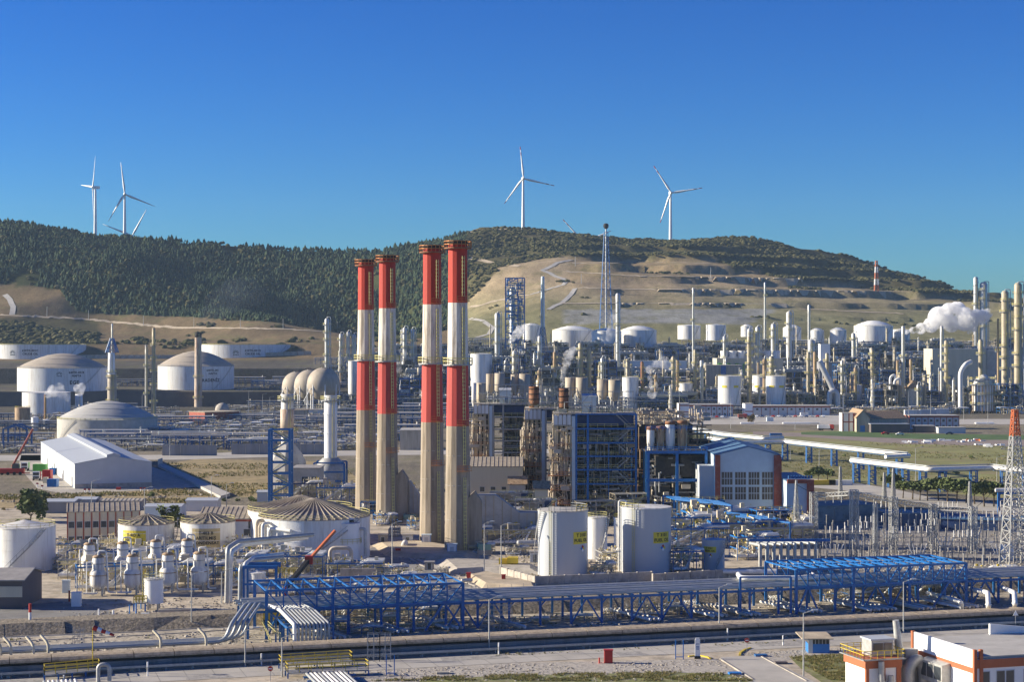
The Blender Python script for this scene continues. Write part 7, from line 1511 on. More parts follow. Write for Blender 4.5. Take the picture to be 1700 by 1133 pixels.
for i,(px,py,k,s) in enumerate([(50,868,'br',1.3),(66,860,'br',.8),(283,890,'br',1.1),(1113,683,'bo',1.1),(1246,703,'bo',.55),(40,895,'br',.7),(20,560,'br',1)][:6]):
    g=G(px,py); put(k,g.x,g.y,0,i*2.1,['bushy dark conifer behind the left edge tank','smaller dark tree right of the bushy conifer','green tree between the two condensate tanks','tall dry olive tree left of the striped office','low tan palm like tree by the road','dark tree close behind the left edge tank'][i],None,s)
for i in range(34):
    px=rg2.choice([rg2.uniform(1180,1480),rg2.uniform(1300,1680),rg2.uniform(20,420)]); py=rg2.uniform(752,792) if px>1000 else rg2.uniform(822,845)
    if px<1000 and px>120: py=rg2.uniform(824,838)
    g=G(px,py); put('bu',g.x,g.y,0,i,'low green bush growing in the rough grass','low bushes in the rough grass',rg2.uniform(.4,.9))
# offices
def striped(a,b,pb,h,d,label,nw,fl,z=(1.0,)):
    p0,p1=G(a,pb),G(b,pb); L=(p1-p0).length
    wn=[('f',L*(i+.5)/nw,zz,1.4,1.3) for i in range(nw) for zz in z]
    bd=[('f',L*i/nw-.18,0,L*i/nw+.18,h,'brick_red') for i in range(nw+1)]+[('f',0,h-1,L,h-.02,'brick_red')]+[('l',0,h-1,d,h-.02,'brick_red')]
    return building('striped_office',label,'building',p0,p1,d,h,'clad_white','concrete_light',0,0,windows=wn,bands=bd,ov=.4)
striped(1145,1217,692,7.6,16,'two-storey white office with red stripes and pale roof',8,2,(1,4.4))
striped(1250,1378,690,6.2,18,'long low white building with red frame and row of parked cars',9,1,(3.4,))
building('stair_wing','white end wing with red bands left of the striped office','building',G(1127,694),G(1144.6,694),14,9,'white_clean','concrete_light',0,0,bands=[('f',0,3.3,7,4,'brick_red'),('f',0,7.6,7,8.4,'brick_red'),('f',0,0,.8,9,'brick_red')],ov=.1)
building('stair_wing','white end wing with orange brick left of the long low building','building',G(1237,692),G(1249.6,692),14,8.2,'white_clean','concrete_light',0,0,bands=[('f',0,3,5,3.6,'brick_red')],ov=.1)
building('hose_tower','white square tower with red corner bands beside the barn roofed station','building',G(1398,717),G(1420,717),9,10,'white_clean','concrete_light',0,0,bands=[('f',0,0,.8,10,'brick_red'),('f',3.5,0,4.1,10,'brick_red'),('f',6,0,7.2,10,'brick_red'),('f',0,5,7.2,5.6,'brick_red')],ov=.1)
t=building('fire_station','grey brown barn roofed fire station with a turquoise door','building',G(1422,718),G(1444,718),30,7.6,'beige','rusty',0,4.4,windows=[('f',3.2,.1,2.6,3.6)],ridge_along=False,ov=.4)
MB().box(*(lambda g:(g.x+2.0,g.y-.2,0,g.x+4.6,g.y-.1,3.6))(G(1422,718))).build('door',M['blue_bright'],t)
building('barn_hall','long brown roofed hall joined behind the fire station gable','building',G(1445,715),G(1505,713),16,6,'beige','rusty',0,4.2,ov=.6)
building('vehicle_canopy','white edged vehicle canopy in front of the fire station hall','canopy',G(1446,719),G(1509,719),7,4.6,'wall_dark','roof_white',0,0,ov=.4)
striped(1510,1592,713,7.5,14,'two-storey striped building right of the fire station',8,2,(1,4.2))
building('small_store','small white flat store in front of the right striped building','shed',G(1558,720),G(1603,720),7,3,'clad_white','concrete_light',0,0); building('small_store','low shed with dark carports left of the small white store','shed',G(1520,719),G(1552,719),7,3.6,'wall_dark','concrete_light',0,0)
for i,(px,py,w,h,mt,lab) in enumerate([(1515,690,11,3.5,'white','white site cabin far right, left one of the row'),(1540,689,11,3.5,'clad_white','white site cabin far right, middle of the row'),(1564,688,9,3.5,'white','white site cabin far right, right one of the row'),(1278,700,4,2.4,'light_blue','small pale blue kiosk before the long low building'),(1335,692,5,2.4,'white','white minibus like box parked before the long low building'),(1240,674,6,5,'brick_red','red brick cube between the two striped buildings'),(1480,716,4,2,'red','red cabinet under the vehicle canopy')]):
    bulk(lab,'cabin',px,py,w,3.5,h,mt,'site_cabin')
for i,(px,w) in enumerate([(1230,22),(1300,60),(1345,16),(1395,12),(1620,30)]):
    g=G(px,704.5); L=w/F*g.y; t=thing('white_pipe_stock',auto('stack of white pipes lying by the road',px,704),'pipes',tuple(g),'white pipe stacks by the road')
    for j in range(3): MB().cyl((g.x,g.y+j*1.2,.5),(g.x+L,g.y+j*1.2,.5),.5,n=7).build('pipe',M['white_clean'],t)
for px,py,n in ((1500,735,14),(1560,733,9),(1620,741,8),(1590,733,7)):
    for j in range(n):
        a,b=px+rg2.uniform(0,50),py+rg2.uniform(-2,2); g=G(a,b); o=MB().obox(g,rg2.uniform(1,4),1.2,rg2.uniform(.5,1.1),rg2.uniform(-.5,.5)).build('scrap_bag',M[rg2.choice(['white_clean','white','orange'])] if px==1590 else M['white_clean']); tag(o,'pale bag or scrap piece dumped along the dirt track','debris','pale bags and scrap along the dirt track')
cars={k:car_proto(k,'') for k in ('white_clean','red','silver','blue_dark')}
usedc=set()
for i in range(22):
    k=['white_clean','blue_dark','silver','red'][i%4]
    if i<13: px,py=1256+i*9.2,693.5
    elif i<17: px,py=1172+(i-13)*9,694.5
    else: px,py=[(167,858),(178,858),(1470,722),(1494,723),(1576,722)][i-17]
    g=G(px,py); lab={'white_clean':'white','blue_dark':'dark blue','silver':'silver','red':'red'}[k]+' parked car '+auto('',px,py).strip()
    if k in usedc: dup(cars[k],g,PI/2 if i<17 else 0,lab,'cars parked by the plant offices')
    else: usedc.add(k); c=cars[k]; c.location=g; c.rotation_euler=(0,0,PI/2); c['label']=lab; c['group']='cars parked by the plant offices'
g=G(1371,715); truck((g.x,g.y,0),PI/2,'red and white fire engine with raised ladder near the barn roofed station','red','white_clean',9)
g=G(1233,696); truck((g.x,g.y,0),PI/2,'small red lorry beside the two-storey striped office','red','brick_red',6)
for lx,ly in ((172,861),): pass
# red and white mast on the hill
p=hit(1455,484); h=Z_(433,p.y)-p.z; t=thing('lattice_mast','red and white banded lattice mast on the grassy slope','mast',tuple(p))
for i in range(5): lattice(m:=MB(),p.x,p.y,p.z+h*i/5,h/5,4.6-.5*i,4.1-.5*i,2,.42); m.build('band',M['orange' if i%2==0 else 'white_clean'],t)
# ================================================================ refinery on the rising ground
def zl(px,Y): return land(X_(px,Y),Y) if Y>1380 else 0.0
def col(px,top,w,Y,mt,label,plats=4,name='process_column',cat='column',head=True,taper=1.0,cage='yellow_pale',strake=False):
    x=X_(px,Y); z0=zl(px,Y); h=Z_(top,Y)-z0; r=.86*w/2/F*Y; pr.seed(int(px*7)); t=thing(name,label,cat,(x,Y,z0)); m=MB(); k=max(3,int(h/6)); P=[(r*(1+(taper-1)*i/k),z0+h*i/k) for i in range(k+1)]+[(r*taper*.6,z0+h+r*.5)]
    m.lathe(x,Y,P,14)
    for i in range(1,k): q=r*(1+(taper-1)*i/k); z=z0+h*i/k; m.lathe(x,Y,[(q,z),(q+.14,z),(q+.14,z+.35),(q,z+.35)],14,False)
    m.build('shell',M[mt],t)
    for i in range(plats):
        z=z0+h*(.3+.68*(i+.5)/plats); a0=pr.uniform(0,6); q=r*(1+(taper-1)*(z-z0)/h); m=MB(); n=9
        P=[(x+math.cos(a0+.5*j)*u,Y+math.sin(a0+.5*j)*u,z) for j in range(n) for u in (q,q+1.5)]; m.add(P+[(a,b,c-.3) for a,b,c in P],[(2*j,2*j+1,2*j+3,2*j+2) for j in range(n-1)]+[(2*j+1+2*n,2*j+1,2*j+3,2*j+3+2*n) for j in range(n-1)]); pf=m.build('platform',M['steel'],t)
        m=MB(); m.ringrail(x,Y,q+1.45,z,1.5,7,.2,True,a0,a0+.5*8); m.build('railing',M[cage],pf)
    if head: m=MB(); m.tube(bend([(x,Y,z0+h),(x,Y,z0+h+2.2),(x+r+1,Y-.5,z0+h+2.2),(x+r+1,Y-.5,z0+3)],1),.35,6); m.build('overhead_pipe',M['silver'],t)
    if strake: m=MB(); P=[(x+r*1.08*math.cos(i*.5),Y+r*1.08*math.sin(i*.5),z0+h*(.25+.74*i/80)) for i in range(81)]; m.tube(P,.28,4); m.build('strake',M[mt],t)
    m=MB(); [m.beam((x+s,Y-r-.4,z0+1),(x+s,Y-r*taper-.4,z0+h-.5),.16) for s in (-.35,.35)]; m.build('ladder',M[cage],t); return t
C_=[(543,531,9,1470,'silver','tallest slim white process column left of the striped chimneys',6,1),(566,556,7,1500,'silver','short silver process column, left of a group of three',4,1),(578,553,7,1500,'white_dirty','middle short process column behind the striped chimneys',4,1),(588,557,8,1500,'silver','right short process column behind the striped chimneys',4,1),
(672,546,8,1480,'white_dirty','left of the twin steaming columns between the chimney pairs',5,1),(685,548,8,1480,'silver','right of the twin steaming columns between the chimney pairs',5,1),
(826,522,11,1560,'silver','silver column left of the blue lattice reactor frame',4,1),(901,461,9,1600,'light_blue','pale tapered column on a lattice foot',2,0),(1026,489,9,1480,'silver','silver stack with spiral strake beside the flare derrick',1,0),
(1151,479,5,1500,'silver','white slim mast like stack above the cooling tower hall',1,0),(1270,470,5,1600,'silver','stepped slim pale stack on the skyline of the terrace',2,0),(1343,507,5,1600,'silver','thin pale green mast stack right of the vessel topped column',0,0),
(1310,520,11,1560,'white_dirty','banded column with bulky head platform',5,1),(964,572,10,1340,'column_clad','left of two tan columns behind the boilers',5,0),(978,579,9,1340,'column_clad','right of two tan columns behind the boilers',5,0),(921,586,7,1340,'rusty','thin tan column left of the two tan columns',4,0),
(1118,594,8,1290,'column_clad','left rusty column of the pair behind the olive tree',5,0),(1125,600,6,1300,'rusty','right rusty column of the pair behind the olive tree',5,0),(1154,582,6,1300,'column_clad','tan column left of the pale tipped column',5,0),(1165,600,7,1290,'silver','pale tipped column left of the white day tanks',3,0),
(1244,561,9,1290,'column_clad','tall tan column in front of the cooling tower hall',7,0),(1281,594,10,1280,'column_clad','shorter tan column right of the cooling tower hall',6,0),(1101,600,4,1340,'beige','thin cream vent pipe amid steam',1,0),(1066,602,6,1290,'rusty_orange','rust orange stack with steam beside it',3,0),
(896,560,8,1400,'white_dirty','white vent column behind the blue lattice frame',3,0),(870,590,6,1400,'silver','slim silver column before the blue lattice frame',4,1),(1258,545,10,1450,'silver','silver column behind the cooling tower fans',5,1),(1244,548,8,1450,'white_dirty','dirty white column left of its silver neighbour',5,1),(1284,540,10,1460,'silver','silver column with head platform right of centre',5,1),
(1342,586,7,1290,'column_clad','first tan stack of the slanting duct furnace',3,0),(1353,586,7,1295,'rusty','second tan stack of the slanting duct furnace',3,0),(1373,588,7,1310,'column_clad','third tan stack right of the slanting duct furnace',3,0),(1347,567,14,1440,'silver','thick silver vessel column behind the slanting duct furnace',4,1),
(1448,582,7,1290,'column_clad','tan column with crosswise platforms left of the white stack',6,0),(1499.5,543,7,1300,'silver','white cylindrical stack rising under the steam cloud',1,0),(1512,598,6,1285,'rusty','short rusty stack on the domed furnace',2,0),(1490,600,5,1300,'rusty','short tan stack left of the domed furnace',1,0),
(1563.5,543,7,1300,'silver','second white stack right of the steam cloud source',1,0),(1571,567,8,1270,'column_clad','tan banded column before the cream process hall',6,0),(1628,566,9,1255,'column_clad','tan stack on top of the round ribbed furnace',2,0),
(1620,462,9,1600,'silver','tall silver spiral stack on the skyline at right',1,0),(1633,472,15,1600,'silver','thick silver column beside the tall spiral stack',5,1),(1657,530,4,1330,'rusty','thin dark pipe column left of the tall tan twins',1,0),(1668.5,486,14,1300,'column_clad','left of the tall tan twin columns at right',7,1),(1690,473,15,1310,'column_clad','right of the tall tan twin columns at right edge',7,1),(1702,492,8,1330,'white_dirty','pale column cut by the right edge',5,1),
(1417,555,8,1520,'silver','slender silver column left of the dome tanks',3,1),(1398,600,6,1300,'silver','thin silver column in the middle of the right unit',4,1),(1524,640,5,1260,'silver','short silver column right of the domed furnace',2,1),(1420,612,6,1280,'rusty','short rusty column in the pipe maze',3,1),
(840,600,7,1400,'silver','short column right of the nearest chimney',4,1),(854,585,9,1420,'white_dirty','tubby white column beneath the reactor frame',3,1),(1000,596,7,1330,'silver','slim column before the flare derrick',4,1),(1043,600,8,1330,'beige','beige column right of the spiral stack',4,1),(1203,560,7,1440,'silver','silver column left of the cooling tower fans',4,1)]
for px,top,w,Y,mt,lab,pl,hd in C_:
    col(px,top,w,Y,mt,lab,pl,name='stack' if pl<=1 else 'process_column',cat='stack' if pl<=1 else 'column',head=bool(hd),taper=.75 if px in (901,1270,1151) else 1.0,strake=px in (1026,1620))
# blue lattice reactor frame
Y=1600; px=855; x=X_(px,Y); z0=zl(px,Y)-1; h=Z_(462,Y)-z0; t=thing('reactor_tower','tall blue steel reactor tower full of yellow platforms','tower',(x,Y,z0)); m=MB(); w=8.4
for a in (-1,1,.3):
    for b in (-1,1): m.beam((x+a*w,Y+b*6,z0),(x+a*w,Y+b*6,z0+h*(1 if a>-1 and a<1 or 1 else .9)),.9)
n=11
for i in range(n):
    za,zb=z0+h*i/n,z0+h*(i+1)/n
    for b in (-6,6): m.beam((x-w,Y+b,zb),(x+w,Y+b,zb),.6); m.beam((x-w,Y+b,za),(x+w*.3,Y+b,zb),.35)
m.build('frame',M['blue'],t); m=MB(); [m.rail((x-w,Y-6.3,z0+h*i/n+.4),(x+w,Y-6.3,z0+h*i/n+.4),1.5,.25,2.5) for i in range(1,n)]; m.build('railing',M['yellow_pale'],t)
m=MB(); m.lathe(x-2.5,Y,[(2.3,z0),(2.3,z0+h*.85),(0,z0+h*.9)],14); m.build('reactor_vessel',M['silver'],t); m=MB(); m.lathe(x+4,Y,[(1.8,z0),(1.8,z0+h*.6),(0,z0+h*.63)],14); m.build('second_vessel',M['beige'],t); m=MB(); pr.seed(4); greeble(m,x-w,x+w,Y-6,Y+5,z0,z0+h,60,(.2,.4)); m.build('piping',M['pipe_white'],t); m=MB(); greeble(m,x-w,x+w,Y-6,Y+5,z0,z0+h,150,(.3,.7)); m.build('blue_steelwork',M['blue'],t)
# flare derrick
Y=1640; x=X_(1006,Y); z0=zl(1006,Y); h=Z_(385,Y)-z0; t=thing('flare_derrick','tall blue three legged flare derrick round a silver riser','flare stack',(x,Y,z0)); m=MB(); lattice(m,x,Y,z0,h,13,3.4,16,.3); m.build('derrick',M['blue'],t); MB().cyl((x,Y,z0),(x,Y,Z_(376,Y)),.75,.7,12).build('riser',M['silver'],t); m=MB(); m.lathe(x,Y,[(1.3,Z_(380,Y)),(2.4,Z_(377,Y)),(2.4,Z_(373,Y)),(1.2,Z_(371,Y))],12); m.build('flare_tip',M['soot'],t)
lattice(m:=MB(),X_(901,1600),1600,zl(901,1600),22,9,3.5,4,.5); o=m.build('lattice_pedestal',M['blue_mid']); tag(o,'dark blue lattice base round the pale tapered column','frame')
# white hill tanks
for a,b,pb,ph,lab,rf,rh,Y in [(917,986,573,549,'white dome tank by hill, left of the flare derrick','dome',4,1640),(982,1032,572,551,'white tank directly under the flare derrick','dome',3,1600),(1030,1090,573,549,'white dome tank right of the silver spiral stack','dome',4,1620),(868,897,567,541,'small white tank peeping left of the pale tapered column','dome',2,1690),(1125,1163,560,541,'left of the white tank pair with yellow rails','flat',1,1650),(1172,1205,562,540,'right of the white tank pair with yellow rails','flat',1,1630),
 (1345,1368,571,550,'first small white dome tank of the right terrace','dome',2.5,1620),(1378,1405,570,549,'second small white dome tank of the right terrace','dome',2.5,1620),(1418,1482,568,542,'largest white dome tank under the steam cloud','dome',5,1660),(1230,1250,556,543,'small low white tank on the upper terrace','dome',2,1690),(1300,1330,561,545,'pale tank in front of the concrete block fence','dome',3,1690),(1480,1510,568,548,'white tank half veiled by steam','flat',1,1680)]:
    r=(b-a)/2/F*Y; x=X_((a+b)/2,Y); z0=max(zl((a+b)/2,Y)-1.5,Z_(pb,Y)-2); tank_at(x,Y,z0,r,Z_(ph,Y)-z0,lab,rf,rh,'white','white_clean',rail='yellow_pale',bands=2,stair=(.2,.9),n=36)
for a,b,Y,ph,lab in [(781,817,1330,588,'pale blue white tank with diagonal stair behind the nearest chimney'),(1192,1230,1260,625,'left white day tank with yellow plates'),(1249,1275,1330,624,'middle white day tank behind the tan column'),(1272,1304,1265,625,'right white day tank with yellow plates'),(1033,1060,1270,627,'white tank with pipes right of the boilers'),(578,597,1330,600,'white tank left of the leftmost chimney'),(890,915,1310,632,'low white tank between the boiler hoppers'),(1126,1150,1300,637,'low pale tank behind the olive tree'),(1418,1431,1290,640,'small white tank in the right unit')]:
    r=(b-a)/2/F*Y; x=X_((a+b)/2,Y); t=tank_at(x,Y,0,r,Z_(ph,Y),lab,'flat',.6,'white','white_dirty',rail='yellow_pale',bands=1,stair=(.2,1.1),n=32)
    if 'day' in lab: tank_sign(t,[],-.6,Z_(642,Y),1,4,1.6); tank_sign(t,[],.5,Z_(642,Y),1,4,1.6)
# halls
def hall(a,b,Y,top,depth,label,wm,rm,name='process_hall',pitch=0,win=(),bands=()):
    z0=zl((a+b)/2,Y)-1; return building(name,label,'building',(X_(a,Y),Y),(X_(b,Y),Y),depth,Z_(top,Y)-z0,wm,rm,z0,pitch,windows=win,bands=bands,ov=.2)
t=hall(1190,1300,1440,596,34,'large cream cooling tower hall with round fan stacks on top','cream','concrete_light','cooling_tower')
zt=Z_(596,1440)
for i in range(7): x=X_(1202+i*14.5,1452); MB().lathe(x,1452,[(3.0,zt+.3),(2.7,zt+3),(3.1,zt+6.3),(2.6,zt+6.3),(2.4,zt+4)],16).build('fan_stack',M['white'],t)
m=MB()
for i in range(4): x=X_(1192+i*14,1438.6); m.tube(bend([(x,1438.6,zt-12),(x,1438.6,zt-4),(x+3.4,1438.6,zt-4),(x+3.4,1438.6,zt-12)],1.6),.5,8)
m.build('riser_loop',M['green'],t)
t=hall(1172,1233,1400,607,20,'beige windowless hall with one blue stripe before the cooling tower','beige','concrete_light'); x=X_(1201,1400); MB().box(x-2,1399.7,zl(1200,1400),x+2,1399.95,Z_(608,1400)).build('blue_stripe',M['blue'],t)
hall(1548,1637,1410,580,30,'large cream process hall behind the white stacks','cream','roof_white'); hall(1637.5,1700,1412,583,30,'grey end hall right of the cream process hall','concrete_light','roof_white')
hall(1045,1140,1450,600,20,'long pale green blue roofed pipe hall left of the cooling tower','light_blue','roof_white'); hall(1360,1397,1385,602,18,'plain grey hall behind the slanting duct furnace','wall_grey','concrete'); hall(1362,1378,1400,572,10,'white box house in the pipe maze','white_clean','white_clean')
hall(662,702,930,712,22,'beige flat roofed hall seen between the chimney pairs','beige','concrete_light') if 0 else building('flat_hall','beige flat roofed hall seen between the chimney pairs','building',G(664,748),G(703,748),20,9,'beige','concrete_light',0,0)
building('brick_hall','low hall with red brick bands and white panels under the retaining wall','building',G(340,705),G(397,703),18,7,'brick_red','dirt_pale',0,0,windows=[('f',4,.5,6,5),('f',24,.5,4,4)])
building('switch_house','brown grey shed beside the tan gas spheres','shed',G(488,697),G(511,697),12,6,'beige','dirt_pale',0,0); building('switch_house','white shed right of the brown grey shed by the spheres','shed',G(512,697),G(534,697),12,6,'clad_white','concrete',0,0)
for a,b,pb in ((385,545,755),(270,360,757)):
    g=G(a,pb); q=G(b,pb); t=thing('tank_bund',f'long pale grey bund wall {"left of the stair tower" if a>300 else "with curved rim behind the warehouse"}','wall',tuple(g)); MB().beam(g+Vector((0,0,2.3)),q+Vector((0,0,2.3)),.6,4.6).build('wall',M['wall_grey'],t); m=MB(); n=int((q-g).length/6); [m.obox(g.lerp(q,i/n)-Vector((0,.35,0)),.25,.2,4.5) for i in range(n+1)]; m.build('joint',M['concrete'],t)
o=MB().lathe(X_(369,1150),1150,[(4.6*math.cos(R(q)),6+4.6*math.sin(R(q))) for q in range(-90,91,15)],20).build('green_sphere',M['concrete']); tag(o,'grey green ball shaped vessel before the brick banded hall','vessel')
for i in range(9):
    for s in (-1,1): pass
# round ribbed furnace and slanting duct
Y=1255; x=X_(1632,Y); t=thing('round_furnace','big round ribbed furnace with galleries and a rusty crown','furnace',(x,Y,0)); zt=Z_(628,Y); m=MB(); m.lathe(x,Y,[(7.4,1.5),(7.4,zt-5),(6.2,zt-3),(6.2,zt-1.5),(3,zt+1),(2,zt+2.5)],24,False); m.build('shell',M['white_dirty'],t)
m=MB(); [m.beam((x+7.5*math.cos(a),Y+7.5*math.sin(a),0),(x+7.5*math.cos(a),Y+7.5*math.sin(a),zt-5),.5) for a in [i*2*PI/20 for i in range(20)]]; m.build('rib',M['rusty'],t)
for z in (6,13,zt-4.6,zt-1): m=MB(); m.lathe(x,Y,[(7.4,z-.3),(9,z-.3),(9,z),(7.4,z)],24,False); pf=m.build('gallery',M['steel'],t); MB().ringrail(x,Y,8.9,z,1.4,18,.18).build('railing',M['yellow_pale'],pf)
g=Vector((X_(1595,Y),Y-4,0)); tube_thing('flue_duct','thick white elbow duct descending left of the round ribbed furnace','duct',bend([(X_(1612,Y),Y,Z_(601,Y)),(X_(1600,Y),Y-4,Z_(605,Y)),(X_(1592,Y),Y-4,Z_(618,Y)),(X_(1592,Y),Y-4,3)],3),1.6,'white',12)
Y=1262; t=thing('furnace_duct','slanting grey duct bending over beside the box furnace','duct',(X_(1375,Y),Y,0)); MB().tube(bend([(X_(1360,Y),Y,Z_(600,Y)),(X_(1380,Y),Y,Z_(640,Y)),(X_(1386,Y),Y,Z_(660,Y)),(X_(1392,Y),Y,3)],3),2.0,12).build('duct',M['silver'],t); MB().tube(bend([(X_(1375,Y),Y-3,2),(X_(1376,Y),Y-3,Z_(652,Y)),(X_(1384,Y),Y-3,Z_(648,Y)),(X_(1389,Y),Y-3,Z_(655,Y)),(X_(1390,Y),Y-3,3)],3),1.9,12).build('arch_duct',M['silver'],t)
Y=1270; x=X_(1515,Y); t=thing('domed_furnace','tubby domed furnace with rusty conical roof','furnace',(x,Y,0)); m=MB(); zt=Z_(632,Y); m.lathe(x,Y,[(4.6,1),(4.6,zt-6),(4.8,zt-5.5),(1.2,zt)],20); m.build('shell',M['silver'],t); m=MB(); m.lathe(x,Y,[(4.9,zt-5.6),(1.3,zt+.1)],20); m.build('rusty_cone',M['rusty'],t); MB().ringrail(x,Y,5.6,zt-6,1.6,16,.3).build('railing',M['rusty'],t)
for i,(pxs,Y) in enumerate([((1478,1486),1268),((1485,1494),1266)]):
    tube_thing('hairpin_duct',['left','right'][i]+' of two pale hairpin ducts beside the domed furnace','duct',bend([(X_(pxs[0],Y),Y,1),(X_(pxs[0],Y),Y,Z_(626+i*6,Y)),(X_(pxs[1],Y),Y,Z_(622+i*6,Y)),(X_(pxs[1],Y),Y,Z_(640,Y))],2.5),.9,'white',10)
# dense fill: frames, racks, drums and manifolds on every terrace
rf=random.Random(99); KD={'fa':'open blue steel frame packed with pipes','fb':'grey frame with air coolers on top','fc':'narrow high steel tower of platforms','fd':'grey frame stacked with vessels','fe':'long low frame with fan coolers','ff':'rust brown frame with many decks','fg':'bright blue two-deck frame','ra':'blue two-tier pipe rack','rb':'blue single-tier pipe rack','rc':'grey two-tier pipe rack','rd':'dark low pipe rack','sa':'low pipe manifold with valves','sb':'low grey pipe manifold','sc_':'long dark pipe manifold','sd':'blue framed pipe manifold','da':'white horizontal drum','db':'silver horizontal drum','dc':'beige horizontal drum','ca':'tan clad column','cb':'slim silver column','cc':'dirty white tapered column','cd':'rusty short column','ce':'stepped silver column','cf':'thin tan column'}
KD2={'f':'steel process frames of the refinery','r':'pipe racks of the refinery','s':'pipe manifolds of the refinery','d':'horizontal drums of the refinery','c':'small process columns of the refinery'}
nf=[0]
def fill(Y,p0,p1,step,keys,sc=(.7,1.1),skip=()):
    px=p0
    while px<p1:
        k=rf.choice(keys)
        if k[0]=='f' and nf[0]>=262: k=rf.choice(['rd','sc_','sd','rc'])
        q=px+rf.uniform(-6,6); YY=Y+rf.uniform(-12,12); s=rf.uniform(*sc)
        if not any(a<q<b for a,b in skip):
            nf[0]+=k[0]=='f'; z=zl(q,YY)-.3; py=CY+(HC-z)/YY*F
            put(k,X_(q,YY),YY,z,rf.choice([0,0,PI]) if k[0] in 'rs' else rf.choice([0,PI,.1]),auto(KD[k],q,py-20),KD2[k[0]],(s*rf.uniform(.9,1.2),s,s*rf.uniform(.85,1.2)))
        px+=step*rf.uniform(.75,1.25)
FR=['fa','fb','fd','ff','fa','fc']
fill(1248,1130,1720,30,['sa','sc_','rd','sb','da','sd'],(.8,1.1),((1612,1655),))
fill(1270,560,1120,32,['rd','sc_','fd','fe','da','rc'],(.8,1.1))
fill(1275,1300,1720,26,['fd','ff','fb','rc','dc','fa'],(.6,.9),((1620,1650),(1508,1524)))
fill(1300,560,1720,30,['fa','fd','ff','rc','fb','cd'],(.85,1.2))
fill(1335,700,1720,30,['fa','fb','ra','ff','fd','fc','fa'],(.8,1.15))
fill(1352,560,1720,44,['ra','rc','ra'],(.8,1.0))
fill(1405,640,1720,30,['fa','fb','fd','fc','ra','ff','fd','fb'],(.75,1.05),((1172,1310),(1545,1700)))
fill(1440,560,1720,32,['fa','fb','ff','ra','fd'],(.75,1.05),((1185,1305),(1540,1700)))
fill(1490,560,1720,30,['fa','fb','fd','ff','rc','fa'],(.7,1.0),((1540,1640),))
fill(1540,560,1720,28,['fe','rc','fb','sc_','fd','fg','fa'],(.7,1.0))
fill(1590,560,1720,24,['rc','fe','fd','sc_','fb','fg','ra'],(.6,.8))
fill(1578,640,1720,26,['fd','fa','fb','ff','ra'],(.4,.6))
fill(1608,700,1720,24,['fa','fb','fd','ra','fg'],(.35,.55))
fill(1565,600,1720,34,['ra','fg','fe','sa'],(.6,.85))
fill(1615,620,1720,34,['ra','sc_','fg','sa','rc'],(.6,.85),((917,1090),))
fill(1640,700,1720,42,['fe','sc_','rc','sb'],(.6,.9),((860,1095),(1120,1210),(1340,1490)))
fill(1670,1090,1720,60,['sc_','sb'],(.8,1.2))
for Y_,s_ in ((1265,(.4,.7)),(1325,(.45,.8)),(1365,(.5,.8)),(1425,(.4,.7)),(1475,(.45,.75)),(1530,(.4,.6)),(1590,(.35,.6))): fill(Y_,600 if Y_<1380 else 560,1720,46,['cb','cd','ca','cf','ce','fc','cc','cd'],s_,((1120,1240),) if Y_<1300 else ())
# left-centre manifolds and racks
for Y in (835,880,930,990,1050): fill(Y,190 if Y<1000 else 150,590,44,['rb','rd','sc_','sd','rb','sa'],(.75,1.1),((445,485),(530,570)))
for Y in (860,900,940,980,1030): fill(Y,200,585,34,['sd','fg','fe','fd','sc_','sd'],(.5,.85),((445,485),(530,570)))
fill(1100,380,590,26,['fd','fg','fb','sd'],(.5,.8)); fill(1230,150,590,32,['fd','fb','fg','fa'],(.5,.75),((300,400),))
for Y in (1110,1180): fill(Y,190,600,52,['rd','sc_','rb','sb','fg'],(.7,1.0),((300,345),))
fill(1290,150,600,60,['fd','rd','sc_','fb'],(.6,.9),((310,345),))
fill(815,0,60,22,['sc_','fg'],(.6,.8)); fill(900,0,90,30,['rd','fg','sb'],(.6,.9)); fill(1010,0,100,34,['rd','fg'],(.7,1)); fill(1150,0,160,30,['fd','sc_','rd'],(.6,.9)); fill(1420,130,560,34,['rd','sc_','fe','ra'],(.6,.8),((170,392),)); fill(1510,200,560,30,['ra','fe','rc'],(.6,.8),((260,392),))
fill(1330,380,560,26,['sc_','sb'],(.6,.8)); fill(900,575,720,22,['fe','rb','sc_'],(.6,.9)); fill(1050,580,760,24,['rb','rd','fg'],(.7,1.0)); fill(1180,580,780,24,['fa','rd','fd'],(.7,1.0))
for i,(px,py,top) in enumerate([(1128,690,640),(1400,700,655),(1508,700,650),(1545,696,655),(1600,700,640),(1640,705,668),(1360,790,748),(1312,764,735),(1520,800,745),(1655,800,760),(640,720,690),(236,700,655),(436,690,655),(413,690,650),(448,690,660)]):
    lamp_post(px,py,top,auto('slim distant lamp post',px,(py+top)/2),2,group='distant lamp posts')
for i in range(11):
    px=[78,147,238,322,399,470,560,955,965,1010,1180][i]; py=[527,532,541,545,546,548,552,443,472,485,470][i]; p=hit(px,py); t=thing('road_mast',auto('thin light mast on the hill road',px,py-8),'lamp post',tuple(p),'light masts on the hill roads'); MB().cyl(p,p+Vector((0,0,11)),.3,.2,6).build('pole',M['galv'],t)
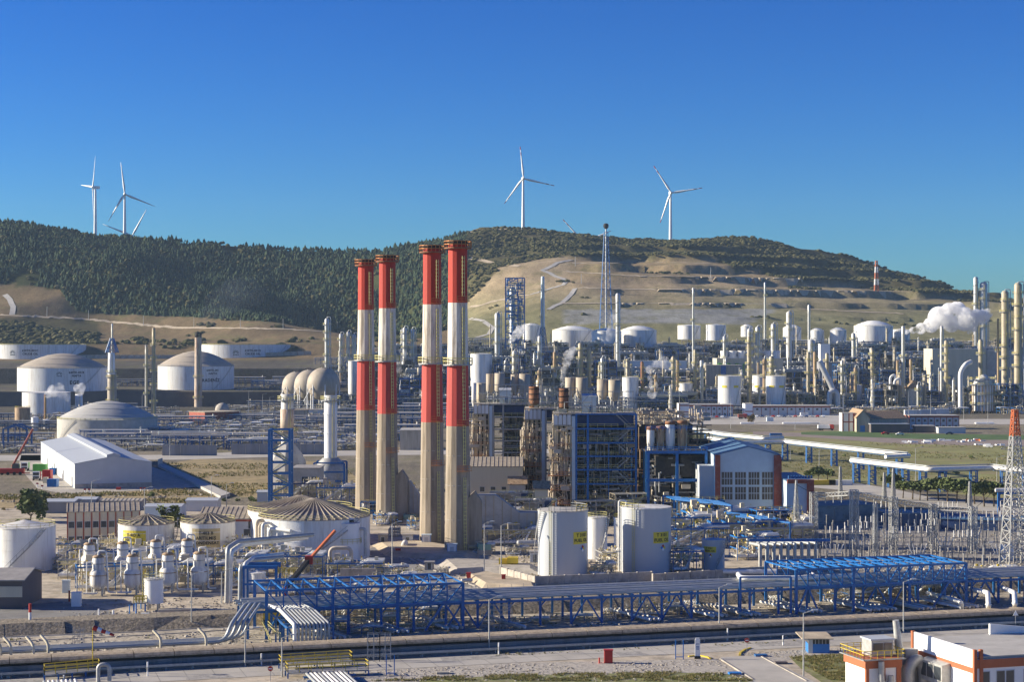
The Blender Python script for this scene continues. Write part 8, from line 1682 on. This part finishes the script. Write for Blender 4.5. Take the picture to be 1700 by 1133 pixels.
# ---------------------------------------------------------------- steam
def steam(name,label,blobs,dens,Y,col_=(1,1,1),soft=.5,sc_=.09):
    m=MB(); c=W(blobs[0][0],blobs[0][1],Y)
    import bmesh as bm_
    for a,b,r in blobs:
        p=W(a,b,Y); rr=1.22*r/F*Y; q=rnd.uniform(-.4,.4)*rr
        m.lathe(p.x,p.y+q,[(0.01,p.z-rr)]+[(rr*math.cos(R(t_)),p.z+rr*math.sin(R(t_))) for t_ in range(-70,71,20)]+[(0.01,p.z+rr)],14)
    o=m.build(name,vm(name,dens,col_,soft,sc_,Y)); md=o.modifiers.new('r','REMESH'); md.mode='VOXEL'; md.voxel_size=max(.5,blobs[0][2]/F*Y/7); tag(o,label,'steam' if 'smoke' not in name else 'smoke'); return o
def vm(name,dens,c,soft,s,Y):
    m=bpy.data.materials.new(name+'_mat'); m.use_nodes=True; n=m.node_tree; L=n.links; n.nodes.remove(n.nodes['Principled BSDF']); v=n.nodes.new('ShaderNodeVolumePrincipled'); v.inputs['Color'].default_value=(*c,1); v.inputs['Anisotropy'].default_value=0.0
    geo=n.nodes.new('ShaderNodeNewGeometry'); z=n.nodes.new('ShaderNodeTexNoise'); z.inputs['Scale'].default_value=s; z.inputs['Detail'].default_value=5; z.inputs['Roughness'].default_value=.6; tc=n.nodes.new('ShaderNodeTexCoord'); L.new(tc.outputs['Object'],z.inputs[0])
    r=n.nodes.new('ShaderNodeMapRange'); L.new(z.outputs[0],r.inputs[0]); r.inputs[1].default_value=.42; r.inputs[2].default_value=.68; r.inputs[3].default_value=0; r.inputs[4].default_value=dens; L.new(r.outputs[0],v.inputs['Density']); L.new(v.outputs[0],n.nodes['Material Output'].inputs['Volume']); m.cycles.volume_step_rate=2; return m
steam('steam_cloud','large bright white steam cloud drifting right over the refinery',[(1545,540,11),(1528,546,8),(1515,549,5),(1560,528,16),(1575,517,12),(1590,516,13),(1600,530,17),(1580,538,12),(1618,528,13),(1632,526,10),(1612,545,9),(1640,520,7),(1505,552,3.5)],1.1,1330,sc_=.15)
steam('steam_plume','small white steam plume leaning right under the blue reactor tower',[(858,556,7),(852,562,5),(865,548,8),(873,544,6),(848,566,3)],.35,1390,sc_=.2)
steam('steam_plume','tall thin steam column rising behind the boiler hoppers',[(934,640,4),(935,628,5),(937,615,6),(941,602,6.5),(945,590,8),(952,582,6),(934,645,3)],.22,1240,sc_=.2)
steam('steam_plume','ragged steam puffs beside the rust orange stack',[(1082,655,7),(1085,640,7),(1080,628,5),(1078,614,6),(1090,606,7),(1102,602,9),(1110,610,5)],.2,1245,sc_=.2)
steam('steam_plume','faint steam beside the silver spiral stack',[(1015,552,8),(1016,540,6),(1018,528,6),(1010,562,5)],.12,1470,sc_=.2)
steam('steam_plume','pair of short steam puffs before the left naphtha tank, left one',[(88,650,9),(98,645,8),(80,655,6),(104,655,7),(112,662,5)],.3,1105,sc_=.25)
steam('steam_plume','short steam puff from the white vent stack at far left',[(132,650,7),(128,645,6),(136,643,6)],.3,1188,sc_=.25)
steam('steam_plume','faint steam between the two chimney pairs',[(664,600,7),(668,586,7),(662,614,6)],.08,1300,sc_=.2)
steam('smoke_haze','thin blue smoke drifting over the pine slope above the rust streaked stack',[(395,490,26),(365,505,22),(345,525,14),(420,485,22),(332,540,8)],.0035,1700,(.75,.86,1),1.2,.008)
hz=MB(); hz.box(-3120,-330,-1,2950,3640,325); o=hz.build('haze',bpy.data.materials.new('haze_air')); m=o.data.materials[0]; m.use_nodes=True; n=m.node_tree; n.nodes.remove(n.nodes['Principled BSDF']); v=n.nodes.new('ShaderNodeVolumePrincipled'); v.inputs['Color'].default_value=(.55,.76,1,1); v.inputs['Density'].default_value=.00004; n.links.new(v.outputs[0],n.nodes['Material Output'].inputs['Volume']); o['kind']='stuff'; o['label']='thin blue haze lying over the plant and hills'; o['category']='haze'
# unused prototypes go
for k,t in list(PROTO.items()):
    if k not in first:
        for c in tree.get(t,[]):
            for g_ in tree.get(c,[]): bpy.data.objects.remove(g_)
            bpy.data.objects.remove(c)
        bpy.data.objects.remove(t)
sc.cycles.volume_bounces=8
# ================================================================ ground detail: rubble, grass tufts, road joints
def rock():
    v=[(math.cos(i*1.047)*.5*(1+.2*(i%2)),math.sin(i*1.047)*.5,.05) for i in range(6)]+[(math.cos(i*1.047+.4)*.3,math.sin(i*1.047+.4)*.3,.42) for i in range(6)]+[(0,0,.5)]
    f=[]
    for i in range(6): j=(i+1)%6; f+=[(i,j,j+6),(i,j+6,i+6),(i+6,j+6,12)]
    return np.array(v),np.array(f)
def tuft():
    v=[];f=[]; r_=random.Random(2)
    for i in range(9):
        a=r_.uniform(0,6.28); c,s=math.cos(a),math.sin(a); q=r_.uniform(.1,.45); b=len(v)
        v+=[(c*q*.4-s*.09,s*q*.4+c*.09,0),(c*q*.4+s*.09,s*q*.4-c*.09,0),(c*q*1.5,s*q*1.5,r_.uniform(.5,1))]; f.append((b,b+1,b+2))
    return np.array(v),np.array(f)
def inpoly(x,y,P):
    c=False; j=len(P)-1
    for i in range(len(P)):
        if (P[i][1]>y)!=(P[j][1]>y) and x<(P[j][0]-P[i][0])*(y-P[i][1])/(P[j][1]-P[i][1])+P[i][0]: c=not c
        j=i
    return c
def sow(P,n,h0,h1,wf,seed,thr=-.2,fr=.12):
    rg=random.Random(seed); xs=[p[0] for p in P]; ys=[p[1] for p in P]; out=[]
    for i in range(n):
        x,y=rg.uniform(min(xs),max(xs)),rg.uniform(min(ys),max(ys))
        if inpoly(x,y,P):
            g=G(x,y)
            if noise.noise((g.x*fr,g.y*fr,seed))>thr: h=rg.uniform(h0,h1); out.append((g.x,g.y,.03,h,h*wf*rg.uniform(.7,1.4)))
    return out
kp=lambda *q:[(CX+K(a,b).x/K(a,b).y*F, CY+50/K(a,b).y*F) for a,b in q]
DRY=[(-20,823),(60,822),(240,816),(300,812),(380,828),(300,842),(0,848)]; FLD=[(270,772),(330,762),(560,768),(600,800),(445,828),(400,826)]
R1=sow(kp((-100,-17),(-100,12),(115,12),(115,-17)),9000,.15,.6,1.3,1,-.1)+sow([(560,1118),(860,1104),(1190,1098),(1250,1133),(480,1133)],2600,.08,.3,1.4,2)+sow([(100,1000),(640,985),(640,1010),(100,1030)],1200,.1,.5,1.3,3)+sow([(600,905),(900,910),(900,975),(620,960)],1500,.12,.5,1.4,4,.05)+sow(DRY,1500,.3,.9,1.4,5,.1)+sow([(1350,880),(1700,880),(1700,955),(1350,950)],2500,.15,.5,1.5,6,-.1)+sow([(780,950),(900,965),(1300,960),(1300,985),(780,985)],900,.12,.4,1.3,7)+sow([(1230,1086),(1420,1076),(1420,1092),(1262,1094)],500,.08,.25,1.4,8)
scatter('rubble',rock(),R1,fmat('rubble',(.2,.17,.13),(.52,.47,.39)),'scattered stones and rubble on the ground round the pipe rack','rubble')
T1=sow([(700,1126),(900,1120),(1100,1117),(1215,1120),(1255,1133),(600,1133)],7000,.15,.45,1.1,11,-.15,.3)+sow([(1310,1092),(1420,1086),(1420,1133),(1380,1133)],3000,.15,.45,1.1,12,-.3,.3)+sow(DRY,5000,.3,1.1,1.2,13,-.15,.06)+sow(FLD,6000,.25,.9,1.3,14,0,.03)+sow([(1150,738),(1420,735),(1700,740),(1700,800),(1400,795),(1180,785)],5000,.25,.8,1.5,15,-.1,.02)+sow([(820,1086),(1330,1064),(1330,1068),(820,1092)],1500,.1,.4,1.2,16,0,.3)+sow(kp((-100,-17),(-100,12),(115,12),(115,-17)),3000,.2,.7,1.1,17,.15,.1)+sow([(640,925),(700,905),(900,925),(900,975),(720,960)],1200,.15,.5,1.2,18,.1,.1)
scatter('grass_tufts',tuft(),T1,fmat('grass',(.09,.12,.03),(.34,.27,.12)),'dry and green grass tufts on verges and fields','grass')
m=MB()
for i in range(60):
    s=-110+i*4.2; m.add([tuple(K(s,-33.4,.066)),tuple(K(s+.09,-33.4,.066)),tuple(K(s+.09,-25.6,.066)),tuple(K(s,-25.6,.066))],[(0,1,2,3)])
m.add([tuple(K(-110,-29.5,.066)),tuple(K(150,-29.5,.066)),tuple(K(150,-29.4,.066)),tuple(K(-110,-29.4,.066))],[(0,1,2,3)])
o=m.build('road_joint',M['asphalt']); o['kind']='structure'
m=MB()
for s,w,t0,t1 in ((-60,7,-33,-30),(-20,11,-29.3,-26),(8,5,-33,-29.6),(33,13,-31,-27),(60,8,-29.4,-25.8),(-88,9,-29.3,-26)):
    m.add([tuple(K(s,t0,.071)),tuple(K(s+w,t0,.071)),tuple(K(s+w-.5,t1,.071)),tuple(K(s+.4,t1,.071))],[(0,1,2,3)])
o=m.build('road_patch',mat('road_patch',(.36,.34,.31),.92,var=.3,scale=.8,dirt=(.13,.125,.12),damt=.6)); o['kind']='structure'
m=MB()
for (pts,w) in (([(640,905),(700,940),(790,975)],.5),([(600,917),(660,948),(740,978)],.4),([(0,1060),(250,1050),(520,1033)],.35),([(0,1068),(250,1056),(520,1039)],.35),([(1196,1096),(1250,1130)],.25),([(1262,1091),(1340,1133)],.25)):
    P=[G(a,b,.0) for a,b in pts]
    for a,b in zip(P,P[1:]): m.beam(a+Vector((0,0,.06)),b+Vector((0,0,.06)),w,.24)
o=m.build('kerb',M['concrete']); o['kind']='structure'
settle()
